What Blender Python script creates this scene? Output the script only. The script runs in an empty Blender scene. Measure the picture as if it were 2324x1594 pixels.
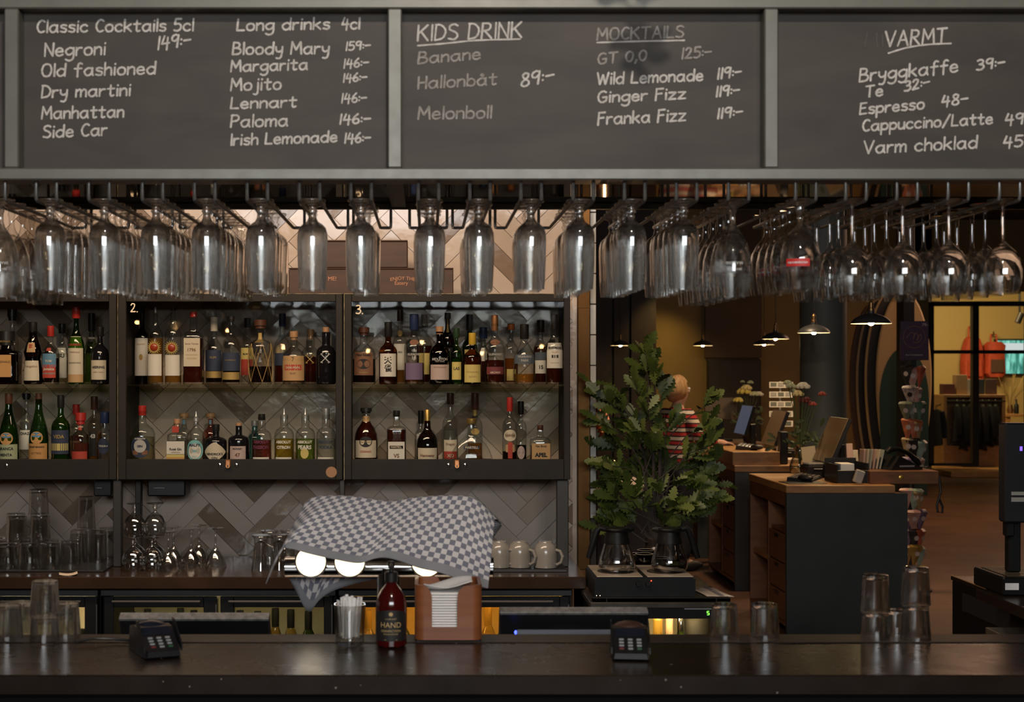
import bpy, math, random
from mathutils import Vector, Matrix, Euler
random.seed(7)
PI = math.pi
SC = bpy.context.scene
COL = SC.collection
# ------------------------------------------------------------------ camera
F = 3300.0            # focal length in pixels of the 2324 px wide frame
EYE = 1.725           # eye height
CX, CY = 970.0, 840.0 # where the viewing axis meets the frame
cd = bpy.data.cameras.new('camera')
cd.sensor_width = 36.0
cd.lens = F / 2324.0 * 36.0
cd.shift_x = (1162.0 - CX) / 2324.0
cd.shift_y = (CY - 797.0) / 2324.0
cd.clip_end = 100
cd.dof.use_dof = True
cd.dof.focus_distance = 5.75
cd.dof.aperture_fstop = 6.3
cam = bpy.data.objects.new('camera', cd)
cam.location = (0, 0, EYE)
cam.rotation_euler = (PI / 2, 0, 0)
COL.objects.link(cam)
SC.camera = cam
# ------------------------------------------------------------------ exposure, world, light
SC.view_settings.view_transform = 'Standard'
SC.view_settings.look = 'None'
SC.view_settings.exposure = 0.0
SC.view_settings.gamma = 1.0
SC.view_settings.use_curve_mapping = False
cy = SC.cycles
cy.max_bounces = 8; cy.diffuse_bounces = 3; cy.glossy_bounces = 4
cy.transmission_bounces = 8; cy.transparent_max_bounces = 40
cy.caustics_reflective = False; cy.caustics_refractive = False
cy.sample_clamp_indirect = 4.0
w = bpy.data.worlds.new('world'); SC.world = w; w.use_nodes = True
w.node_tree.nodes['Background'].inputs[0].default_value = (1.0, 0.72, 0.48, 1)
w.node_tree.nodes['Background'].inputs[1].default_value = 0.012

def light(name, kind, loc, power, color, size=None, size_y=None, aim=None, spot=None, blend=.6):
    l = bpy.data.lights.new(name, kind)
    l.energy = power; l.color = color
    if kind == 'AREA':
        l.shape = 'RECTANGLE'; l.size = size; l.size_y = size_y or size
    elif size:
        l.shadow_soft_size = size
    if kind == 'SPOT':
        l.spot_size = spot; l.spot_blend = blend
    o = bpy.data.objects.new(name, l); COL.objects.link(o); o.location = loc
    if aim:
        o.rotation_euler = (Vector(aim) - Vector(loc)).to_track_quat('-Z', 'Y').to_euler()
    return o
# the daylight windows of the room behind the camera
light('window_daylight', 'AREA', (0.3, -4.2, 3.05), 215, (0.92, 0.96, 1.0), 4.2, 1.3, (0, 4, 2.0))
# ceiling spots of the bar room
light('ceiling_spot_light', 'SPOT', (0.25, 0.5, 3.9), 185, (1.0, 0.87, 0.74), .07, aim=(0.0, 4.4, 2.0), spot=1.5)
light('aisle_ceiling_light', 'AREA', (-0.6, 4.3, 2.9), 52, (1.0, 0.76, 0.56), 2.6, .3, (-0.6, 5.7, 1.0))
# warm bulbs hanging in the room behind the camera
for bx, by, bz in ((-2.6, -1.6, 2.15), (-1.9, -2.4, 2.1), (-1.25, -1.2, 1.92), (-.55, -2.0, 1.9), (-.05, -1.5, 1.97), (.5, -1.9, 1.88), (1.0, -1.3, 1.93), (1.7, -2.2, 2.0)):
    light('room_bulb_light', 'POINT', (bx, by, bz), 2.2, (1.0, .56, .22), .017)
# shop room at the far right
light('shop_ceiling_light', 'AREA', (9.0, 24.5, 3.6), 120, (1.0, .74, .36), 3.0, .8, (9.3, 26.4, .8))
light('hall_ceiling_light', 'AREA', (7.6, 16.5, 3.6), 120, (1.0, .58, .36), 2.0, 6.0, (6.6, 16.0, 0))
light('desk_fill_light', 'SPOT', (2.5, 11.4, 3.7), 210, (1.0, .72, .44), .08, aim=(2.4, 11.6, 0), spot=1.3)  # added fill without a fixture, brightens the person and the desk tops
light('wall_washer_light', 'SPOT', (3.22, 19.25, 3.0), 60, (1.0, .68, .22), .06, aim=(3.15, 20.0, .6), spot=1.5, blend=1.0)

def X(px, d): return (px - CX) * d / F
def Z(py, d): return EYE + (CY - py) * d / F
def P(px, py, d): return Vector((X(px, d), d, Z(py, d)))

# ------------------------------------------------------------------ materials
MATS = {}
def nodes(name):
    m = bpy.data.materials.new(name); m.use_nodes = True
    nt = m.node_tree; nt.nodes.clear()
    out = nt.nodes.new('ShaderNodeOutputMaterial')
    return m, nt, out
def rgb(c): return (c[0], c[1], c[2], 1.0)
def mat(name, col=(.5, .5, .5), rough=.5, metal=0.0, var=0.0, scale=8.0, col2=None, bump=0.0, bscale=60.0, coat=0.0, emit=None, estr=0.0, rvar=0.0, stretch=None, spec=.5):
    if name in MATS: return MATS[name]
    m, nt, out = nodes(name)
    b = nt.nodes.new('ShaderNodeBsdfPrincipled')
    nt.links.new(b.outputs[0], out.inputs[0])
    b.inputs['Base Color'].default_value = rgb(col)
    b.inputs['Roughness'].default_value = rough
    b.inputs['Metallic'].default_value = metal
    b.inputs['Coat Weight'].default_value = coat
    b.inputs['Specular IOR Level'].default_value = spec
    if emit:
        b.inputs['Emission Color'].default_value = rgb(emit); b.inputs['Emission Strength'].default_value = estr
    if var or col2 or bump or rvar:
        tc = nt.nodes.new('ShaderNodeTexCoord'); mp = nt.nodes.new('ShaderNodeMapping')
        nt.links.new(tc.outputs['Object'], mp.inputs[0])
        if stretch: mp.inputs['Scale'].default_value = stretch
        if col2 or var:
            n = nt.nodes.new('ShaderNodeTexNoise'); n.inputs['Scale'].default_value = scale; n.inputs['Detail'].default_value = 5
            nt.links.new(mp.outputs[0], n.inputs['Vector'])
            r = nt.nodes.new('ShaderNodeValToRGB')
            c2 = col2 or tuple(max(0, c * (1 - var)) for c in col)
            r.color_ramp.elements[0].position = .33; r.color_ramp.elements[1].position = .68
            r.color_ramp.elements[0].color = rgb(c2); r.color_ramp.elements[1].color = rgb(col)
            nt.links.new(n.outputs['Fac'], r.inputs[0]); nt.links.new(r.outputs[0], b.inputs['Base Color'])
        if bump or rvar:
            n2 = nt.nodes.new('ShaderNodeTexNoise'); n2.inputs['Scale'].default_value = bscale; n2.inputs['Detail'].default_value = 3
            nt.links.new(mp.outputs[0], n2.inputs['Vector'])
            if bump:
                bp = nt.nodes.new('ShaderNodeBump'); bp.inputs['Strength'].default_value = bump; bp.inputs['Distance'].default_value = .01
                nt.links.new(n2.outputs['Fac'], bp.inputs['Height']); nt.links.new(bp.outputs[0], b.inputs['Normal'])
            if rvar:
                mr = nt.nodes.new('ShaderNodeMapRange'); mr.inputs['To Min'].default_value = max(.02, rough - rvar); mr.inputs['To Max'].default_value = rough + rvar
                nt.links.new(n2.outputs['Fac'], mr.inputs[0]); nt.links.new(mr.outputs[0], b.inputs['Roughness'])
    MATS[name] = m
    return m
def thin(name, tint=(.97, .98, .98), edge=(.55, .57, .56), base=.05, top=.85, rough=.015, power=3.0, diffuse=0.0, dcol=(.5, .5, .5)):
    """thin clear or tinted glass: see-through face on, mirror-like and darker at a grazing angle"""
    if name in MATS: return MATS[name]
    m, nt, out = nodes(name)
    N = nt.nodes.new; L = nt.links.new
    lw = N('ShaderNodeLayerWeight'); lw.inputs[0].default_value = .5
    pw = N('ShaderNodeMath'); pw.operation = 'POWER'; pw.inputs[1].default_value = power
    L(lw.outputs['Facing'], pw.inputs[0])
    mr = N('ShaderNodeMapRange'); mr.inputs['To Min'].default_value = base; mr.inputs['To Max'].default_value = top
    L(pw.outputs[0], mr.inputs[0])
    mc = N('ShaderNodeMix'); mc.data_type = 'RGBA'
    mc.inputs['A'].default_value = rgb(tint); mc.inputs['B'].default_value = rgb(edge)
    L(pw.outputs[0], mc.inputs['Factor'])
    tr = N('ShaderNodeBsdfTransparent'); L(mc.outputs['Result'], tr.inputs[0])
    gl = N('ShaderNodeBsdfGlossy'); gl.inputs['Roughness'].default_value = rough
    gl.inputs['Color'].default_value = (.95, .95, .95, 1)
    src = tr
    if diffuse:
        df = N('ShaderNodeBsdfDiffuse'); df.inputs[0].default_value = rgb(dcol)
        md = N('ShaderNodeMixShader'); md.inputs[0].default_value = diffuse
        L(tr.outputs[0], md.inputs[1]); L(df.outputs[0], md.inputs[2]); src = md
    mx = N('ShaderNodeMixShader')
    L(mr.outputs[0], mx.inputs[0]); L(src.outputs[0], mx.inputs[1]); L(gl.outputs[0], mx.inputs[2])
    L(mx.outputs[0], out.inputs[0])
    MATS[name] = m
    return m
def solidglass(name, col=(.97, .98, .98), ior=1.45, clear=.3):
    if name in MATS: return MATS[name]
    m, nt, out = nodes(name)
    g = nt.nodes.new('ShaderNodeBsdfGlass'); g.inputs['Color'].default_value = rgb(col); g.inputs['IOR'].default_value = ior; g.inputs['Roughness'].default_value = .0
    tr = nt.nodes.new('ShaderNodeBsdfTransparent'); tr.inputs[0].default_value = (.97, .97, .96, 1)
    mx = nt.nodes.new('ShaderNodeMixShader'); mx.inputs[0].default_value = clear
    nt.links.new(g.outputs[0], mx.inputs[1]); nt.links.new(tr.outputs[0], mx.inputs[2])
    gs = nt.nodes.new('ShaderNodeBsdfGlossy'); gs.inputs['Roughness'].default_value = .03
    m2 = nt.nodes.new('ShaderNodeMixShader'); m2.inputs[0].default_value = .09
    nt.links.new(mx.outputs[0], m2.inputs[1]); nt.links.new(gs.outputs[0], m2.inputs[2])
    nt.links.new(m2.outputs[0], out.inputs[0]); MATS[name] = m
    return m
def glow(name, col=(1, 1, 1), s=1.0):
    if name in MATS: return MATS[name]
    m, nt, out = nodes(name)
    e = nt.nodes.new('ShaderNodeEmission'); e.inputs[0].default_value = rgb(col); e.inputs[1].default_value = s
    nt.links.new(e.outputs[0], out.inputs[0]); MATS[name] = m
    return m

# ------------------------------------------------------------------ mesh building
class MB:
    def __init__(self): self.v = []; self.f = []; self.mi = []; self.uv = {}
    def add(self, vs, fs, m=0):
        o = len(self.v); self.v += [tuple(p) for p in vs]
        for f in fs: self.f.append([i + o for i in f]); self.mi.append(m)
        return self
    def box(self, x0, x1, y0, y1, z0, z1, m=0, b=0.0):
        if x0 > x1: x0, x1 = x1, x0
        if y0 > y1: y0, y1 = y1, y0
        if z0 > z1: z0, z1 = z1, z0
        b = min(b, (x1 - x0) * .45, (y1 - y0) * .45, (z1 - z0) * .45)
        if b <= 0:
            vs = [(x, y, z) for x in (x0, x1) for y in (y0, y1) for z in (z0, z1)]
            return self.add(vs, [(0, 1, 3, 2), (4, 6, 7, 5), (0, 4, 5, 1), (2, 3, 7, 6), (0, 2, 6, 4), (1, 5, 7, 3)], m)
        # chamfered box: each corner gives three vertices
        vs = []; idx = {}
        for i, (x, sx) in enumerate(((x0, 1), (x1, -1))):
            for j, (y, sy) in enumerate(((y0, 1), (y1, -1))):
                for k, (z, sz) in enumerate(((z0, 1), (z1, -1))):
                    idx[i, j, k] = len(vs)
                    vs += [(x, y + sy * b, z + sz * b), (x + sx * b, y, z + sz * b), (x + sx * b, y + sy * b, z)]
        I = idx; fs = []
        for i in (0, 1):
            q = [I[i, 0, 0], I[i, 0, 1], I[i, 1, 1], I[i, 1, 0]]; fs.append(q if i == 0 else q[::-1])
        for j in (0, 1):
            q = [I[0, j, 0] + 1, I[1, j, 0] + 1, I[1, j, 1] + 1, I[0, j, 1] + 1]; fs.append(q if j == 0 else q[::-1])
        for k in (0, 1):
            q = [I[0, 0, k] + 2, I[0, 1, k] + 2, I[1, 1, k] + 2, I[1, 0, k] + 2]; fs.append(q if k == 0 else q[::-1])
        for j in (0, 1):
            for k in (0, 1): fs.append([I[0, j, k] + 1, I[1, j, k] + 1, I[1, j, k] + 2, I[0, j, k] + 2])
        for i in (0, 1):
            for k in (0, 1): fs.append([I[i, 0, k], I[i, 1, k], I[i, 1, k] + 2, I[i, 0, k] + 2])
        for i in (0, 1):
            for j in (0, 1): fs.append([I[i, j, 0], I[i, j, 1], I[i, j, 1] + 1, I[i, j, 0] + 1])
        for i in (0, 1):
            for j in (0, 1):
                for k in (0, 1): fs.append([I[i, j, k], I[i, j, k] + 1, I[i, j, k] + 2])
        return self.add(vs, fs, m)
    def lathe(self, prof, n=24, c=(0, 0, 0), m=0, ex=2.0, dy=1.0, flute=None, cap0=True, cap1=True, axis='z'):
        """prof: list of (radius, height); ex: superellipse power of the section; flute: (count, depth, h0, h1)"""
        vs = []
        for r, h in prof:
            for k in range(n):
                a = 2 * PI * k / n
                ca, sa = math.cos(a), math.sin(a)
                rr = r
                if ex != 2.0: rr = r / (abs(ca) ** ex + abs(sa) ** ex) ** (1 / ex)
                if flute and flute[2] <= h <= flute[3]: rr = rr * (1 - flute[1] * (.5 + .5 * math.cos(a * flute[0])))
                x, y, z = rr * ca, rr * sa * dy, h
                if axis == 'y': x, y, z = x, z, y
                elif axis == 'x': x, y, z = z, x, y
                vs.append((c[0] + x, c[1] + y, c[2] + z))
        fs = []
        for i in range(len(prof) - 1):
            for k in range(n):
                k2 = (k + 1) % n
                fs.append((i * n + k, i * n + k2, (i + 1) * n + k2, (i + 1) * n + k))
        if cap0: fs.append(tuple(range(n))[::-1])
        if cap1: fs.append(tuple((len(prof) - 1) * n + k for k in range(n)))
        return self.add(vs, fs, m)
    def cyl(self, c, r, h, n=20, m=0, axis='z', r2=None):
        return self.lathe([(r, 0), (r if r2 is None else r2, h)], n, c, m, axis=axis)
    def ball(self, c, r, n=14, m=0, s=(1, 1, 1)):
        k = max(5, n // 2); vs = []; fs = []
        for i in range(k + 1):
            t = PI * i / k
            for j in range(n):
                a = 2 * PI * j / n
                vs.append((c[0] + r * s[0] * math.sin(t) * math.cos(a), c[1] + r * s[1] * math.sin(t) * math.sin(a), c[2] - r * s[2] * math.cos(t)))
        for i in range(k):
            for j in range(n):
                j2 = (j + 1) % n; fs.append((i * n + j, i * n + j2, (i + 1) * n + j2, (i + 1) * n + j))
        return self.add(vs, fs, m)
    def tube(self, pts, r, n=8, m=0, rs=None):
        pts = [Vector(p) for p in pts]; vs = []; up = None
        for i, p in enumerate(pts):
            t = (pts[min(i + 1, len(pts) - 1)] - pts[max(i - 1, 0)])
            if t.length < 1e-9: t = Vector((0, 0, 1))
            t.normalize()
            if up is None:
                up = Vector((0, 0, 1)) if abs(t.z) < .9 else Vector((1, 0, 0))
            s = t.cross(up)
            if s.length < 1e-6: s = t.orthogonal()
            s.normalize(); up = s.cross(t).normalized()
            rr = rs[i] if rs else r
            for k in range(n):
                a = 2 * PI * k / n
                vs.append(p + s * (rr * math.cos(a)) + up * (rr * math.sin(a)))
        fs = []
        for i in range(len(pts) - 1):
            for k in range(n):
                k2 = (k + 1) % n; fs.append((i * n + k, i * n + k2, (i + 1) * n + k2, (i + 1) * n + k))
        fs.append(tuple(range(n))[::-1]); fs.append(tuple((len(pts) - 1) * n + k for k in range(n)))
        return self.add(vs, fs, m)
    def prism(self, poly, h, m=0, mtx=None):
        """poly in the xy plane, extruded along z by h, then transformed"""
        n = len(poly)
        vs = [Vector((x, y, 0)) for x, y in poly] + [Vector((x, y, h)) for x, y in poly]
        if mtx: vs = [mtx @ v for v in vs]
        fs = [tuple(range(n))[::-1], tuple(range(n, 2 * n))] + [(k, (k + 1) % n, n + (k + 1) % n, n + k) for k in range(n)]
        return self.add(vs, fs, m)
    def xf(self, mtx, start=0):
        self.v[start:] = [tuple(mtx @ Vector(p)) for p in self.v[start:]]
        return self
    def build(self, name, mats, parent=None, smooth=True, ang=.6, loc=None):
        me = bpy.data.meshes.new(name)
        me.from_pydata(self.v, [], self.f)
        if not isinstance(mats, (list, tuple)): mats = [mats]
        for mt in mats: me.materials.append(mt)
        if len(mats) > 1: me.polygons.foreach_set('material_index', self.mi)
        if smooth:
            me.shade_smooth(); me.set_sharp_from_angle(angle=ang)
        me.update()
        o = bpy.data.objects.new(name, me); COL.objects.link(o)
        if loc is not None: o.location = loc
        if parent: o.parent = parent
        return o
def tag(o, label, cat, group=None, kind=None):
    o['label'] = label; o['category'] = cat
    if group: o['group'] = group
    if kind: o['kind'] = kind
    return o
def thing(name, label, cat, loc=(0, 0, 0), rz=0, group=None):
    o = bpy.data.objects.new(name, None); COL.objects.link(o)
    o.empty_display_size = .05
    o.location = loc; o.rotation_euler = (0, 0, rz)
    return tag(o, label, cat, group)
def struct(name, mb, mt, label=None, smooth=True):
    o = mb.build(name, mt, smooth=smooth); o['kind'] = 'structure'
    o['label'] = label or name.replace('_', ' '); o['category'] = name.split('_')[0]
    return o
def dup(root, loc, rz=None, label=None, group=None):
    r = root.copy(); COL.objects.link(r); r.location = loc
    if rz is not None: r.rotation_euler = (0, 0, rz)
    if label: r['label'] = label
    if group: r['group'] = group
    for ch in list(root.children):
        c = ch.copy(); COL.objects.link(c); c.parent = r
        for g in list(ch.children):
            d = g.copy(); COL.objects.link(d); d.parent = c
    return r
ORD = ['zeroth', 'first', 'second', 'third', 'fourth', 'fifth', 'sixth', 'seventh', 'eighth', 'ninth', 'tenth', 'eleventh', 'twelfth', 'thirteenth',
       'fourteenth', 'fifteenth', 'sixteenth', 'seventeenth', 'eighteenth', 'nineteenth', 'twentieth', 'twenty-first', 'twenty-second', 'twenty-third', 'twenty-fourth', 'twenty-fifth']
# ---- printed lettering from the built-in font, returned as (verts, faces) centred on the origin, given height or width
FONT_CACHE = {}
def glyphs(s, size=1.0, width=None, bold=0.0):
    key = (s, bold)
    if key not in FONT_CACHE:
        cu = bpy.data.curves.new('lettering', 'FONT'); cu.body = s; cu.align_x = 'CENTER'; cu.align_y = 'CENTER'
        cu.resolution_u = 3; cu.offset = bold
        ob = bpy.data.objects.new('lettering', cu); COL.objects.link(ob)
        dg = bpy.context.evaluated_depsgraph_get()
        me = bpy.data.meshes.new_from_object(ob.evaluated_get(dg))
        vs = [tuple(v.co) for v in me.vertices]; fs = [tuple(p.vertices) for p in me.polygons]
        bpy.data.objects.remove(ob); bpy.data.curves.remove(cu); bpy.data.meshes.remove(me)
        FONT_CACHE[key] = (vs, fs)
    vs, fs = FONT_CACHE[key]
    xs = [v[0] for v in vs]; ww = (max(xs) - min(xs)) or 1
    k = size
    if width: k = width / ww
    cxx = (max(xs) + min(xs)) / 2
    return [((v[0] - cxx) * k, v[1] * k) for v in vs], fs
def flat_text(mb, s, c, size=.02, width=None, right=(1, 0, 0), up=(0, 0, 1), bold=0.0, m=0):
    vs, fs = glyphs(s, size, width, bold); r = Vector(right); u = Vector(up); c = Vector(c)
    return mb.add([c + r * x + u * y for x, y in vs], fs, m)
# ------------------------------------------------------------------ handwriting: single-stroke letters, 10 units tall
GL = {
'a': '5,5 3,6 1,5 0,3 1,0.5 2.5,0 4,1 5,4;5,6 5,2 5.6,0', 'b': '0,10 0,0;0,4 2,6 4,5 4.6,3 4,0.6 2,0 0,1', 'c': '4.4,5 3,6 1,5.2 0,3 1,0.6 3,0 4.6,1',
'd': '5,4.5 3,6 1,5 0,3 1,0.6 2.6,0 4.4,1.2 5,3;5.2,10 5,0', 'e': '0.2,3 4.4,3.3;4.4,3.3 3.8,5.3 2.2,6 0.7,5 0,3 0.8,0.7 2.6,0 4.6,1', 'f': '4.6,9.4 3.4,10 2.2,9 2,6 2,-1;0,5.6 4.4,5.8',
'g': '5,5 3,6 1,5 0,3.2 1,1 2.6,0.6 4.4,2 5,4;5,6 5,-1 4,-3.4 2,-4 0.2,-3', 'h': '0,10 0,0;0,4 2,6 3.8,5.4 4.2,3 4.2,0', 'i': '0.4,6 0.4,0;0.5,8.6 0.6,9', 'j': '2.6,6 2.6,-2 1.4,-3.8 0,-3.4;2.7,8.6 2.8,9',
'k': '0,10 0,0;4.2,6 0,2.6;1.4,3.6 4.6,0', 'l': '0.3,10 0.3,0', 'm': '0,6 0,0;0,4 1.8,6 3,5.4 3.2,3 3.2,0;3.2,4 5,6 6.4,5.2 6.6,3 6.6,0', 'n': '0,6 0,0;0,4 2,6 3.8,5.4 4.2,3 4.2,0',
'o': '2.4,6 0.6,5 0,3 0.8,0.6 2.4,0 4.2,0.8 4.8,3 4.2,5.2 2.4,6', 'p': '0,6 0,-4;0,4.4 2,6 4,5.4 4.8,3.4 4,1 2,0.4 0,1.4', 'r': '0,6 0,0;0,3.6 1.4,5.6 3.4,5.8', 's': '4,5.4 2.4,6 0.6,5.4 0.8,3.8 3.4,2.8 4,1.4 2.8,0 0.2,0.6',
't': '2,9 2,1.4 2.8,0 4.2,0.6;0,6 4.4,6.2', 'u': '0,6 0,2 1,0.2 2.8,0.4 4.2,2.4;4.2,6 4.2,0', 'w': '0,6 1.6,0;1.6,0 3.2,5;3.2,5 4.8,0;4.8,0 6.4,6', 'y': '0,6 0.4,3 2,1.8 4,3;4.4,6 4,-1 2.8,-3.6 0.6,-3.4', 'z': '0,6 4.4,6;4.4,6 0,0;0,0 4.6,0.2',
'\u00e5': '5,5 3,6 1,5 0,3 1,0.5 2.5,0 4,1 5,4;5,6 5,2 5.6,0;2.8,9.4 2,8.6 2.8,7.6 3.6,8.4 2.8,9.4',
'A': '0,0 3,10;3,10 6,0;1,3.6 5,3.8', 'B': '0.4,10 0,0;0.4,10 3.6,9.6 4.4,7.8 3.4,5.8 0.4,5.2;2.4,5.4 4.8,4.4 5.4,2.4 4,0.4 0,0', 'C': '5,9 3.4,10 1.4,8.8 0.2,5 1.2,1.2 3,0 5,1', 'D': '0.4,10 0,0;0,10 3,9.6 5.2,7 5.4,4 3.8,1 0,0',
'E': '0.4,10 0,0;0.2,9.8 4.4,10;0.2,5.2 3.6,5.6;0,0.1 4.6,0.4', 'F': '0.4,10 0,-0.5;0.2,9.8 4.6,10;0.2,5.2 3.8,5.6', 'G': '5,9 3.2,10 1,8.6 0,5 1,1 3,0 5.2,1.6 5.4,4.4;5.6,4.6 3,4.4', 'H': '0,10 0,0;4.8,10 4.8,0;0,4.8 4.8,5.2',
'I': '0.4,10 0.4,0', 'K': '0,10 0,0;5,10 0.2,4.6;1.6,5.8 5.4,0', 'L': '0.4,10 0,0.2;0,0.2 4.6,0.2', 'M': '0,0 0.6,10;0.6,10 3.4,3.4;3.4,3.4 6.2,10;6.2,10 7,0', 'N': '0,0 0,10;0,10 5,0;5,0 5.2,10',
'O': '3,10 1,9 0,5 1,1 3,0 5,1 6,5 5,9 3,10', 'P': '0.4,10 0,0;0,9.8 3.4,9.8 4.8,8 4,5.6 0.4,4.6', 'R': '0.4,10 0,0;0.2,9.8 3.6,9.6 4.6,7.8 3.6,5.6 0.4,5;1.6,5 5.4,0', 'S': '4.8,9 3,10 0.8,9 0.8,6.6 4,4.6 5,2.4 3.4,0.2 0.2,0.8',
'T': '0,9.8 5.8,10;2.9,10 2.7,0', 'V': '0,10 3,0;3,0 6,10', 'W': '0,10 2,0;2,0 4,8;4,8 6,0;6,0 8,10', 'Z': '0,10 5,10;5,10 0,0;0,0 5,0',
'0': '2.4,9.6 0.6,8 0,5 0.8,1.4 2.4,0 4,1.4 4.8,5 4.2,8.2 2.4,9.6', '1': '1,10 0.4,0', '2': '0.2,8 1.4,9.8 3.6,9.4 4,7.4 2.6,4 0,0.2;0,0.2 4.8,0.4', '3': '0.4,9.2 2.4,10 4.2,8.8 3.8,6.4 1.8,5.4;1.8,5.4 4.2,4.6 4.8,2.4 3,0.2 0,0.6',
'4': '1.6,10 0,4;0,4 5,4.3;3.9,8.6 3.5,-1', '5': '4.6,10 0.8,10;0.8,10 0.4,5.6;0.4,5.6 3,6 4.6,4 4,1.2 2,0 0,0.6', '6': '3.6,10 1,6.6 0,3 1,0.6 2.8,0.2 4.4,1.8 4,4.2 2.4,5 0.6,3.6', '8': '4.2,8.8 2.4,10 0.8,8.6 1.6,6.2 4.2,3.6 4.4,1.2 2.4,0 0.4,1.2 0.8,3.8 3.6,6.4 4.2,8.8',
'9': '4.3,9 2.4,10 0.4,8.6 0.4,6 2.4,5.2 4.3,7;4.5,9.6 3.8,0', ':': '0.3,5.6 0.4,6;0.3,2 0.4,2.4', '-': '0,4.6 4.6,4.8', '.': '0.2,0 0.5,0.3', ',': '1,1 0,-2', '/': '0,-1 5,10.5',
}
def spline(pts, k=5):
    if len(pts) < 3: return pts
    P_ = [pts[0]] + pts + [pts[-1]]; out = []
    for i in range(1, len(P_) - 2):
        p0, p1, p2, p3 = P_[i - 1], P_[i], P_[i + 1], P_[i + 2]
        for j in range(k):
            t = j / k
            out.append(tuple(.5 * ((2 * p1[a]) + (-p0[a] + p2[a]) * t + (2 * p0[a] - 5 * p1[a] + 4 * p2[a] - p3[a]) * t * t + (-p0[a] + 3 * p1[a] - 3 * p2[a] + p3[a]) * t ** 3) for a in range(2)))
    out.append(pts[-1]); return out
def strokes(text):
    """polylines of a handwritten line and its natural width"""
    x = 0; res = []
    for ch in text:
        if ch == ' ': x += 4.2; continue
        g = GL[ch]; mxw = 0
        for s in g.split(';'):
            pts = [tuple(float(q) for q in p.split(',')) for p in s.split()]
            mxw = max(mxw, max(p[0] for p in pts))
            res.append([(px + x, py) for px, py in spline(pts)])
        x += mxw + 1.7
    return res, x - 1.7
def chalk(mb, text, x0, y0, x1, y1, cap, d, wpx=5.2, lift=.0012):
    """write along the base line (x0,y0)-(x1,y1) given as it reads on the board, cap height in mm, onto the plane y=d"""
    st, wn = strokes(text); k = (x1 - x0) / wn; c = cap / 10.0
    r = wpx * .0005
    for si, pl in enumerate(st):
        q = []
        for a, b in pl:
            px = x0 + a * k + b * c * .06; py = y0 + (y1 - y0) * (a / wn) - b * c
            q.append(((px - CX) * d / F, Z(py, d)))
        ribbon(mb, q, r, d - lift - .00012 * (si % 6))
    return mb
def ribbon(mb, q, r, y):
    n = len(q); L = []; R = []
    ext = r * .8
    def nrm(a, b):
        dx, dz = b[0] - a[0], b[1] - a[1]; l = math.hypot(dx, dz) or 1e-9
        return dx / l, dz / l
    t0 = nrm(q[0], q[1]); t1 = nrm(q[-2], q[-1])
    q = [(q[0][0] - t0[0] * ext, q[0][1] - t0[1] * ext)] + q + [(q[-1][0] + t1[0] * ext, q[-1][1] + t1[1] * ext)]
    for i, p in enumerate(q):
        t = nrm(q[max(i - 1, 0)], q[min(i + 1, len(q) - 1)])
        rr = r * (.55 if i in (0, len(q) - 1) else 1.0) * (.93 + .14 * math.sin(i * 1.7 + q[0][0] * 90))
        yy = y - i * 4e-6; L.append((p[0] - t[1] * rr, yy, p[1] + t[0] * rr)); R.append((p[0] + t[1] * rr, yy, p[1] - t[0] * rr))
    m = len(q)
    mb.add(L + R, [(i, i + 1, m + i + 1, m + i) for i in range(m - 1)])

# ------------------------------------------------------------------ setting
floor_m = mat('brown_concrete_floor', (.15, .070, .042), .45, var=.45, scale=1.3, rvar=.12, bscale=4)
struct('floor', MB().box(-6, 14, -6, 31, -.05, 0), floor_m, 'worn brown concrete floor of the hall')
struct('ceiling', MB().box(-6, 14, -6, 31, 4.2, 4.3), mat('dark_ceiling', (.03, .024, .02), .8), 'dark ceiling over the bar and hall')
brown = mat('dark_brown_wall_paint', (.075, .043, .018), .7, var=.25, scale=2)
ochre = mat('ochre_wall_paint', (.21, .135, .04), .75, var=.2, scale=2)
struct('wall_back', MB().box(-6, 6.55, 20.0, 20.15, 0, 4.2), ochre, 'dark ochre wall behind the cash desks')
# dark wall panels standing before the ochre wall
struct('trim_1', MB().box(X(1340, 19.7), X(1388, 19.7), 19.7, 19.99, 0, 4.2).box(X(1394, 19.7), X(1428, 19.7), 19.72, 19.99, 0, 4.2).box(X(1433, 19.7), X(1489, 19.7), 19.7, 19.99, 0, 4.2).box(X(1340, 19.7), X(1489, 19.7), 19.85, 19.99, 0, 4.2),
       mat('dark_rust_wood_panel', (.017, .006, .003), .6, var=.6, scale=9), 'dark rust wood panelling on the back wall')
struct('door_1', MB().box(X(1606, 19.9), X(1728, 19.9), 19.9, 19.99, 0, Z(815, 19.9), b=.02), mat('dark_door_paint', (.018, .012, .008), .6), 'dark door in the ochre wall behind the desks')
struct('trim_2', MB().box(X(1600, 19.95), X(1728, 19.95), 19.93, 19.995, Z(812, 19.95), 4.2), mat('dark_brown_wall_paint'), 'dark brown wall panel above the door')
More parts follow.
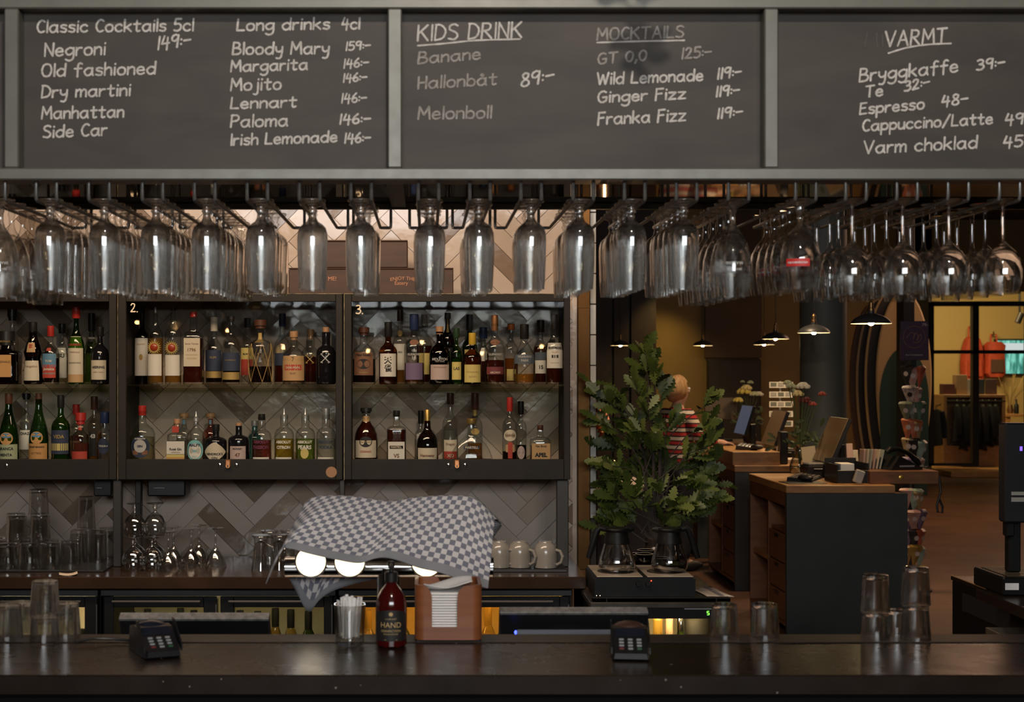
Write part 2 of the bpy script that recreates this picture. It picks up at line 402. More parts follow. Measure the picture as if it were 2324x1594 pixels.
# shop room behind the glazed partition
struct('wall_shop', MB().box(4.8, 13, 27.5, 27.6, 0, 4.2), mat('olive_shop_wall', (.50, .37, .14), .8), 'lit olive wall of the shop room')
struct('wall_right', MB().box(13, 13.1, -6, 31, 0, 4.2), brown, 'dark wall at the right of the hall')
struct('wall_left', MB().box(-6.1, -6, -6, 31, 0, 4.2), brown, 'dark wall at the left of the bar')
struct('wall_partition', MB().box(X(2074, 24), X(2112, 24), 23.95, 24.1, 0, 4.2).box(X(2074, 24), 13, 23.95, 24.1, 3.02, 4.2).box(6.5, X(2074, 24), 24.2, 24.3, 0, 4.2), ochre, 'ochre wall beside the glazed shop opening')
fr = MB(); D = 23.9
def rectpx(mb, x0, y0, x1, y1, d0, d1, m=0, b=0.0, d=None):
    d = d or d0
    return mb.box(X(x0, d), X(x1, d), d0, d1, Z(y1, d), Z(y0, d), m, b)
for a, b_ in ((2110, 2120), (2208, 2222), (2330, 2344)): rectpx(fr, a, 684, b_, 1058, D, D + .12)
rectpx(fr, 2110, 684, 2400, 695, D, D + .12); rectpx(fr, 2110, 795, 2400, 803, D, D + .12); rectpx(fr, 2110, 1052, 2208, 1058, D, D + .12)
wo = struct('window_1', fr, mat('black_frame_paint', (.012, .010, .008), .45), 'black framed glazed opening of the shop')
g = MB(); rectpx(g, 2120, 695, 2208, 1052, D + .05, D + .06, d=D); pn = g.build('pane', thin('window_glass', base=.03, top=.6), wo)
# pillar of the hall
pm = MB(); pc = X(1868, 13.2); pm.lathe([(.208, 0), (.208, 4.19)], 40, (pc, 13.2, 0))
struct('column_1', pm, mat('grey_teal_pillar_paint', (.11, .122, .115), .6, var=.2, scale=3), 'round dark grey pillar behind the cash desks')

# ---- herringbone tiled wall behind the bar
WY = 6.06; WR = X(1300, WY)      # right end of the tiled wall
tile_cols = [(.58, .465, .375), (.52, .405, .315), (.37, .275, .20), (.245, .172, .118), (.62, .515, .425)]
def tilemat(i, c):
    return mat('glazed_tile_%s' % 'abcde'[i], c, .16, bump=.22, bscale=16, var=.10, scale=5, coat=.3)
tmats = [tilemat(i, c) for i, c in enumerate(tile_cols)] + [mat('tile_grout', (.50, .42, .35), .9)]
tw = MB(); x0w, x1w, z0w, z1w = -2.6, WR, .6, 2.75
tw.box(-4.5, x1w, WY + .012, WY + .2, 0, 4.2, 5)
L_, W_ = .268, .067; rnd = random.Random(3)
def clip(poly, ax, lim, keep_less):
    out = []
    for i in range(len(poly)):
        a, b = poly[i], poly[(i + 1) % len(poly)]
        ia = (a[ax] <= lim) == keep_less; ib = (b[ax] <= lim) == keep_less
        if ia: out.append(a)
        if ia != ib:
            t = (lim - a[ax]) / (b[ax] - a[ax]); out.append((a[0] + (b[0] - a[0]) * t, a[1] + (b[1] - a[1]) * t))
    return out
c45 = math.cos(PI / 4)
for i in range(-60, 61):
    for j in range(-14, 15):
        for o in (0, 1):
            # herringbone: L-shaped pairs stepping along the diagonal
            u0, v0 = i * W_ + j * L_ * 1.0, i * W_ - j * L_ * 1.0
            u0 = i * W_ + j * (L_ + 0); v0 = i * W_ - j * (L_ + 0)
            if o == 0: q = [(u0, v0), (u0 + L_, v0), (u0 + L_, v0 + W_), (u0, v0 + W_)]
            else: q = [(u0, v0 + W_), (u0 + W_, v0 + W_), (u0 + W_, v0 + W_ + L_), (u0, v0 + W_ + L_)]
            cu = sum(p[0] for p in q) / 4; cv = sum(p[1] for p in q) / 4
            q = [(cu + (a - cu) * (1 - .0011 / abs((q[2][0] - q[0][0]) / 2)), cv + (b - cv) * (1 - .0011 / abs((q[2][1] - q[0][1]) / 2))) for a, b in q]
            q = [((a - b) * c45 - .72, (a + b) * c45 + 1.55) for a, b in q]
            if max(p[0] for p in q) < x0w or min(p[0] for p in q) > x1w or max(p[1] for p in q) < z0w or min(p[1] for p in q) > z1w: continue
            for ax, lim, less in ((0, x1w, True), (0, x0w, False), (1, z0w, False), (1, z1w, True)):
                q = clip(q, ax, lim, less) if q else q
            if len(q) < 3: continue
            r = rnd.random(); mi = 0 if r < .40 else 1 if r < .55 else 4 if r < .78 else 2 if r < .90 else 3
            ty = WY + rnd.uniform(-.0015, .0015); sx, sz = rnd.uniform(-.02, .02), rnd.uniform(-.02, .02)
            mx_, mz_ = sum(p[0] for p in q) / len(q), sum(p[1] for p in q) / len(q)
            front = [(p[0], ty + (p[0] - mx_) * sx + (p[1] - mz_) * sz, p[1]) for p in q]
            back = [(p[0], WY + .0118, p[1]) for p in q]; n = len(q)
            tw.add(front + back, [tuple(range(n))] + [(k, n + k, n + (k + 1) % n, (k + 1) % n) for k in range(n)], mi)
struct('wall_bar', tw, tmats, 'herringbone wall of glazed beige and brown tiles behind the bar', smooth=False)
# wall end: copper corner strip and a narrow column of white square tiles
cs = MB(); rectpx(cs, 1309, -40, 1338, 1292, WY - .03, WY + .2, d=WY, b=.003); rectpx(cs, 1310, 655, 1337, 663, WY - .033, WY - .02, d=WY); rectpx(cs, 1310, 695, 1337, 700, WY - .033, WY - .02, d=WY)
copper = mat('aged_copper', (.16, .08, .028), .4, 1.0, col2=(.08, .038, .013), scale=7, stretch=(1, 1, .35), rvar=.1, bscale=30)
struct('trim_3', cs, copper, 'aged copper strip at the end of the tiled wall')
ws = MB(); rectpx(ws, 1338, -40, 1353, 1300, WY, WY + .2, d=WY)
for k in range(-8, 7):
    y = 692 + k * 69.5; rectpx(ws, 1338.4, y, 1352.6, y + 67.4, WY - .006, WY + .01, m=1, d=WY, b=.002)
struct('trim_4', ws, [mat('dark_grout', (.05, .045, .04), .9), mat('white_end_tile', (.52, .49, .43), .2, coat=.3)], 'narrow column of white tiles at the wall end')
ww = MB(); rectpx(ww, 1299, -40, 1310, 1292, WY, WY + .2, d=WY)
struct('trim_5', ww, tmats[4], 'beige tile edge beside the copper strip')

# ------------------------------------------------------------------ bar counter in front
BZ = 1.10; BF, BB = 2.976, 3.425
stone = mat('brown_stone_counter', (.018, .0112, .0075), .28, var=.35, scale=6, rvar=.07, bscale=14)
bc = thing('bar_counter', 'long dark brown stone bar counter across the foreground', 'counter', (0, BF, 0))
t_ = MB().box(-2.2, 2.2, 0, BB - BF, BZ - .042, BZ, 0, .003)
for k in range(34):       # small chips and crumbs in the stone
    t_.lathe([(.0001, .0006), (random.uniform(.0012, .0032), 0)][::-1], 7, (random.uniform(-1.3, 1.3), random.uniform(.02, BB - BF - .06), BZ), 1, cap0=False)
for k in range(9): t_.ball((random.uniform(-1.0, 1.2), -.0005, BZ - random.uniform(.008, .04)), random.uniform(.001, .0024), 7, 1, (1, .4, 1))
t_.build('worktop', [stone, mat('stone_fleck', (.22, .19, .16), .7)], bc)
MB().box(-2.2, 2.2, .352, BB - BF, BZ + .0002, BZ + .0022, 0, .001).build('rear_edge_strip', mat('worn_stone_edge', (.040, .030, .023), .42, var=.4, scale=9), bc)
MB().box(-2.2, 2.2, .06, .36, 0, BZ - .0425).build('front_panel', mat('black_bar_front', (.006, .005, .005), .7, spec=.12), bc)

# ------------------------------------------------------------------ menu sign: steel frame with chalkboards
SD = 3.30; BD = 3.345
steel = mat('grey_green_painted_steel', (.150, .146, .120), .38, .25, var=.12, scale=12, rvar=.08, bscale=25)
fr = thing('menu_sign_frame', 'grey steel tube frame holding the chalk menus above the bar', 'sign frame', (0, SD, 0))
def frame_rect(x0, y0, x1, y1): return MB().box(X(x0, SD), X(x1, SD), 0, .085, Z(y1, SD), Z(y0, SD), 0, .003)
frame_rect(-400, -6, 2700, 19).build('top_rail', steel, fr); frame_rect(-400, 381, 2700, 408).build('bottom_rail', steel, fr)
for a in (9, 880, 1735): frame_rect(a, 19, a + (32 if a > 9 else 33), 381).build('upright', steel, fr)
def boardmat():
    m, nt, out = nodes('chalkboard_black')
    N = nt.nodes.new; Lk = nt.links.new
    b = N('ShaderNodeBsdfPrincipled'); Lk(b.outputs[0], out.inputs[0]); b.inputs['Roughness'].default_value = .62
    tc = N('ShaderNodeTexCoord'); mp = N('ShaderNodeMapping'); mp.inputs['Scale'].default_value = (1, 1, 3.2); mp.inputs['Rotation'].default_value = (0, .12, 0); Lk(tc.outputs['Object'], mp.inputs[0])
    n = N('ShaderNodeTexNoise'); n.inputs['Scale'].default_value = 3.2; n.inputs['Detail'].default_value = 6; n.inputs['Distortion'].default_value = .6; Lk(mp.outputs[0], n.inputs['Vector'])
    r = N('ShaderNodeValToRGB'); Lk(n.outputs['Fac'], r.inputs[0])
    r.color_ramp.elements[0].position = .3; r.color_ramp.elements[1].position = .72
    r.color_ramp.elements[0].color = rgb((.036, .029, .0225)); r.color_ramp.elements[1].color = rgb((.066, .053, .042))
    Lk(r.outputs[0], b.inputs['Base Color']); return m
board_m = boardmat()
chalk_m = mat('white_chalk', (.68, .64, .59), .95, col2=(.46, .43, .385), scale=90)
chalk_faint = mat('faded_chalk', (.40, .37, .335), .95, col2=(.24, .22, .195), scale=90)
chalk_ghost = mat('wiped_chalk', (.10, .085, .075), .95)
black_m = mat('black_paint', (.012, .011, .010), .4)
BOARDS = [
 (-420, 8, 'chalkboard cut off by the left edge of the photo', []),
 (42, 880, 'chalkboard menu headed Classic Cocktails and Long drinks', [
  ('Classic Cocktails 5cl', 84, 74, 438, 70, 27, 0), ('149:-', 358, 113, 432, 104, 29, 0), ('Negroni', 102, 128, 238, 124, 29, 0), ('Old fashioned', 95, 174, 352, 168, 28, 0), ('Dry martini', 95, 222, 295, 217, 27, 0),
  ('Manhattan', 95, 270, 280, 266, 27, 0), ('Side Car', 98, 313, 242, 307, 27, 0),
  ('Long drinks', 538, 70, 747, 66, 26, 0), ('4cl', 776, 66, 815, 66, 25, 0), ('Bloody Mary', 528, 124, 746, 122, 27, 0), ('159:-', 785, 115, 840, 112, 19, 0), ('Margarita', 524, 163, 697, 158, 25, 0), ('146:-', 780, 155, 836, 151, 20, 0),
  ('Mojito', 524, 206, 637, 203, 27, 0), ('146:-', 779, 187, 832, 184, 19, 0), ('Lennart', 524, 247, 672, 243, 25, 0), ('146:-', 775, 234, 831, 232, 21, 0), ('Paloma', 524, 289, 652, 286, 27, 0), ('146:-', 771, 282, 840, 280, 22, 0),
  ('Irish Lemonade', 524, 330, 764, 322, 25, 0), ('146:-', 782, 325, 840, 323, 22, 0)]),
 (910, 1735, 'chalkboard menu headed KIDS DRINK and MOCKTAILS', [
  ('KIDS DRINK', 948, 93, 1183, 85, 35, 0), ('Banane', 949, 145, 1089, 134, 26, 1), ('Hallonb\u00e5t', 949, 202, 1126, 192, 27, 1), ('89:-', 1182, 198, 1256, 184, 30, 0), ('Melonboll', 949, 271, 1114, 268, 28, 1),
  ('MOCKTAILS', 1355, 91, 1550, 85, 26, 1), ('GT 0,0', 1357, 146, 1466, 137, 24, 1), ('125:-', 1547, 134, 1613, 129, 24, 1), ('Wild Lemonade', 1355, 192, 1594, 183, 26, 0), ('119:-', 1628, 180, 1681, 174, 24, 0),
  ('Ginger Fizz', 1357, 233, 1555, 224, 25, 0), ('119:-', 1625, 220, 1677, 215, 23, 0), ('Franka Fizz', 1357, 283, 1555, 274, 27, 0), ('119:-', 1628, 270, 1684, 264, 23, 0)]),
 (1768, 2560, 'chalkboard menu headed VARMT with hot drinks', [
  ('VARMT', 2008, 106, 2147, 98, 34, 0), ('Bryggkaffe', 1950, 186, 2172, 163, 29, 0), ('39:-', 2216, 160, 2279, 152, 23, 0), ('Te', 1964, 221, 2002, 217, 25, 0), ('32:-', 2052, 208, 2108, 196, 22, 0), ('Espresso', 1951, 260, 2096, 247, 25, 0), ('48-', 2137, 242, 2195, 235, 24, 0),
  ('Cappuccino/Latte', 1957, 298, 2251, 281, 25, 0), ('49:-', 2281, 283, 2350, 280, 24, 0), ('Varm choklad', 1960, 349, 2216, 336, 28, 0), ('45:-', 2277, 335, 2350, 331, 25, 0)]),
]
UNDER = {2: [((948, 104), (1010, 99), (1080, 92), (1180, 89)), ((1355, 97), (1450, 94), (1553, 92))], 3: [((2016, 121), (2060, 108), (2110, 101), (2158, 99))]}
for bi, (bx0, bx1, lab, lines) in enumerate(BOARDS):
    bt = thing('chalkboard', lab, 'chalkboard', (0, BD, 0), group='chalk menus over the bar')
    MB().box(X(bx0, SD) - .004, X(bx1, SD) + .004, 0, .018, Z(381, SD) - .006, Z(19, SD) + .006).build('board', board_m, bt)
    for tx, x0, y0, x1, y1, cap, faint in lines:
        # chalk positions were taken on the frame plane; the board lies 45 mm behind it
        chalk(MB(), tx, x0, y0, x1, y1, cap, BD, 4.9 if cap > 21 else 4.3).build('lettering', chalk_faint if faint else chalk_m, bt, smooth=False, loc=(0, -BD, 0))
    for ul in UNDER.get(bi, []):
        u = MB(); ribbon(u, [(X(a, BD), Z(b, BD)) for a, b in spline(list(ul), 6)], .0021, BD - .0012); u.build('underline', chalk_m, bt, smooth=False, loc=(0, -BD, 0))
    if bi == 3:
        u = MB()
        for a, b in (((1962, 106), (1968, 74)), ((1990, 106), (1989, 76)), ((2003, 106), (2002, 80))): ribbon(u, [(X(a[0], BD), Z(a[1], BD)), (X(b[0], BD), Z(b[1], BD))], .002, BD - .0012)
        u.build('wiped_marks', chalk_ghost, bt, smooth=False, loc=(0, -BD, 0))

# canopy plate and rear rail over the glass racks
RB = 4.0
cp = thing('rack_canopy', 'glossy dark metal canopy plate above the hanging glasses', 'canopy', (0, SD, 0))
MB().box(X(-400, SD), X(2700, SD), .0855, RB - SD + .02, 2.185, 2.195).build('plate', mat('polished_dark_metal', (.55, .49, .42), .03, 1.0), cp)
MB().box(X(-400, SD), X(2700, SD), RB - SD, RB - SD + .02, 2.168, 2.1848, 0, .002).build('rear_rail', black_m, cp)
for xx in (X(-150, RB), X(905, RB), X(2560, RB)):
    MB().box(xx - .02, xx + .02, .09, RB - SD - .001, 2.172, 2.1848).build('cross_bar', black_m, cp)

# ------------------------------------------------------------------ glass racks: paired rods
ZR = 2.114; RODY = 3.335
rod_m = mat('steel_rod', (.26, .255, .24), .34, .75)
RACKS = [(-36, 12), (82, 128), (202, 247), (322, 370), (441, 488), (560, 608), (680, 725), (797, 842), (950, 995), (1067, 1112), (1183, 1228), (1302, 1346), (1417, 1464), (1535, 1582), (1653, 1700), (1806, 1852), (1920, 1966), (2036, 2082), (2152, 2198), (2268, 2315)]
KINDS = ['tulip'] + ['beer'] * 13 + ['tulip', 'balloon'] + ['wine'] * 4
COUNT = [6, 7, 8, 8, 9, 5, 2, 5, 5, 5, 3, 6, 6, 6, 7, 5, 5, 5, 5, 5]
for i, (a, b) in enumerate(RACKS):
    cx = X((a + b) / 2, RODY); hw = .0235
    t = thing('glass_rack', 'pair of thin steel hanger rods, %s rack from the left, holding upturned glasses' % ORD[i + 1], 'glass rack', (cx, RODY, 2.2118), group='glass hanger rods under the canopy')
    for s in (-1, 1):
        z0 = ZR - 2.2118
        pts = [(s * hw, 0, -.0553), (s * hw, 0, z0 + .012), (s * hw, .004, z0 + .003), (s * hw, .012, z0), (s * hw, .635, z0), (s * hw + s * .004, .643, z0), (s * hw + s * .023, .645, z0), (s * hw + s * .027, .668, z0 + .003), (s * hw + s * .028, .670, z0 + .010), (s * hw + s * .028, .670, -.0440)]
        MB().tube(pts, .0042, 8).build('rod', rod_m, t)
# ---- stemware, built foot down, then hung foot up
def glass_mesh(kind, mt_mb=None):
    m = MB()
    if kind == 'beer':
        m.lathe([(.006, 0), (.029, .0), (.031, .0025), (.030, .0055), (.014, .009), (.0095, .014), (.0085, .022), (.0125, .028), (.0085, .034), (.0095, .044), (.0135, .052), (.0225, .058), (.0305, .066), (.0345, .078), (.0355, .092), (.0352, .110), (.0344, .150), (.0326, .190), (.0312, .2085),
                 (.0299, .2085), (.0311, .190), (.0329, .150), (.0336, .110), (.0337, .092), (.0327, .079), (.0288, .068), (.020, .0615), (.006, .060)], 48, flute=(20, .02, .075, .20))
    elif kind == 'tulip':
        m.lathe([(.006, 0), (.033, 0), (.034, .002), (.030, .005), (.011, .010), (.0075, .018), (.009, .026), (.0065, .034), (.0065, .052), (.010, .064), (.021, .080), (.033, .102), (.0415, .130), (.0435, .160), (.042, .195), (.0385, .225),
                 (.0373, .225), (.0408, .195), (.0422, .160), (.040, .131), (.031, .103), (.019, .082), (.006, .074)], 48, flute=(14, .03, .128, .19))
    elif kind == 'balloon':
        m.lathe([(.006, 0), (.033, 0), (.034, .002), (.030, .005), (.011, .010), (.0085, .018), (.0115, .026), (.007, .034), (.0068, .050), (.012, .062), (.026, .078), (.038, .100), (.0445, .128), (.0455, .150), (.043, .180), (.0385, .206),
                 (.0375, .206), (.042, .180), (.0444, .150), (.0433, .128), (.0365, .101), (.024, .080), (.006, .072)], 44)
    elif kind == 'wine':
        m.lathe([(.005, 0), (.034, 0), (.0355, .0018), (.030, .0042), (.009, .0085), (.0048, .016), (.0038, .04), (.0038, .082), (.0055, .098), (.0145, .108), (.029, .122), (.039, .142), (.0425, .165), (.0415, .190), (.0375, .220),
                 (.0367, .220), (.0407, .190), (.0416, .165), (.038, .143), (.028, .124), (.013, .111), (.004, .107)], 40)
    return m
clear_thin = thin('clear_stemware', (.965, .965, .96), (.62, .60, .57), .085, .85, .02, 2.3)
clear_solid = solidglass('clear_solid_glass', (.97, .975, .97))
KINDNAME = {'beer': 'stemmed fluted beer glass', 'tulip': 'tulip beer glass with a grey print', 'balloon': 'balloon beer glass with a red band', 'wine': 'long stemmed wine glass'}
NAMES = {'beer': 'beer_glass', 'tulip': 'tulip_glass', 'balloon': 'balloon_glass', 'wine': 'wine_glass'}
protos = {}
def arc_patch(m, r, z0, z1, half, mi=0, n=10, a0=-PI / 2, rf=None):
    vs = []
    for j in range(4):
        z = z0 + (z1 - z0) * j / 3
        rr = rf(z) if rf else r
        for k in range(n + 1):
            a = a0 + half * (2 * k / n - 1); vs.append((rr * math.cos(a), rr * math.sin(a), z))
    return m.add(vs, [(j * (n + 1) + k, j * (n + 1) + k + 1, (j + 1) * (n + 1) + k + 1, (j + 1) * (n + 1) + k) for j in range(3) for k in range(n)], mi)
def arc_text(m, s, r, z, width=None, size=.01, flip=False, mi=0, bold=0.0, ex=None):
    vs, fs = glyphs(s, size, width, bold); o = []
    for x, y in vs:
        if flip: x, y = -x, -y
        a = -PI / 2 + x / r; o.append((r * math.cos(a), r * math.sin(a), z + y))
    return m.add(o, fs, mi)
for kind in ('beer', 'tulip', 'balloon', 'wine'):
    for solid in (True, False):
        body = glass_mesh(kind)
        mesh = body.build('glass_body', clear_solid if solid else clear_thin, ang=1.2)
        extra = []
        if kind == 'balloon':
            rf = lambda z: .0462 - max(0, z - .150) * .083 - max(0, .150 - z) * .03
            b = MB(); arc_patch(b, 0, .140, .158, .62, rf=rf); bo = b.build('red_band', mat('red_print', (.62, .035, .03), .5)); extra.append(bo)
            l = MB(); arc_text(l, 'KRONENBOURG', .0472, .149, width=.046, bold=.02); lo = l.build('lettering', mat('white_print', (.85, .82, .78), .6)); extra.append(lo)
        if kind == 'tulip':
            l = MB(); arc_text(l, 'BRASSERIE', .0438, .150, width=.04); arc_text(l, 'BRYGGERI', .0436, .164, width=.034); lo = l.build('lettering', mat('grey_print', (.62, .60, .56), .6)); extra.append(lo)
        protos[kind, solid] = (mesh, extra)
HT = {'beer': .2085, 'tulip': .225, 'balloon': .206, 'wine': .220}
rg = random.Random(11)
def ordfront(k, n): return 'foremost' if k == 0 else ('rearmost' if k == n - 1 else ORD[k + 1] + ' from front')
used = set()
for i, (a, b) in enumerate(RACKS):
    kind = KINDS[i]; cx = X((a + b) / 2, RODY); n = COUNT[i]
    step = .076 if kind == 'beer' else .088 if kind != 'wine' else .094
    for k in range(n):
        solid = k == 0
        y = RODY + .045 + k * step + rg.uniform(-.006, .006)
        t = thing(NAMES[kind], 'upturned %s, %s in %s rack from left' % (KINDNAME[kind], ordfront(k, n), ORD[i + 1]), 'glass', (cx + rg.uniform(-.004, .004), y, ZR + .0045 + .003), group='glasses hanging from the overhead racks')
        t.rotation_euler = (PI, 0, rg.uniform(-.2, .2))
        mesh, extra = protos[kind, solid]
        for src in [mesh] + extra:
            if src.name in used: c = src.copy(); COL.objects.link(c)
            else: c = src; used.add(src.name)
            c.parent = t
            if src is not mesh: c.rotation_euler = (0, 0, PI + (.5 if i == 15 and k == 0 else rg.uniform(-.4, .4)))
for (mesh, extra) in protos.values():
    for o in [mesh] + extra:
        if o.name not in used: bpy.data.objects.remove(o)
# ------------------------------------------------------------------ back counter with fridges under it
CZ = .951; CF = 5.435
bk = thing('back_counter', 'dark brown stone back counter along the tiled wall', 'counter', (0, CF, 0))
MB().box(X(-260, CF), X(1331, CF), 0, WY - CF - .02, CZ - .046, CZ, 0, .003).build('worktop', mat('dark_polished_stone', (.045, .024, .013), .2, var=.4, scale=5, rvar=.06, bscale=12), bk)
MB().box(X(-260, CF), X(1300, CF), .06, WY - CF - .02, .0, .09).build('plinth', black_m, bk)
gry = mat('dark_grey_steel', (.045, .045, .046), .4, .4)
frm = mat('black_fridge_plastic', (.006, .006, .006), .45, spec=.22)
chrome = mat('chrome', (.75, .74, .72), .12, 1.0)
fglass = thin('fridge_glass', (.93, .92, .85), (.5, .5, .45), .05, .7)
FD = 5.47
gold_foil = mat('gold_foil', (.72, .44, .09), .3, .8)
def bottle_simple(mb, h, r, neck=.013, m=0, c=(0, 0, 0)):
    return mb.lathe([(r * .9, 0), (r, .006), (r, h * .56), (r * .75, h * .66), (neck * 1.1, h * .74), (neck, h * .98), (neck, h)], 18, c, m)
def fridge(label, xa, xb, doors, power, tone, nb):
    x0, x1 = X(xa, FD), X(xb, FD); zt = Z(1340, FD); o = thing('bottle_fridge', label, 'fridge', (x0, FD, 0)); W = x1 - x0
    c = MB(); dp = WY - FD - .03
    c.box(0, .018, .05, dp, .0905, zt).box(W - .018, W, .05, dp, .0905, zt).box(.018, W - .018, .05, dp, zt - .02, zt).box(.018, W - .018, .05, dp, .0905, .14).box(.018, W - .018, dp - .012, dp, .14, zt - .02)
    c.build('casing', frm, o)
    MB().box(.019, W - .019, dp - .02, dp - .0125, .141, zt - .021).build('inner_back', mat('fridge_liner', (.75, .66, .46), .6) if nb != 6 else mat('glow_tinted_liner', (.70, .46, .14), .5), o)  # golden glow of the right fridge put into its liner colour
    MB().box(0, W, 0, .049, zt - .022, zt, 0, .002).build('top_strip', gry, o)
    MB().box(.02, W - .02, .07, dp - .03, .575, .581).build('shelf', mat('fridge_shelf_wire', (.5, .5, .5), .4, .7), o)
    led = MB().box(.03, W - .03, .075, .085, zt - .03, zt - .022)
    led.build('light_strip', glow('fridge_led_%d' % int(power * 10), tone, power), o)
    for a, b, oa, ob in doors:     # door outer edges and glass opening edges in photo columns
        xa_, xb_, oxa, oxb = X(a, FD) - x0, X(b, FD) - x0, X(oa, FD) - x0, X(ob, FD) - x0
        zo = Z(1379, FD); d_ = MB(); zb = .10; zc = zt - .024
        d_.box(xa_, oxa, 0, .045, zb, zc, 0, .002).box(oxb, xb_, 0, .045, zb, zc, 0, .002).box(oxa, oxb, 0, .045, zo, zc, 0, .002).box(oxa, oxb, 0, .045, zb, zb + .05, 0, .002)
        dr = d_.build('door', frm, o)
        MB().box(oxa - .004, oxb + .004, .016, .022, zb + .045, zo + .004).build('pane', fglass, dr)
        MB().box(xa_ + .03, xb_ - .06, -.012, .0, zc - .022, zc - .014, 0, .002).box(xb_ - .005, xb_ - .0005, -.003, 0, zb, zc - .03, 0).build('handle', mat('brushed_rail', (.22, .2, .18), .3, .9), dr)
    return o
fridge('black bar fridge with bright white glow at the left edge', -250, 222, [(-16, 221, 10, 192)], 90, (1.0, .80, .48), 2)
fridge('black two door bar fridge below the cabinet marked 2', 228, 762, [(236, 492, 258, 462), (500, 755, 530, 735)], 16, (1.0, .85, .45), 5)
fridge('black two door bar fridge with golden glow below cabinet marked 3', 768, 1298, [(775, 1020, 800, 990), (1030, 1292, 1060, 1270)], 75, (1.0, .55, .13), 6)
fcols = {'g': ('green_bottle', (.10, .16, .03)), 'y': ('yellow_glass', (.55, .38, .08)), 'b': ('brown_glass', (.16, .07, .02)), 'c': ('milky_glass', (.6, .55, .45))}
def fridge_bottle(px, top, w, col, lab, d=5.62, foil=True):
    fz = .5815; h = Z(top, d) - fz; r = w * d / F / 2
    t = thing('fridge_bottle', lab, 'bottle', (X(px, d), d, fz), group='bottles in the lit bar fridges')
    n_, tint = fcols[col]
    bottle_simple(MB(), h - .02, r).build('glass_body', thin('fridge_' + n_, tint, tuple(c * .4 for c in tint), .06, .6, .05, diffuse=.25, dcol=tint), t)
    MB().lathe([(.0145, h - .07), (.015, h - .02), (.014, h), (.002, h + .001)], 14).build('foil' if foil else 'cap', gold_foil if foil else black_m, t)
for i, (px, top, w, col) in enumerate([(300, 1389, 34, 'y'), (335, 1383, 34, 'b'), (375, 1392, 30, 'g'), (410, 1381, 34, 'g'), (440, 1386, 28, 'y'), (545, 1386, 28, 'y'), (585, 1388, 32, 'g'), (625, 1381, 30, 'y'), (660, 1384, 32, 'y'), (700, 1388, 34, 'g')]):
    fridge_bottle(px, top, w, col, '%s bottle in the dim two door fridge, %s from its left' % ({'y': 'yellow', 'b': 'brown', 'g': 'green'}[col], ORD[i + 1]), foil=False)
for i, (px, top, w, col) in enumerate([(835, 1386, 36, 'y'), (870, 1390, 34, 'y'), (915, 1384, 36, 'g'), (960, 1388, 34, 'y'), (1075, 1384, 30, 'y'), (1108, 1378, 36, 'y'), (1146, 1381, 36, 'y'), (1180, 1384, 34, 'g'), (1220, 1381, 34, 'y')]):
    fridge_bottle(px, top, w, col, 'foil topped bottle in the golden lit fridge, %s from its left' % ORD[i + 1])
for i, (px, top, w) in enumerate([(172, 1416, 34), (184, 1428, 30)]):
    fridge_bottle(px, top, w, 'c', 'pale jar in bright fridge at left, %s one' % ('taller' if i == 0 else 'shorter'), d=5.6 + .09 * i, foil=False)

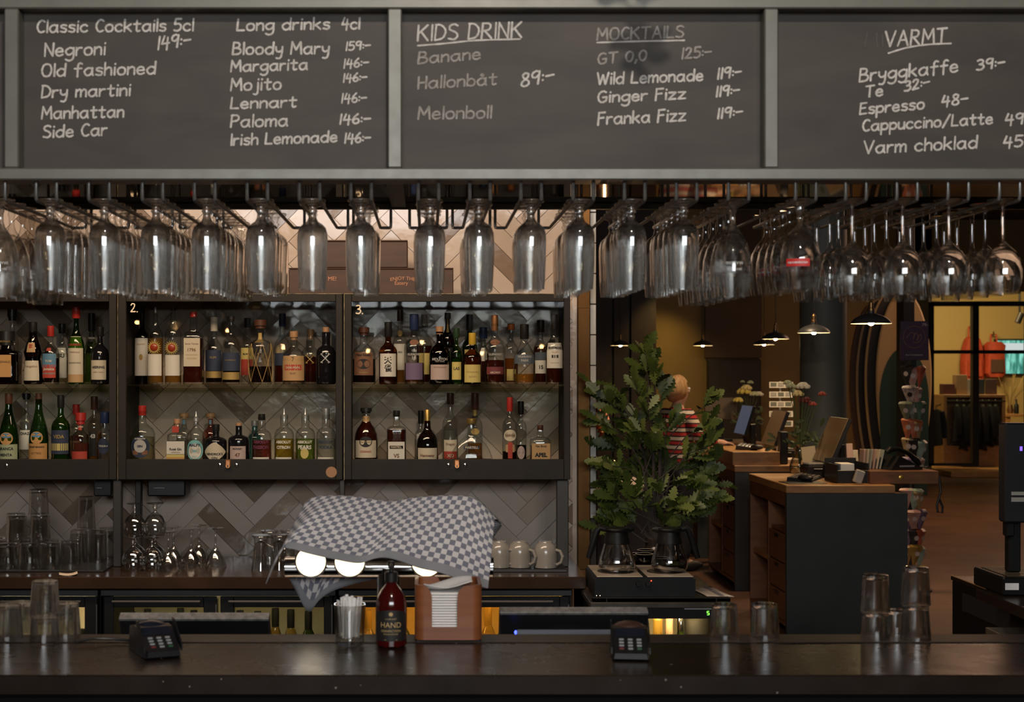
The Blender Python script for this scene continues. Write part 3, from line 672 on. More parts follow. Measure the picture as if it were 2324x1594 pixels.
# ------------------------------------------------------------------ glazed bottle cabinets
KD = 5.70; KB = 6.045
olive = mat('dark_olive_cabinet_paint', (.014, .0105, .006), .6, 0.0, spec=.3, var=.35, scale=6, rvar=.1, bscale=20)
edge_m = mat('worn_brass_edge', (.42, .33, .17), .35, .8, col2=(.10, .08, .05), scale=30)
pane_m = thin('cabinet_pane', (.93, .93, .91), (.6, .6, .58), .010, .6, .015, 3.0)
shelf_glass = thin('green_edge_shelf_glass', (.91, .94, .89), (.12, .32, .15), .05, .6, .02, 1.6)
ZU, ZL = 1.668, 1.3545
def cabinet(label, x0p, x1p, ox0, ox1, num, lockx, sticker):
    x0, x1 = X(x0p, KD), X(x1p, KD); o = thing('bottle_cabinet', label, 'cabinet', (x0, KD, 0)); W = x1 - x0
    zt, zb = Z(667, KD), Z(1090, KD); dp = KB - KD
    MB().box(0, .016, .024, dp, zb, zt).build('side_panel', olive, o); MB().box(W - .016, W, .024, dp, zb, zt).build('side_panel', olive, o)
    MB().box(.016, W - .016, .024, dp, zt - .016, zt).build('top_panel', olive, o)
    MB().box(.016, W - .016, .024, dp, zb, ZL - .0005).build('bottom_panel', olive, o)
    MB().box(.0165, W - .0165, .035, dp - .005, ZU - .0085, ZU - .0003, 0, .001).build('glass_shelf', shelf_glass, o)
    a, b = X(ox0, KD) - x0, X(ox1, KD) - x0; z1, z0 = Z(685, KD), Z(1043, KD)
    d = MB(); g_ = .0015
    d.box(g_, a, 0, .022, zb + .001, zt - .001, 0, .002).box(b, W - g_, 0, .022, zb + .001, zt - .001, 0, .002).box(a, b, 0, .022, z1, zt - .001, 0, .002).box(a, b, 0, .022, zb + .001, z0, 0, .002)
    dr = d.build('door', olive, o)
    MB().box(a - .003, b + .003, .009, .013, z0 - .003, z1 + .003).build('pane', pane_m, dr)
    e = MB(); e.box(-.001, .0015, -.0008, .02, zb, zt); e.box(0, W, -.0008, .02, zt - .0012, zt + .0012); e.build('worn_edge', edge_m, o)
    if num:
        mb = MB(); st, wn = strokes(num)
        nx, ny = (296, 708) if num[0] == '2' else (808, 712)
        for pl in st: ribbon(mb, [((nx + p * 2.1 - CX) * KD / F - x0, Z(ny - q * 1.9, KD)) for p, q in pl], .0024, .0082)
        mb.build('painted_number', mat('cream_paint', (.75, .62, .42), .7), dr, smooth=False)
    if lockx:
        lx = X(lockx, KD) - x0; lz = Z(1053, KD)
        k = MB().box(lx - .011, lx + .011, -.012, -.0002, lz - .012, lz + .016, 0, .004).lathe([(.0085, -.016), (.0085, -.011)], 16, (lx, 0, lz - .008), 0, axis='y')
        k.box(lx - .0015, lx + .0015, -.0175, -.0155, lz - .013, lz - .004, 1)
        lk = k.build('lock', [mat('copper_lock', (.62, .27, .11), .35, .9), black_m], dr)
    for sx in ((-19, 19) if lockx else ()):
        MB().ball((X(lockx + sx, KD) - x0, -.002, Z(1056, KD)), .0075, 12, 0, (1, .5, 1)).build('screw', chrome, dr)
    if not lockx: MB().ball((X(15, KD) - x0, -.002, Z(1057, KD)), .0075, 12, 0, (1, .5, 1)).build('screw', chrome, dr)
    if sticker:
        s_ = MB().lathe([(.0215, -.0015), (.0215, 0)], 28, (X(752, KD) - x0, 0, Z(1072, KD)), axis='y'); s_.build('round_sticker', mat('copper_sticker', (.26, .13, .05), .5), dr)
    return o
cabinet('olive framed glazed bottle cabinet at the far left without a number', -245, 265, -225, 247, None, None, False)
cabinet('middle olive framed glazed bottle cabinet, number 2 painted on its pane', 267, 778, 286, 762, '2.', 518, True)
cabinet('right hand glazed bottle cabinet beside the copper strip, painted number 3', 781, 1295, 798, 1280, '3.', 1037, False)
# legs between cabinets and counter (bracket posts)
for i, (a, b, lab) in enumerate([(255, 274, 'dark steel post under the joint of the left cabinets'), (288, 302, 'second dark steel post just right of the left one'), (770, 782, 'dark steel post under the cabinet joint behind the towel'), (1264, 1291, 'dark steel post under the right end of the cabinets')]):
    y = KD + (.01 if i != 1 else .16)
    o = MB().box(X(a, KD), X(b, KD), y, y + .035, CZ, Z(1090, KD) - .0005, 0, .003).build('cabinet_post', mat('dark_steel_post', (.035, .032, .028), .45, .4)); tag(o, lab, 'post', 'posts under the bottle cabinets')
for px0, px1, lab in ((212, 254, 'small black speaker under the far left cabinet'), (334, 421, 'small black speaker under the cabinet marked 2')):
    t = thing('speaker', lab, 'speaker', (X((px0 + px1) / 2, 5.82), 5.82, Z(1090, KD)))
    wv = (px1 - px0) * 5.82 / F / 2; MB().box(-wv, wv, 0, .12, -.075, -.0005, 0, .006).build('speaker_case', black_m, t)
    MB().box(-wv * .65, -wv * .1, -.001, 0, -.042, -.0395).build('badge', mat('grey_badge', (.3, .3, .3), .5), t)

# ------------------------------------------------------------------ bottles
GT = {'clear': ((.94, .95, .94), (.42, .43, .41)), 'green': ((.24, .44, .11), (.05, .12, .02)), 'pale': ((.62, .74, .50), (.25, .32, .18)), 'amber': ((.50, .24, .05), (.15, .06, .01)), 'brown': ((.20, .075, .02), (.05, .02, .005)), 'teal': ((.35, .62, .66), (.1, .25, .28)), 'pink': ((.85, .5, .45), (.35, .2, .17))}
def gm(k):
    if k == 'black': return mat('black_bottle_glass', (.008, .007, .009), .12, coat=.4)
    if k == 'navy': return mat('navy_bottle_glass', (.010, .012, .025), .14, coat=.4)
    t, e = GT[k]; return thin('bottle_glass_' + k, t, e, .06, .75, .03, 2.6)
LQ = {'amber': (.52, .22, .03), 'gold': (.72, .42, .09), 'red': (.22, .035, .012), 'dark': (.05, .018, .008), 'whisky': (.42, .13, .02), 'yellow': (.72, .58, .08), 'green': (.44, .56, .12), 'rose': (.50, .16, .10), 'pale': (.75, .72, .55), 'water': (.85, .87, .85)}
def lm(k):
    c = LQ[k]; return thin('liquid_' + k, c, tuple(q * .35 for q in c), .02, .25, .1, 2.0, diffuse=.12 if k not in ('water', 'pale') else .03, dcol=c)
CAPC = {'black': (.014, .012, .011), 'red': (.38, .025, .018), 'white': (.55, .50, .43), 'cork': (.42, .23, .115), 'brown': (.085, .032, .018), 'gold': (.52, .34, .10), 'blue': (.018, .03, .085), 'copper': (.60, .28, .12), 'yellow': (.60, .38, .04), 'orange': (.50, .14, .035), 'silver': (.55, .55, .54), 'green': (.02, .05, .02)}
def capm(k): return mat('cap_' + k, CAPC[k], .38, .8 if k in ('gold', 'copper', 'silver') else 0.0)
LC = {'cream': (.58, .50, .38), 'white': (.66, .62, .55), 'orange': (.52, .27, .09), 'tan': (.46, .28, .13), 'palegreen': (.36, .40, .25), 'black': (.015, .014, .014), 'navy': (.025, .035, .07), 'yellow': (.58, .46, .15), 'red': (.42, .05, .03), 'brown': (.20, .09, .05), 'gold': (.46, .32, .12), 'pinkish': (.48, .36, .33), 'maroon': (.16, .03, .035), 'purple': (.16, .11, .20), 'teal': (.20, .46, .47), 'slate': (.08, .10, .13), 'violet': (.14, .03, .07), 'green': (.06, .14, .03), 'skyblue': (.10, .22, .33), 'silver': (.42, .40, .38)}
def lab_m(k): return mat('print_' + k, LC[k], .7, .7 if k == 'gold' else 0)
SH = {
 'std': [(.90, 0), (1, .02), (1, .58), (.96, .63), (.80, .68), (.52, .725), (.36, .77), (.32, .80), (.31, .96), (.36, .965), (.36, 1)],
 'slim': [(.92, 0), (1, .02), (1, .55), (.92, .60), (.72, .66), (.50, .71), (.38, .76), (.33, .82), (.31, .97), (.35, .98), (.35, 1)],
 'tall': [(.92, 0), (1, .02), (1, .60), (.97, .66), (.84, .715), (.55, .76), (.36, .80), (.30, .86), (.27, 1)],
 'cone': [(.90, 0), (1, .02), (1, .36), (.97, .45), (.82, .58), (.58, .70), (.42, .80), (.36, .88), (.35, 1)],
 'monk': [(.90, 0), (1, .03), (.97, .25), (.86, .42), (.80, .45), (.92, .52), (.98, .58), (.82, .68), (.60, .77), (.46, .84), (.44, 1)],
 'broad': [(.88, 0), (1, .03), (1, .50), (.97, .58), (.84, .66), (.58, .71), (.36, .755), (.30, .80), (.29, .95), (.36, .955), (.36, 1)],
 'round': [(.80, 0), (.96, .03), (1, .12), (1, .42), (.93, .55), (.74, .66), (.48, .74), (.34, .80), (.29, .86), (.28, 1)],
 'squat': [(.90, 0), (1, .03), (1, .60), (.95, .67), (.72, .72), (.36, .75), (.30, .78), (.30, 1)],
 'apo': [(.88, 0), (1, .04), (1, .56), (.93, .64), (.74, .70), (.44, .735), (.40, .76), (.40, 1)],
 'flat': [(.92, 0), (1, .02), (1, .66), (.97, .70), (.80, .735), (.40, .76), (.34, .79), (.33, 1)],
 'arch': [(.92, 0), (1, .03), (.95, .14), (.84, .30), (.68, .44), (.48, .55), (.26, .63), (.14, .68), (.135, 1)],
}
def rad_at(prof, R, H, h):
    for (r0, h0), (r1, h1) in zip(prof, prof[1:]):
        if h0 * H <= h <= h1 * H: return R * (r0 + (r1 - r0) * ((h - h0 * H) / max(1e-9, (h1 - h0) * H)))
    return R * prof[-1][0]
ROWS = {'f': 5.792, 'm': 5.862, 'b': 5.935}
def bottle(label, shelf, x, top, w, row, shape, glass, liquid=None, level=.5, cap=('black', 20, 14), labels=(), texts=(), marks=None, sec=2.0, dy=1.0, pour=False, badge=None):
    d = ROWS[row]; s = d / F; z0 = ZU if shelf == 'U' else ZL
    # tops read off the photo; keep height from the row's own distance
    Ht = Z(top, d) - z0; R = w * s / 2; ch = cap[1] * s if cap else 0; cw = cap[2] * s / 2 if cap else 0
    H = Ht - ch * .55
    o = thing('liquor_bottle', label, 'bottle', (X(x, d), d, z0), group='bottles in the glazed cabinets')
    prof = SH[shape]; full = [(r * R, h * H) for r, h in prof]
    gb = MB().lathe([(R * .5, 0)] + full, 28, ex=sec, dy=dy).build('glass_body', gm(glass), o, ang=.8)
    if liquid and glass not in ('black', 'navy'):
        hl = level * H; lp = [(R * .5, .008)] + [(max(r * R * .93, .001), max(h * H, .008)) for r, h in prof if h * H < hl]
        lp.append((rad_at(prof, R, H, hl) * .93, hl))
        MB().lathe(lp, 24, ex=sec, dy=dy).build('liquid', lm(liquid), o, ang=.8)
    if cap:
        cp_ = MB(); zc = Ht - ch
        if pour:
            cp_.lathe([(cw, zc), (cw, zc + ch * .3), (cw * .6, zc + ch * .42), (cw * .34, zc + ch * .6), (cw * .26, Ht)], 14)
        elif cap[0] == 'cork' or len(cap) > 3: cp_.lathe([(cw * .8, zc), (cw * .8, zc + ch * .3), (cw, zc + ch * .32), (cw, Ht - .001), (cw * .9, Ht)], 16)
        else: cp_.lathe([(cw * .97, zc), (cw, zc + .001), (cw, Ht - .002), (cw * .88, Ht)], 16)
        cp_.build('cap' if not pour else 'pourer', capm(cap[0]), o)
    rf = lambda z: rad_at(prof, R, H, z) * 1.012 + .0004
    flat = sec > 2.5 or dy < .9
    yf = -R * dy * (1.012) - .0007
    for lb in labels:
        ya, yb, c, half = lb[:4]; za, zb = Z(yb, d) - z0, Z(ya, d) - z0; m = MB(); za = max(za, .002)
        if len(lb) > 4 and lb[4] == 'o':       # round or oval label
            n = 28; cxz = (za + zb) / 2; hh = (zb - za) / 2; vs = [(0, 0)] + [(math.cos(2 * PI * k / n) * half * R, math.sin(2 * PI * k / n) * hh) for k in range(n)]
            pts = [((px_, yf, cxz + pz_) if flat else (rf(cxz) * math.sin(px_ / rf(cxz)), -rf(cxz + pz_) * math.cos(px_ / rf(cxz)) - .0004, cxz + pz_)) for px_, pz_ in vs]
            m.add(pts, [(0, k + 1, (k + 1) % n + 1) for k in range(n)])
        elif len(lb) > 4 and lb[4] == 'd':     # diamond label
            cxz = (za + zb) / 2; n = 12; vs = []
            for k in range(n + 1):
                u = 2 * k / n - 1; a = -PI / 2 + u * half; hz = (zb - za) / 2 * (1 - abs(u) ** 1.3) + .002; rr = rf(cxz) + .0003
                vs += [(rr * math.cos(a), rr * math.sin(a), cxz - hz), (rr * math.cos(a), rr * math.sin(a), cxz + hz)]
            m.add(vs, [(2 * k, 2 * k + 2, 2 * k + 3, 2 * k + 1) for k in range(n)])
        elif flat: m.add([(-half * R, yf, za), (half * R, yf, za), (half * R, yf, zb), (-half * R, yf, zb)], [(0, 1, 2, 3)])
        else: arc_patch(m, 0, za, zb, half, rf=rf, n=12)
        m.build('paper_label', lab_m(c), o)
    for tx in texts:
        s_, yy, wp, c = tx[:4]; zz = Z(yy, d) - z0; m = MB(); bold = tx[4] if len(tx) > 4 else 0.0
        if flat: flat_text(m, s_, (0, yf - .0009, zz), width=wp * s, bold=bold)
        else: arc_text(m, s_, rf(zz) + .0012, zz, width=wp * s, bold=bold)
        m.build('lettering', lab_m(c), o, smooth=False)
    if badge:                                # raised sun or crossed bones ornament
        kind, yy, rp, c1, c2 = badge; zz = Z(yy, d) - z0; rr = rp * s; m = MB(); yb_ = -rf(zz) - .001
        if kind == 'sun':
            n = 20; pts = []
            for k in range(2 * n):
                q = rr * (1.0 if k % 2 == 0 else .62); a = PI * k / n; pts.append((q * math.cos(a), q * math.sin(a)))
            mt_ = Matrix.Translation((0, yb_, zz)) @ Matrix.Rotation(PI / 2, 4, 'X'); m.prism(pts, .0012, 0, mt_); m.ball((0, yb_ - .001, zz), rr * .52, 16, 1, (1, .35, 1))
            m.build('sun_emblem', [capm(c1), mat('red_enamel', (.30, .035, .012), .25)], o)
        else:
            for sg in (-1, 1):
                m.tube([(-rr * sg, yb_, zz - rr), (0, yb_ - .001, zz), (rr * sg, yb_, zz + rr)], .0022, 7)
                for e in (-1, 1): m.ball((e * rr * sg, yb_, zz + e * rr), .0042, 8); m.ball((e * rr * sg * .8, yb_, zz + e * rr * 1.1), .0036, 8)
            m.build('crossed_bones', capm(c1), o)
    if marks == 'net':
        m = MB(); n = 6
        for k in range(n):
            for sg in (-1, 1):
                pts = []
                for j in range(9):
                    z = H * (.04 + .64 * j / 8); a = 2 * PI * (k + sg * j / 8 * 1.0 + .25) / n - PI / 2; r_ = rad_at(prof, R, H, z) + .001
                    pts.append((r_ * math.cos(a), r_ * math.sin(a), z))
                m.tube(pts, .0011, 5)
        m.build('raffia_net', mat('golden_raffia', (.45, .27, .08), .6), o)
    return o
B = bottle
# far left cabinet, upper shelf
B('square amber bottle with black square cap, far left of the upper shelf', 'U', 15, 752, 62, 'f', 'flat', 'brown', 'dark', .6, ('black', 32, 38, 1), [(806, 856, 'orange', .62)], [('ORIGINALE', 822, 34, 'black'), ('DISARONNO', 776, 34, 'gold')], sec=6)
B('clear bottle behind the square amber one, upper left shelf', 'U', 28, 702, 34, 'b', 'slim', 'clear', 'water', .4, ('black', 26, 22, 1))
B('brown monk-shaped bottle with black cap and cream labels', 'U', 75, 731, 42, 'f', 'monk', 'brown', 'dark', .5, ('black', 26, 19), [(819, 864, 'cream', .95), (778, 800, 'tan', .5)], [('Frangelico', 832, 30, 'brown'), ('F', 789, 7, 'red', .02)])
B('clear bottle of dark spirit with red cap and colourful label', 'U', 115, 740, 40, 'f', 'broad', 'clear', 'dark', .5, ('red', 24, 16), [(803, 834, 'skyblue', .85), (828, 858, 'red', .8), (846, 850, 'white', .8), (790, 797, 'red', .3)], [('Jamaica', 838, 26, 'white', .02), ('RUM', 820, 14, 'cream', .02)])
B('white bottle with black cap behind the red capped rum', 'U', 141, 735, 32, 'b', 'slim', 'clear', 'pale', .55, ('black', 22, 16), [(790, 858, 'white', .9)], [('IBU', 808, 18, 'black', .02)])
B('tall green bottle with red cap and cream label lettered in red', 'U', 173, 697, 36, 'f', 'slim', 'green', 'green', .5, ('red', 26, 19), [(764, 850, 'cream', 1.2), (850, 868, 'tan', 1.2)], [('LUXARDO', 783, 32, 'red', .03), ('MARASCHINO', 824, 30, 'black'), ('ORIGINALE', 800, 24, 'brown')])
B('pale green bottle with black neck behind the dark cherry liqueur', 'U', 208, 711, 36, 'b', 'slim', 'pale', 'green', .5, ('black', 42, 16), [(756, 776, 'black', .8)], [('MIDORI', 768, 20, 'white', .02)])
B('near-black bottle with arched cream label at the cabinet end', 'U', 227, 742, 42, 'f', 'broad', 'black', None, .5, ('black', 22, 17), [(818, 862, 'cream', .9)], [('HEERING', 834, 30, 'black', .03), ('CHERRY LIQUEUR', 845, 26, 'brown')])
# far left cabinet, lower shelf
def round_badge(px, y):
    return [(y - 14, y + 14, 'orange', .68, 'o'), (y - 12, y - 1, 'skyblue', .6, 'o')]
B('green long-necked bottle with pale green label at lower far left', 'L', 20, 893, 46, 'f', 'cone', 'green', 'green', .6, ('brown', 24, 17), [(1008, 1047, 'palegreen', 1.2)] + round_badge(20, 995), [('BRANCA', 1018, 34, 'black', .03), ('MENTA', 1032, 28, 'black', .03)])
B('clear bottle with white neck between the two green bottles', 'L', 60, 893, 32, 'b', 'slim', 'clear', 'water', .6, ('black', 14, 20, 1), [(976, 1020, 'white', .9)], [('CHAZ', 984, 22, 'black', .03)])
B('green long-necked bottle with orange label and eagle badge', 'L', 88, 893, 44, 'f', 'cone', 'green', 'green', .6, ('brown', 24, 15), [(1006, 1047, 'orange', 1.2)] + round_badge(88, 993), [('FERNET-BRANCA', 1014, 38, 'black', .03), ('BITTERS', 1028, 22, 'brown')])
B('green bottle with dark blue label and yellow band', 'L', 138, 897, 42, 'f', 'std', 'green', 'green', .6, ('black', 28, 16), [(976, 1030, 'navy', 1.15), (1006, 1022, 'yellow', 1.1)], [('VIDA', 991, 26, 'gold', .03)])
B('short red capped bottle with orange label on lower left shelf', 'L', 183, 937, 40, 'f', 'broad', 'clear', 'rose', .45, ('red', 26, 24, 1), [(1024, 1042, 'red', 1.0), (962, 976, 'red', .6)], [('ALTOS', 969, 15, 'white', .03)])
B('tall red capped bottle behind the short red capped one', 'L', 173, 918, 32, 'b', 'std', 'clear', 'rose', .5, ('red', 24, 16), [(1000, 1035, 'brown', .8)])
B('slim bottle of orange spirit with dark cap and number', 'L', 214, 900, 34, 'b', 'std', 'clear', 'gold', .5, ('brown', 30, 16), [(980, 1035, 'black', .5)], [('43', 990, 12, 'white', .05)])
B('blue capped clear bottle at the right end, lower left shelf', 'L', 238, 935, 36, 'f', 'apo', 'clear', 'water', .5, ('blue', 26, 22), [(994, 1030, 'navy', .75, 'o')], [('TEQUILA', 1012, 22, 'white', .02)])
# cabinet marked 2, upper shelf
B('dark wine-shaped bottle with long white label, leftmost in upper 2', 'U', 323, 697, 34, 'b', 'tall', 'brown', 'dark', .62, ('black', 30, 12), [(768, 853, 'white', 1.1), (804, 818, 'gold', .25, 'o')], [('GRAPPA', 782, 20, 'tan')])
B('slim amber bottle with a red sun emblem and white label', 'U', 353, 697, 36, 'f', 'tall', 'clear', 'gold', .62, ('silver', 14, 9), [(804, 853, 'white', 1.0)], badge=('sun', 789, 17, 'gold', 'red'))
B('slim clear bottle with a red sun emblem and white label', 'U', 393, 694, 38, 'f', 'tall', 'clear', 'gold', .12, ('brown', 12, 10), [(806, 853, 'white', 1.0)], badge=('sun', 790, 17, 'gold', 'red'))
B('square-shouldered dark red bottle with cream label dated 1796', 'U', 439, 708, 46, 'f', 'flat', 'clear', 'red', .66, ('red', 12, 16), [(768, 832, 'cream', .80)], [('1796', 795, 18, 'brown', .02), ('Santa Teresa', 781, 30, 'brown'), ('RON ANTIGUO', 806, 26, 'tan'), ('DE SOLERA', 814, 22, 'tan')], sec=5)
B('clear bottle with white neck, black cap and dark gold label', 'U', 486, 720, 40, 'm', 'broad', 'clear', 'dark', .5, ('white', 32, 17), [(795, 842, 'navy', 1.1), (843, 858, 'gold', 1.1)], [('RUM', 812, 14, 'gold')])
B('clear bottle with black cap, dark navy label and gold band', 'U', 525, 718, 42, 'f', 'broad', 'clear', 'dark', .45, ('black', 12, 16, 1), [(801, 842, 'navy', 1.15), (845, 862, 'gold', 1.15)], [('DIPLOMATICO', 818, 26, 'gold')])
B('clear bottle with yellow and red label behind the netted decanter', 'U', 562, 722, 32, 'b', 'std', 'clear', 'water', .5, ('black', 22, 16), [(790, 816, 'yellow', 1.0), (816, 852, 'red', 1.0)], [('BLANC', 804, 18, 'black', .03)])
B('wide decanter wrapped in golden raffia net with dark stopper', 'U', 591, 726, 54, 'f', 'squat', 'clear', 'dark', .3, ('brown', 20, 28, 1), [(756, 778, 'gold', .5)], marks='net')
B('blue capped bottle half full of red spirit behind tan label', 'U', 641, 712, 40, 'b', 'broad', 'clear', 'red', .4, ('blue', 30, 16), [(802, 830, 'navy', .9)])
B('round-shouldered bottle with a tan map label and red band', 'U', 667, 752, 52, 'f', 'broad', 'clear', 'amber', .5, ('cork', 20, 19), [(808, 864, 'tan', 1.15), (828, 841, 'red', .85)], [('DON PAPA', 835, 34, 'cream', .03), ('RUM', 848, 12, 'brown'), ('7', 816, 6, 'brown')])
B('apothecary bottle of red spirit with gold crossed bones', 'U', 705, 748, 46, 'b', 'apo', 'clear', 'red', .55, ('cork', 22, 15), badge=('bones', 816, 8, 'gold', 'gold'))
B('black apothecary bottle with silver crossed bones', 'U', 740, 743, 46, 'f', 'apo', 'black', None, .5, ('cork', 20, 15), badge=('bones', 814, 9, 'silver', 'silver'))
# cabinet marked 2, lower shelf
B('wide clear gin bottle with round navy badge and red-yellow cap', 'L', 323, 921, 58, 'f', 'broad', 'clear', 'pale', .5, ('red', 22, 18), [(990, 1038, 'navy', .82, 'o'), (997, 1026, 'silver', .5, 'o'), (1021, 1031, 'brown', .6)], [('PLYMOUTH', 995, 24, 'white', .03), ('GIN', 1012, 12, 'navy', .03)])
B('square clear bottle with white label and red-yellow stripes', 'L', 402, 951, 42, 'f', 'flat', 'clear', 'water', .55, ('cork', 16, 15), [(1001, 1030, 'white', .95), (1031, 1037, 'yellow', .95), (1037, 1043, 'orange', .95), (967, 981, 'red', .36)], [('Ros\u00e9 Gin', 1019, 27, 'black', .03), ('LONDON', 1026, 20, 'brown')], sec=4)
B('corked clear bottle with blue neck band behind the striped label', 'L', 418, 938, 36, 'b', 'broad', 'clear', 'water', .5, ('cork', 12, 22, 1), [(953, 963, 'skyblue', .5)])
B('clear bottle with steel pourer and round teal badge', 'L', 445, 934, 42, 'f', 'broad', 'clear', 'water', .5, ('silver', 22, 16), [(998, 1044, 'teal', 1.0, 'o'), (1006, 1040, 'white', .72, 'o')], [('MALFY', 1010, 26, 'navy', .04), ('GIN', 1022, 10, 'teal', .03), ('ITALY', 1036, 12, 'teal', .02)], pour=True)
B('corked pink tinted bottle with blue neck band', 'L', 478, 938, 38, 'b', 'broad', 'pink', 'water', .5, ('cork', 12, 22, 1), [(953, 963, 'skyblue', .5)])
B('squat black apothecary bottle with cream diamond label', 'L', 490, 963, 50, 'f', 'squat', 'black', None, .5, ('black', 16, 17), [(1004, 1046, 'cream', 1.15, 'd')], [("HENDRICK'S", 1030, 40, 'black', .03), ('GIN', 1039, 13, 'black', .02)])
B('squat black bottle with cork and square pinkish label', 'L', 542, 960, 48, 'f', 'squat', 'black', None, .5, ('cork', 12, 14), [(1012, 1046, 'pinkish', .8)], [('MONKEY', 1018, 22, 'black', .02), ('47', 1032, 12, 'brown', .03)])
for px, lq, tw_, c, a, b in ((594, 'rose', 'PASSION', 'violet', 'clear vodka-type bottle of reddish drink lettered in purple', 0), (645, 'yellow', 'CITRON', 'white', 'clear vodka-type bottle of yellow drink with steel pourer', 1), (693, 'green', 'PEARS', 'white', 'clear vodka-type bottle of greenish drink with steel pourer', 1), (740, 'water', 'VODKA', 'navy', 'clear vodka-type bottle lettered in dark blue', 1)):
    B(a, 'L', px, 940 if not b else 927, 45, 'f', 'apo', 'clear', lq, .50, ('silver' if b else 'black', 26 if b else 14, 16), [(1037, 1047, 'white', .9)] if px != 693 else [(1016, 1040, 'yellow', .42, 'o')], [('ABSOLUT', 1003, 37, c, .05), (tw_, 1015, 33 if tw_ != 'PASSION' else 38, c, .05)], pour=bool(b) and px != 740, badge=None)
B('teal bottle behind the purple lettered one', 'L', 578, 955, 34, 'b', 'apo', 'teal', 'water', .5, ('silver', 12, 16))
# cabinet marked 3, upper shelf
B('broad dark bourbon bottle with brown rose label, leftmost in upper 3', 'U', 826, 743, 54, 'f', 'broad', 'clear', 'dark', .48, ('brown', 18, 24, 1), [(800, 852, 'brown', .88), (815, 838, 'black', .6, 'o')], [('Four Roses', 806, 32, 'black', .02), ('BOURBON', 846, 20, 'tan')])
B('amber bottle with black cap and white label of two Chinese characters', 'U', 881, 731, 42, 'f', 'std', 'amber', 'whisky', .6, ('black', 34, 17), [(803, 855, 'white', .98)], [('\u5929', 819, 18, 'black', .02), ('\u96c0', 837, 18, 'black', .02), ('TENJAKU', 815, 0.1, 'tan')])
B('clear bottle with dark red cap and white label behind the amber one', 'U', 908, 703, 34, 'b', 'std', 'clear', 'gold', .3, ('brown', 26, 14), [(781, 840, 'white', .9), (750, 764, 'gold', .4, 'o')], [('AN', 800, 9, 'black', .02)])
B('clear whisky bottle with blue cap and purple label', 'U', 940, 713, 46, 'f', 'std', 'clear', 'whisky', .35, ('blue', 36, 20), [(824, 862, 'purple', .95), (771, 784, 'brown', .45, 'o')], [('THE', 797, 12, 'silver', .03), ('GLENLIVET', 805, 32, 'silver', .03), ('18', 813, 9, 'silver', .03)])
B('amber bottle with pale cap behind the purple label', 'U', 963, 714, 36, 'b', 'std', 'clear', 'red', .6, ('white', 24, 14), [(802, 850, 'yellow', .7)])
B('dark bottle with cork and pale pink label under silver name', 'U', 998, 741, 48, 'f', 'broad', 'brown', 'dark', .6, ('cork', 18, 18), [(828, 862, 'pinkish', 1.0)], [('MIDLETON', 816, 38, 'silver', .03), ('VERY RARE', 821, 22, 'silver'), ('VINTAGE RELEASE', 834, 30, 'brown')])
B('slim dark bottle with black cap and gold neck', 'U', 1016, 710, 32, 'b', 'tall', 'brown', 'dark', .6, ('black', 14, 14), [(725, 755, 'gold', .35), (790, 850, 'black', .8)], [('W', 797, 9, 'white', .02), ('L', 832, 5, 'white', .02)])
B('small dark green bottle with yellow label', 'U', 1036, 745, 26, 'f', 'std', 'green', 'green', .5, ('green', 22, 14), [(822, 862, 'yellow', .9)], [('LAS', 837, 14, 'black', .02)])
B('yellowish bottle with cream-yellow label and white neck', 'U', 1072, 756, 42, 'f', 'std', 'amber', 'gold', .6, ('yellow', 26, 17), [(828, 868, 'yellow', 1.0), (767, 784, 'cream', .6)], [('Compass Box', 844, 30, 'tan'), ('BLEND', 855, 16, 'tan')])
B('dark green bottle with black cap behind the cream-yellow label', 'U', 1066, 714, 36, 'b', 'std', 'green', 'green', .5, ('black', 36, 16), [(794, 806, 'yellow', .7)])
B('small blue capped bottle behind the copper capped whisky', 'U', 1097, 743, 26, 'b', 'std', 'clear', 'red', .6, ('blue', 26, 18), [(790, 820, 'white', .6)])
B('clear whisky bottle with copper cap and maroon label', 'U', 1123, 715, 46, 'f', 'std', 'clear', 'red', .40, ('copper', 36, 15), [(833, 850, 'maroon', .95), (771, 784, 'brown', .5, 'o')], [('GLENLIVET', 805, 32, 'silver', .02), ('ARCHIVE', 846, 24, 'cream', .02)])
B('orange capped bottle half hidden behind the copper capped one', 'U', 1160, 735, 32, 'b', 'std', 'clear', 'amber', .45, ('orange', 14, 16), [(838, 864, 'yellow', .7)])
B('clear whisky bottle with black cap and blue-grey name band', 'U', 1190, 736, 50, 'f', 'round', 'clear', 'gold', .2, ('black', 34, 20), [(805, 826, 'slate', 1.1)], [('HIGHLAND', 810, 34, 'silver', .03), ('PARK', 819, 18, 'silver', .03)])
B('red whisky bottle with cream-topped cap and white label', 'U', 1227, 727, 34, 'b', 'std', 'clear', 'red', .66, ('black', 28, 17), [(800, 817, 'slate', .9), (818, 848, 'white', .9)], [('15', 834, 9, 'black', .03)])
B('dark red whisky bottle with tall arched white label, rightmost', 'U', 1258, 713, 40, 'f', 'std', 'clear', 'red', .45, ('black', 36, 15), [(779, 836, 'white', 1.05), (806, 813, 'black', .4)], [('BOWMORE', 790, 32, 'black', .03), ('15', 809.5, 7, 'white', .03), ('ISLAY', 800, 14, 'tan'), ('SINGLE MALT', 824, 20, 'tan')])
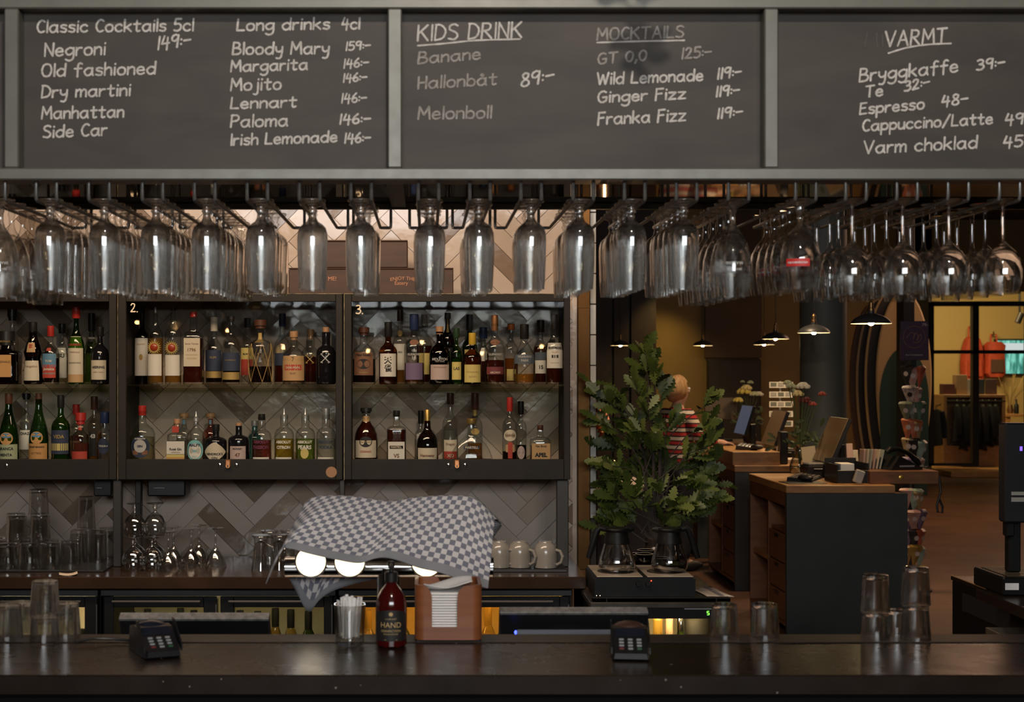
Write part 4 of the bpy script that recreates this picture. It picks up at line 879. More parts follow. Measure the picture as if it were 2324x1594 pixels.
# cabinet marked 3, lower shelf
B('round-bodied dark red bottle with cream label, lower left of 3', 'L', 831, 926, 54, 'f', 'round', 'clear', 'red', .8, ('black', 12, 26, 1), [(999, 1038, 'cream', 1.0), (990, 1014, 'black', .56, 'o'), (944, 958, 'tan', .5, 'o')], [('Pierre Ferrand', 1002, 24, 'gold', .02), ('COGNAC', 1024, 26, 'red', .02)])
B('square dark red bottle with black cap and white label reading VS', 'L', 900, 932, 44, 'f', 'flat', 'clear', 'red', .68, ('black', 14, 16), [(1002, 1046, 'white', .84), (1011, 1018, 'navy', .68)], [('MARTELL', 1014.5, 25, 'cream', .03), ('VS', 1034, 13, 'brown', .03)], sec=5)
B('slim clear bottle with dark cap behind the gold capped cognac', 'L', 955, 932, 28, 'b', 'std', 'clear', 'water', .5, ('black', 30, 13), [(985, 1040, 'silver', .7)])
B('dark round-shouldered cognac bottle with gold foil neck', 'L', 970, 930, 50, 'f', 'round', 'brown', 'dark', .6, ('gold', 46, 13), [(1016, 1046, 'cream', 1.0)], [('Hennessy', 1033, 34, 'brown', .03), ('COGNAC', 1042, 20, 'tan')])
B('clear tall bottle with brown cap and red-white label', 'L', 1022, 892, 36, 'b', 'std', 'clear', 'water', .5, ('brown', 26, 16), [(998, 1024, 'cream', .9), (1024, 1046, 'red', .9)], [('Frapin', 1008, 20, 'brown', .02), ('XO', 1034, 16, 'cream', .03)])
B('low arch-shaped clear decanter with gold cap and black name plate', 'L', 1070, 950, 100, 'f', 'arch', 'clear', 'whisky', .1, ('gold', 12, 22), [(1012, 1019, 'navy', .36)], [('MARTELL', 1015.5, 30, 'cream', .03)], dy=.36)
B('tall clear bottle with brown capsule behind the arch decanter', 'L', 1078, 892, 34, 'b', 'std', 'clear', 'gold', .3, ('brown', 38, 17), [(930, 944, 'gold', .5, 'o'), (972, 986, 'gold', .6, 'o')])
B('tall clear bottle with red capsule and oval cream label', 'L', 1157, 902, 34, 'f', 'tall', 'clear', 'dark', .2, ('red', 32, 14), [(975, 1001, 'cream', .92, 'o'), (1003, 1040, 'red', .3), (1009, 1026, 'tan', .6)], [('DARON', 988, 24, 'brown', .03)])
B('slim bottle with black capsule behind the red capsuled one', 'L', 1182, 911, 26, 'b', 'tall', 'clear', 'dark', .3, ('black', 30, 14), [(1012, 1042, 'pinkish', .7, 'o')])
B('short square clear bottle with orange-tan label, lower right of 3', 'L', 1226, 965, 46, 'f', 'squat', 'clear', 'amber', .5, ('brown', 12, 14), [(1006, 1046, 'tan', .9)], [('Van Brok', 1012, 26, 'black', .02), ('APEL', 1032, 28, 'black', .05)], sec=5)

# wooden gift boxes on top of the cabinets
ZT = Z(667, KD)
boxwood = mat('dark_walnut_box', (.058, .023, .011), .55, var=.4, scale=5, stretch=(1, 1, 6))
prt = mat('copper_print', (.50, .22, .11), .6)
def crate(lab, x0, y0, x1, z0, d0, dp, texts=()):
    t = thing('wooden_box', lab, 'box', (X((x0 + x1) / 2, d0), d0, z0)); w2 = (x1 - x0) * d0 / F / 2; h = Z(y0, d0) - z0
    MB().box(-w2, w2, 0, dp, 0, h - .006, 0, .003).build('box_body', boxwood, t); MB().box(-w2, w2, 0, dp, h - .005, h, 0, .0015).build('lid', boxwood, t)
    for s_, px, py, wp, arc in texts:
        m = MB(); vs, fs = glyphs(s_, 1, wp * d0 / F); m.add([(X(px, d0) - t.location.x + x, -.0012, Z(py, d0) - z0 + y - arc * x * x) for x, y in vs], fs); m.build('lettering', prt, t, smooth=False)
    return Z(y0, d0)
zt2 = crate('long walnut box with curved copper lettering on the cabinets', 655, 608, 1029, ZT + .001, 5.78, .12, [('ENJOY THE', 914, 632, 56, 2.2), ('Eatery', 911, 643, 30, 0), ('ME!', 754, 633, 18, 1.5)])
crate('plain walnut box stacked on the lettered walnut box', 700, 545, 925, zt2 + .001, 5.79, .11)
crate('plain dark box on the far left cabinet behind the glasses', 66, 541, 205, ZT + .001, 5.8, .11)
o = MB().ball((X(600, 5.85), 5.85, ZT + .036), .08, 20, 0, (1, .8, .42)); o = o.build('gourd', mat('orange_gourd', (.45, .20, .05), .5, var=.3)); tag(o, 'flat orange gourd on the cabinet marked 2', 'gourd')

# ------------------------------------------------------------------ glassware on the back counter
gthin = thin('counter_glassware', (.94, .935, .92), (.62, .60, .56), .10, .85, .03, 2.0)
def tumbler_mesh(h, rb, rt, n=32, fl=(12, .05), up=False):
    m = MB(); w = .0022
    return m.lathe([(rb * .8, 0), (rb, .002), (rb + (rt - rb) * .15, h * .15), (rb + (rt - rb) * .72, h * .72), (rt, h), (rt - w, h), (rb + (rt - rb) * .7 - w, h * .7), (rb - w, h * .14), (.004, h * .12)], n, flute=(fl[0], fl[1], h * .05, h * .7) if fl else None)
def upside(name, mesh_o, lab, cat, loc, group, mats=None):
    mesh_o.parent = None; mesh_o.location = loc; mesh_o.rotation_euler = (PI, 0, 0); tag(mesh_o, lab, cat, group); return mesh_o
def stackset(px, zb, d, lab, mesh, h, name='tumbler', group='glasses stored on the back counter'):
    o = mesh.copy(); COL.objects.link(o); o.name = name; o.location = (X(px, d), d, zb + h); o.rotation_euler = (PI, 0, random.uniform(0, 6)); tag(o, lab, 'glass', group); return o
rocks = tumbler_mesh(.098, .036, .0395, 30, (10, .07)).build('tumbler', gthin)
hb = tumbler_mesh(.128, .031, .0365, 28, (9, .06)).build('highball_glass', gthin)
n = 0
mat_o = MB().box(X(-60, 5.66), X(256, 5.72), 5.56, 5.98, CZ, CZ + .008, 0, .002).build('bar_mat', black_m); tag(mat_o, 'black ribbed bar mat under the stacked tumblers', 'mat')
for i, (px, d) in enumerate([(18, 5.60), (66, 5.60), (114, 5.61), (16, 5.72), (64, 5.72), (112, 5.72), (160, 5.70), (8, 5.83), (60, 5.84)]):
    stackset(px, CZ + .009, d, 'upturned cut tumbler in the bottom row, %s of the left stack' % ORD[i + 1], rocks, .098)
for i, (px, d) in enumerate([(39, 5.66), (92, 5.66), (36, 5.78), (90, 5.78)]):
    stackset(px, CZ + .009 + .099, d, 'upturned cut tumbler in the second layer, %s of the left stack' % ORD[i + 1], rocks, .098)
stackset(88, CZ + .009 + .198, 5.72, 'single cut tumbler on top of the left stack', rocks, .098)
for i, (px, d) in enumerate([(178, 5.80), (222, 5.80), (244, 5.9), (200, 5.9)]):
    stackset(px, CZ + .009, d, 'upturned tall glass right of the tumbler stack, %s one' % ORD[i + 1], hb, .128, 'highball_glass')
stackset(196, CZ + .009 + .129, 5.85, 'tall glass balanced on the tall glasses by the post', hb, .128, 'highball_glass')
bpy.data.objects.remove(rocks); bpy.data.objects.remove(hb)
sn = glass_mesh('balloon'); snm = MB(); snm.v = [(a * .95, b * .95, c * .62) for a, b, c in sn.v]; snm.f = sn.f; snm.mi = sn.mi
snifter = snm.build('snifter', gthin, ang=1.2)
cg = MB().lathe([(.004, 0), (.033, 0), (.0335, .002), (.008, .006), (.0042, .012), (.004, .06), (.006, .075), (.018, .092), (.034, .116), (.042, .140), (.0445, .152), (.0435, .152), (.040, .139), (.032, .116), (.016, .094), (.003, .088)], 32).build('coupe_glass', gthin, ang=1.2)
for i, (px, d, lv) in enumerate([(302, 5.60, 0), (345, 5.61, 0), (308, 5.69, 0), (352, 5.70, 0), (306, 5.63, 1), (352, 5.64, 1)]):
    stackset(px, CZ + .001 + lv * .129, d, 'upturned snifter %s, %s by the steel post' % ('on the upper layer' if lv else 'on the counter', ORD[i + 1]), snifter, .128, 'snifter')
for i, (px, d) in enumerate([(382, 5.60), (394, 5.76), (434, 5.70), (452, 5.82), (489, 5.72)]):
    stackset(px, CZ + .001, d, 'upturned coupe glass, %s of five on the counter' % ORD[i + 1], cg, .152, 'coupe_glass')
bpy.data.objects.remove(snifter); bpy.data.objects.remove(cg)
irish = MB().lathe([(.036, 0), (.037, .003), (.031, .008), (.026, .018), (.028, .05), (.033, .10), (.038, .135), (.036, .135), (.031, .10), (.024, .03), (.004, .022)], 32, flute=(10, .05, .02, .12))
irish.tube([(.034, 0, .095), (.052, 0, .10), (.060, 0, .075), (.054, 0, .045), (.028, 0, .035)], .0045, 8); irish = irish.build('glass_mug', gthin, ang=1.0)
for i, (px, d) in enumerate([(592, 5.62), (634, 5.64), (612, 5.78), (655, 5.80)]):
    stackset(px, CZ + .001, d, 'upturned fluted glass mug left of the towel, %s one' % ORD[i + 1], irish, .135, 'glass_mug')
bpy.data.objects.remove(irish)
# grey ceramic cups, upside down
cer = mat('grey_glazed_ceramic', (.27, .25, .215), .22, coat=.4, var=.12, scale=14)
bm_ = MB().box(X(1050, 5.6), X(1285, 5.6), 5.56, 5.76, CZ, CZ + .010, 0, .002).build('bar_mat', black_m); tag(bm_, 'black bar mat under the grey cups', 'mat')
for i, (px, rz_, dd) in enumerate([(1133, -.5, 0), (1179, -.6, .0), (1238, -.5, -.01), (1085, -.4, 0)]):
    d = 5.63 + dd; t = thing('coffee_cup', 'upturned grey ceramic cup, %s from the right end of the counter' % ORD[[3, 2, 1, 4][i]], 'cup', (X(px, d), d, CZ + .0105), 0, 'grey cups on the back counter')
    MB().lathe([(.043, 0), (.0455, .002), (.0455, .05), (.044, .070), (.037, .088), (.027, .096), (.025, .100), (.022, .100), (.022, .097), (.004, .096)], 32).build('cup_body', cer, t)
    MB().tube([(.044, 0, .070), (.062, 0, .066), (.072, 0, .045), (.066, 0, .024), (.050, 0, .014), (.044, 0, .016)], .006, 10, rs=[.006, .006, .0065, .0065, .006, .005]).build('handle', cer, t)
    t.rotation_euler = (0, 0, rz_)
nt_ = MB(); nt_.add([(X(130, 5.5), 5.53, 0), (X(171, 5.5), 5.50, 0), (X(182, 5.5), 5.47, 0), (X(148, 5.5), 5.455, 0)], [(0, 3, 2, 1)])
pts = []
for j in range(5):
    for i in range(7):
        u, v = i / 6, j / 4; pts.append((X(130 + 42 * u + 10 * v, 5.5), 5.525 - .065 * v, CZ + .001 + .008 * (u - .5) ** 2 * 4 * (1 if u > .5 else .4)))
nt_ = MB().add(pts, [(j * 7 + i, j * 7 + i + 1, (j + 1) * 7 + i + 1, (j + 1) * 7 + i) for j in range(4) for i in range(6)]).build('paper_note', mat('cream_paper', (.72, .58, .42), .8)); tag(nt_, 'small curled cream paper on the back counter at left', 'paper')
md = nt_.modifiers.new('thickness', 'SOLIDIFY'); md.thickness = .0006
# ------------------------------------------------------------------ things on the bar counter
gold_print = mat('gold_print', (.50, .34, .14), .5)
d = 3.29; t = thing('soap_bottle', 'dark red pump bottle with black HAND label on the bar counter', 'bottle', (X(888, d), d, BZ + .001))
s = d / F; R = 35.5 * s
def zz(y): return Z(y, d) - BZ - .001
H = zz(1325)
pr = [(R * .85, 0), (R, .004), (R, zz(1378)), (R * .97, zz(1366)), (R * .86, zz(1352)), (R * .66, zz(1340)), (R * .46, zz(1331)), (R * .36, zz(1326)), (R * .36, zz(1318))]
def redbottle():
    m, nt, out = nodes('dark_red_plastic')
    b = nt.nodes.new('ShaderNodeBsdfPrincipled'); b.inputs['Base Color'].default_value = (.075, .005, .004, 1); b.inputs['Roughness'].default_value = .12; b.inputs['Transmission Weight'].default_value = .35; b.inputs['Coat Weight'].default_value = .5
    nt.links.new(b.outputs[0], out.inputs[0]); return m
MB().lathe(pr, 36).build('bottle_body', redbottle(), t)
lab = MB(); arc_patch(lab, R + .0006, zz(1450), zz(1392), 1.18, n=20)
vs = [(0, 0)]; n = 20; zt_ = zz(1392); pts = []
for k in range(n + 1):
    a = -1.18 + 2.36 * k / n; hgt = .0115 * math.sqrt(max(0, 1 - (a / 1.18) ** 2)); rr = R + .0006
    pts += [(rr * math.sin(a), -rr * math.cos(a), zt_), (rr * math.sin(a), -rr * math.cos(a), zt_ + hgt)]
lab.add(pts, [(2 * k, 2 * k + 2, 2 * k + 3, 2 * k + 1) for k in range(n)])
lab.build('paper_label', mat('black_label_paper', (.013, .011, .010), .55), t)
tx = MB(); arc_text(tx, 'HAND', R + .0016, zz(1414), width=48 * s); arc_text(tx, 'DISINFECTION', R + .0016, zz(1427), width=46 * s); arc_text(tx, 'FRAGRANCE FREE', R + .0016, zz(1434), width=34 * s); arc_text(tx, 'L:A BRUKET', R + .0016, zz(1400), width=26 * s)
vs = [(0, 0)] + [(math.cos(k * PI / 10) * .0044, math.sin(k * PI / 10) * .0044) for k in range(20)]
tx.add([((R + .0016) * math.sin(a / R), -(R + .0016) * math.cos(a / R), zz(1389) + b) for a, b in vs], [(0, k + 1, (k + 1) % 20 + 1) for k in range(20)])
tx.add([((R + .0016) * math.sin(a / R), -(R + .0016) * math.cos(a / R), zz(1447) + b) for a, b in ((-14 * s, 0), (14 * s, 0), (14 * s, .0008), (-14 * s, .0008))], [(0, 1, 2, 3)])
tx.build('lettering', gold_print, t, smooth=False)
pm_ = MB().lathe([(R * .42, zz(1320)), (R * .42, zz(1300)), (R * .36, zz(1298)), (R * .16, zz(1297)), (R * .15, zz(1287))], 24)
pm_.lathe([(R * .20, zz(1288)), (R * .24, zz(1285)), (R * .24, zz(1277)), (R * .18, zz(1274))], 20); pm_.tube([(0, 0, zz(1281)), (0, -.02, zz(1280)), (0, -.034, zz(1284))], .004, 8)
pm_.build('pump', black_m, t)
# glass of wrapped straws
d = 3.305; sx = X(794, d); s = d / F
t = thing('cut_glass_tumbler', 'cut glass tumbler holding white paper sticks on the bar', 'glass', (sx, d, BZ + .001))
h_ = Z(1372, d) - BZ
MB().lathe([(.020, 0), (.031, .0), (.033, .003), (.0335, .02), (.0365, h_), (.0345, h_), (.0318, .022), (.003, .014)], 40, flute=(10, .10, .003, .05)).build('glass_body', thin('clear_tumbler_glass', (.95, .95, .94), (.52, .50, .47), .16, .9, .02, 2.0), t)
paper = mat('white_paper', (.84, .81, .78), .8)
sg = random.Random(5)
for k in range(40):
    a = sg.uniform(0, 2 * PI); r0 = sg.uniform(0, .024); r1 = min(.027, r0 + sg.uniform(.002, .012)); a1 = a + sg.uniform(-.5, .5); hh = sg.uniform(.100, .112)
    p0 = Vector((r0 * math.cos(a), r0 * math.sin(a), .017)); p1 = Vector((r1 * math.cos(a1), r1 * math.sin(a1), hh))
    m = MB(); ax = (p1 - p0).normalized(); sd = Vector((math.cos(sg.uniform(0, 6)), math.sin(sg.uniform(0, 6)), 0)); sd = (sd - ax * sd.dot(ax)).normalized(); nn = ax.cross(sd)
    q = [p0 + sd * x + nn * y for x, y in ((-.0036, -.0009), (.0036, -.0009), (.0036, .0009), (-.0036, .0009))] + [p1 + sd * x + nn * y for x, y in ((-.0036, -.0009), (.0036, -.0009), (.0036, .0009), (-.0036, .0009))]
    m.add(q, [(0, 1, 5, 4), (1, 2, 6, 5), (2, 3, 7, 6), (3, 0, 4, 7), (4, 5, 6, 7), (3, 2, 1, 0)])
    o = m.build('paper_stick', paper, smooth=False, loc=(sx, d, BZ + .001)); tag(o, 'white paper wrapped stick standing in the cut glass tumbler', 'stick', 'wrapped paper sticks in the tumbler')
# wooden napkin holder
d = 3.33; s = d / F; x0, x1 = X(941, d), X(1094, d); hx = (x1 - x0) / 2; hy = .075; hb = Z(1329, d) - BZ - .006
wood = mat('red_brown_plywood', (.27, .088, .027), .42, col2=(.19, .056, .017), scale=3.5, stretch=(1, 1, 14), coat=.15)
t = thing('napkin_holder', 'open fronted bent wood napkin holder on the bar counter', 'napkin holder', ((x0 + x1) / 2, d + hy, BZ))
MB().box(-hx + .004, hx - .004, -hy + .004, hy - .004, .0005, .006, 0, .002).build('base_plate', mat('dark_felt', (.012, .010, .009), .8), t)
m = MB(); th = .008; rc = .022; outl = []
for cx_, cy_, a0 in ((hx - rc, -hy + rc, -PI / 2), (hx - rc, hy - rc, 0), (-hx + rc, hy - rc, PI / 2), (-hx + rc, -hy + rc, PI)):
    for k in range(7): a = a0 + PI / 2 * k / 6; outl.append((cx_ + rc * math.cos(a), cy_ + rc * math.sin(a), math.cos(a), math.sin(a)))
gl, gr_ = X(980, d) - (x0 + x1) / 2, X(1038, d) - (x0 + x1) / 2; slot = Z(1425, d) - BZ
front = [(gl - .012 + .012 * k / 5, -hy, 0, -1, (hb - .008) - (.0 if k < 5 else .0)) for k in range(6)]
path = [(x, y, nx, ny, hb + .006) for x, y, nx, ny in outl]
# front face from the left corner to the slot, the low middle, then to the right corner (path starts at the right front corner)
fr_ = [(gl - .015, -hy, 0, -1, hb + .004), (gl - .010, -hy, 0, -1, hb + .001), (gl - .005, -hy, 0, -1, hb - .006), (gl - .001, -hy, 0, -1, hb - .015), (gl, -hy, 0, -1, hb - .025), (gl + .0003, -hy, 0, -1, slot), (gr_ - .0003, -hy, 0, -1, slot), (gr_, -hy, 0, -1, hb - .025), (gr_ + .001, -hy, 0, -1, hb - .015), (gr_ + .005, -hy, 0, -1, hb - .006), (gr_ + .012, -hy, 0, -1, hb + .001), (gr_ + .02, -hy, 0, -1, hb + .004)]
bk_ = [(.03, hy, 0, 1, hb + .006), (.022, hy, 0, 1, hb + .002), (.015, hy, 0, 1, hb - .012), (-.015, hy, 0, 1, hb - .012), (-.022, hy, 0, 1, hb + .002), (-.03, hy, 0, 1, hb + .006)]
path = path[:14] + bk_ + path[14:] + fr_
n = len(path); vs = []
for x, y, nx, ny, h in path: vs += [(x, y, .006), (x, y, h), (x - nx * th, y - ny * th, h), (x - nx * th, y - ny * th, .006)]
fs = []
for k in range(n):
    a, b = 4 * k, 4 * ((k + 1) % n)
    fs += [(a, b, b + 1, a + 1), (a + 1, b + 1, b + 2, a + 2), (a + 2, b + 2, b + 3, a + 3), (a + 3, b + 3, b, a)]
m.add(vs, fs).build('holder_wall', wood, t, ang=.5)
zt_ = BZ + .0065; npx = (x0 + x1) / 2
ns = 17; top_n = Z(1366, d) - BZ
for k in range(ns):
    z0 = zt_ + k * .0062; m = MB(); hh = .0052; q = .058
    m.box(-q, q, -q + sg.uniform(-.0015, .0015), q, 0, hh, 0, .0018)
    o = m.build('paper_napkin', paper, loc=(npx + sg.uniform(-.001, .001), d + hy + .001, z0)); tag(o, 'folded white napkin in the stack in the wooden holder', 'napkin', 'stacked napkins in the wooden holder')
m = MB(); pts = []; z0 = zt_ + ns * .0062 + .0006
for j in range(9):
    for i in range(11):
        u, v = i / 10 - .5, j / 8 - .5
        pts.append((u * .112, v * .112, .012 + .016 * u * (v + .5) + .005 * math.sin(5 * u + 3 * v) + .012 * max(0, u) + .004 * math.sin(9 * v)))
m.add(pts, [(j * 11 + i, j * 11 + i + 1, (j + 1) * 11 + i + 1, (j + 1) * 11 + i) for j in range(8) for i in range(10)])
o = m.build('paper_napkin', paper, loc=(npx, d + hy, z0)); tag(o, 'loose creased napkin lying on top of the napkin stack', 'napkin', 'stacked napkins in the wooden holder'); o.modifiers.new('thickness', 'SOLIDIFY').thickness = .0012
# card terminals
tm = mat('black_terminal_plastic', (.010, .010, .011), .38); key_m = mat('grey_keys', (.24, .245, .25), .5); scr = mat('dark_screen', (.012, .016, .026), .12); wn_m = mat('dark_brown_cover', (.055, .025, .018), .45)
def terminal(lab, px, dfront, rz, wbk, hood, cover):
    t = thing('card_terminal', lab, 'card terminal', (X(px, dfront), dfront, BZ + .001), rz)
    w = .041; L_ = .165; m = MB()
    def sec(y, hw, zb, zt): return [(-hw, y, zb), (hw, y, zb), (hw * .93, y, zt), (-hw * .93, y, zt)]
    S = [sec(0, w * .88, .004, .016), sec(.006, w * .95, .001, .019), sec(.056, w, 0, .041), sec(.085, w * 1.02, 0, .055), sec(.12, w * 1.04, 0, .056), sec(L_ - .004, w * 1.0, .001, .050), sec(L_, w * .94, .006, .040)]
    vs = [p for q in S for p in q]; fs = [(0, 1, 2, 3)[::-1]] + [(4 * i + k, 4 * i + (k + 1) % 4, 4 * i + 4 + (k + 1) % 4, 4 * i + 4 + k) for i in range(len(S) - 1) for k in range(4)] + [tuple(4 * (len(S) - 1) + k for k in range(4))]
    m.add(vs, fs).build('housing', tm, t, ang=.4)
    sl = (.041 - .019) / .05
    k_ = MB()
    for r in range(4):
        for c in range(3):
            x = (c - 1) * .019; y = .016 + r * .0105; z = .019 + (y - .006) * sl + .0005
            k_.box(x - .0055, x + .0055, y - .003, y + .003, z - .003, z + .0018, (1 if r == 0 and c == 0 else 2 if r == 0 and c == 2 else 0), .001)
    k_.build('keypad', [key_m, mat('red_key', (.12, .015, .015), .5), mat('green_key', (.015, .08, .03), .5)], t)
    y0, y1 = .0575, .084; za = .0425; zb = .0553
    MB().add([(-.031, y0, za), (.031, y0, za), (.031, y1, zb), (-.031, y1, zb)], [(0, 1, 2, 3)]).build('screen', scr, t)
    for sgn in (-1, 1):
        hd = MB(); x = sgn * w * .99; q = [(x, .004, .014), (x, .070, .040), (x, .088, .074), (x, .070, .072), (x, .02, .040), (x, .004, .028)]
        hd.prism([(p[1], p[2]) for p in q], .003, 0, Matrix(((0, 0, 1, x - .0015), (1, 0, 0, 0), (0, 1, 0, 0), (0, 0, 0, 1))))
        hd.build('privacy_shield', tm, t, smooth=False)
    MB().ball((0, .125, .050), .036, 16, 0, (1.0, .9, .42)).build('paper_cover', cover, t)
    return t
t1 = terminal('black card terminal on the bar in front of the left screen', 372, 3.14, .42, 1, 1, scr)
MB().tube([(.0, .165, .012), (-.02, .19, .008), (-.06, .22, .010), (-.11, .225, .014), (-.15, .215, .010)], .003, 8).build('cable', black_m, t1)
terminal('black card terminal on the bar left of the two single tumblers', 1432, 3.115, -.10, 1, 1, wn_m)
# upturned tumblers on the rear edge of the counter
hero = thin('clear_tumbler_glass', (.95, .95, .94), (.52, .50, .47), .16, .9, .02, 2.0)
tumg = solidglass('clear_solid_glass')
tb = tumbler_mesh(.080, .029, .0345, 36, (12, .05)).build('bar_tumbler', tumg, ang=.9)
tb2 = tumbler_mesh(.060, .030, .033, 36, (12, .04)).build('bar_tumbler', tumg, ang=.9)
tb3 = tumbler_mesh(.088, .029, .0335, 36, (9, .05)).build('bar_tumbler', tumg, ang=.9)
def put(px, dd, lab, mesh, h, lift=0): return stackset(px, BZ + .0026 + lift, dd, lab, mesh, h, 'bar_tumbler', 'upturned tumblers on the bar counter')
put(18, 3.37, 'upturned tumbler on the bar, cut by the left photo edge', tb, .08); put(101, 3.34, 'lower upturned tumbler of the left stack of two', tb2, .060); put(102, 3.34, 'upper upturned tumbler of the left stack of two', tb, .08, .0605)
put(47, 3.405, 'upturned tumbler in the left group, behind the others', tb, .08); put(150, 3.395, 'upturned tumbler right of the left stack', tb, .08)
put(1644, 3.38, 'single upturned tumbler, left one of the two alone', tb, .08); put(1735, 3.385, 'single upturned tumbler, right one of the two alone', tb, .08)
put(1987, 3.375, 'lower tumbler of the shorter stack at right', tb2, .060); put(1987, 3.375, 'upper tumbler of the shorter stack at right', tb3, .088, .0605)
put(2078, 3.36, 'lower tumbler of the taller stack at right', tb, .08); put(2078, 3.36, 'upper tumbler of the taller stack at right', tb3, .088, .0625 + .018)
put(2033, 3.415, 'small upturned tumbler between the two right stacks', tb2, .060)
for q in (tb, tb2, tb3): bpy.data.objects.remove(q)

# ------------------------------------------------------------------ bartender's side: worktop, screens, covered beer tower
WT = .87
bw = MB().box(-2.2, 1.75, BB - BF + .006, .98, WT - .03, WT, 0, .002).build('rear_worktop', mat('brushed_steel_top', (.25, .24, .23), .35, .9), bc)
MB().box(-2.2, 1.75, BB - BF + .02, .96, 0, WT - .0305).build('rear_cupboard', black_m, bc)
def pos(lab, xa, xb, ytop, dtop, tilt, extra):
    x0, x1 = X(xa, dtop), X(xb, dtop); w_ = x1 - x0; zt = Z(ytop, dtop)
    t = thing('pos_screen', lab, 'screen', ((x0 + x1) / 2, dtop + .13, WT + .0005))
    hz = zt - WT
    mt_ = Matrix.Translation((0, -.118, hz - .004)) @ Matrix.Rotation(tilt, 4, 'X')
    MB().box(-w_ / 2, w_ / 2, -.001, .024, -.235, 0, 0, .004).xf(mt_).build('screen_case', mat('black_screen_back', (.007, .007, .008), .4), t)
    MB().box(-w_ / 2 + .001, w_ / 2 - .001, -.0015, .0245, -.006, .0015, 0, .001).xf(mt_).build('top_edge', mat('dusty_grey_edge', (.20, .195, .19), .5, .3, var=.5, scale=60), t)
    MB().box(-w_ / 2 + .012, w_ / 2 - .012, .0242, .0255, -.225, -.012).xf(mt_).build('display', scr, t)
    MB().box(-.05, .05, -.02, .10, 0, .012, 0, .003).box(-.02, .02, .03, .05, .012, hz * .42, 0, .002).build('stand', black_m, t)
    if extra:
        zz_ = Z(1433, dtop) - WT
        st_ = MB().box(X(1172, dtop) - t.location.x, X(1428, dtop) - t.location.x, -.142, -.128, zz_ - .012, zz_ + .004, 0, .002).build('lower_grey_bar', mat('blue_grey_plastic', (.11, .125, .15), .45), t)
        MB().ball((X(1170, dtop) - t.location.x, -.139, zz_ - .002), .004, 10, 0, (1, .6, 1.3)).build('status_light', glow('blue_led', (.05, .08, 1.0), 5), t)
        MB().box(-.05, .05, -.13, -.06, zz_ - .0125, zz_ - .008).build('bar_bracket', black_m, t)
    return t
pos('black touch screen seen from behind below the bar edge, left one', 266, 610, 1404, 3.60, .5, False)
pos('black touch screen seen from behind with blue light, right one', 1134, 1474, 1390, 3.60, .42, True)

# beer tower: chrome column with a cross tube and lit round medallions
TD = 3.64
t = thing('beer_tower', 'chrome beer tower with lit round badges under the checked towel', 'beer tower', (X(882, TD), TD, WT + .0005))
TX = t.location.x; zt0 = Z(1288, TD) - WT
MB().lathe([(.05, 0), (.05, .006), (.033, .012), (.030, .03), (.030, zt0)], 32).build('column', chrome, t)
ct = MB().lathe([(.001, X(646, TD) - TX), (.024, X(646, TD) - TX), (.026, X(648, TD) - TX), (.026, X(1118, TD) - TX), (.024, X(1120, TD) - TX), (.001, X(1120, TD) - TX)], 32, (0, 0, zt0), axis='x'); ct.build('cross_tube', chrome, t)
lamp_m = glow('lit_medallion', (1.0, .80, .52), 2.6)
for px in (709, 796, 968):
    x = X(px, TD) - TX; zc = Z(1270, TD) - WT
    mdl = MB().lathe([(.040, -.047), (.041, -.044), (.041, -.020), (.036, -.016)], 36, (x, 0, zc), axis='y').build('medallion', chrome, t)
    MB().lathe([(.001, -.0485), (.0365, -.0485), (.0365, -.046)], 36, (x, 0, zc), axis='y').build('lit_face', lamp_m, mdl)
for px in (720, 830, 1000, 1050):
    x = X(px, TD) - TX; MB().lathe([(.010, zt0 + .02), (.012, zt0 + .05), (.016, zt0 + .09), (.017, zt0 + .135), (.012, zt0 + .150), (.004, zt0 + .154)], 14, (x, .0, 0)).build('tap_handle', black_m, t)
# checked towel laid over it
def poly_at(pts, u):
    L = [0]
    for a, b in zip(pts, pts[1:]): L.append(L[-1] + math.hypot(b[0] - a[0], b[1] - a[1]))
    q = u * L[-1]
    for i in range(len(pts) - 1):
        if q <= L[i + 1] or i == len(pts) - 2:
            f = (q - L[i]) / (L[i + 1] - L[i]); return (pts[i][0] + (pts[i + 1][0] - pts[i][0]) * f, pts[i][1] + (pts[i + 1][1] - pts[i][1]) * f)
def cr(pts): return spline(pts, 8)
ridge = cr([(686, 1156), (700, 1136), (730, 1128), (790, 1128), (840, 1134), (885, 1140), (930, 1133), (985, 1128), (1040, 1127), (1072, 1131), (1100, 1152), (1122, 1180)])
hem = cr([(603, 1328), (616, 1290), (636, 1248), (660, 1246), (700, 1257), (760, 1270), (815, 1279), (845, 1270), (872, 1266), (905, 1273), (950, 1289), (1000, 1301), (1050, 1318), (1108, 1337)])
backt = cr([(700, 1146), (712, 1140), (735, 1134), (790, 1136), (840, 1143), (885, 1149), (930, 1142), (985, 1136), (1040, 1135), (1075, 1142), (1108, 1168), (1138, 1192)])
backh = cr([(655, 1312), (676, 1350), (700, 1390), (725, 1362), (760, 1340), (820, 1322), (880, 1312), (940, 1300), (1000, 1286), (1060, 1262), (1110, 1230), (1139, 1194)])
NU, NF = 84, 34
m = MB(); rows = []; uvs = []; vd = 0
def rowpts(fn): return [fn(i / NU) for i in range(NU + 1)]
def add_row(v, fn): rows.append(rowpts(fn)); uvs.append([(i / NU * .50, v) for i in range(NU + 1)])
def wr(u, v): return .004 * math.sin(u * 23 + v * 4) * v + .0035 * math.sin(u * 47 + 1.3 - v * 7) * v + .005 * math.sin(u * 9 + 2) * math.sin(v * 5)
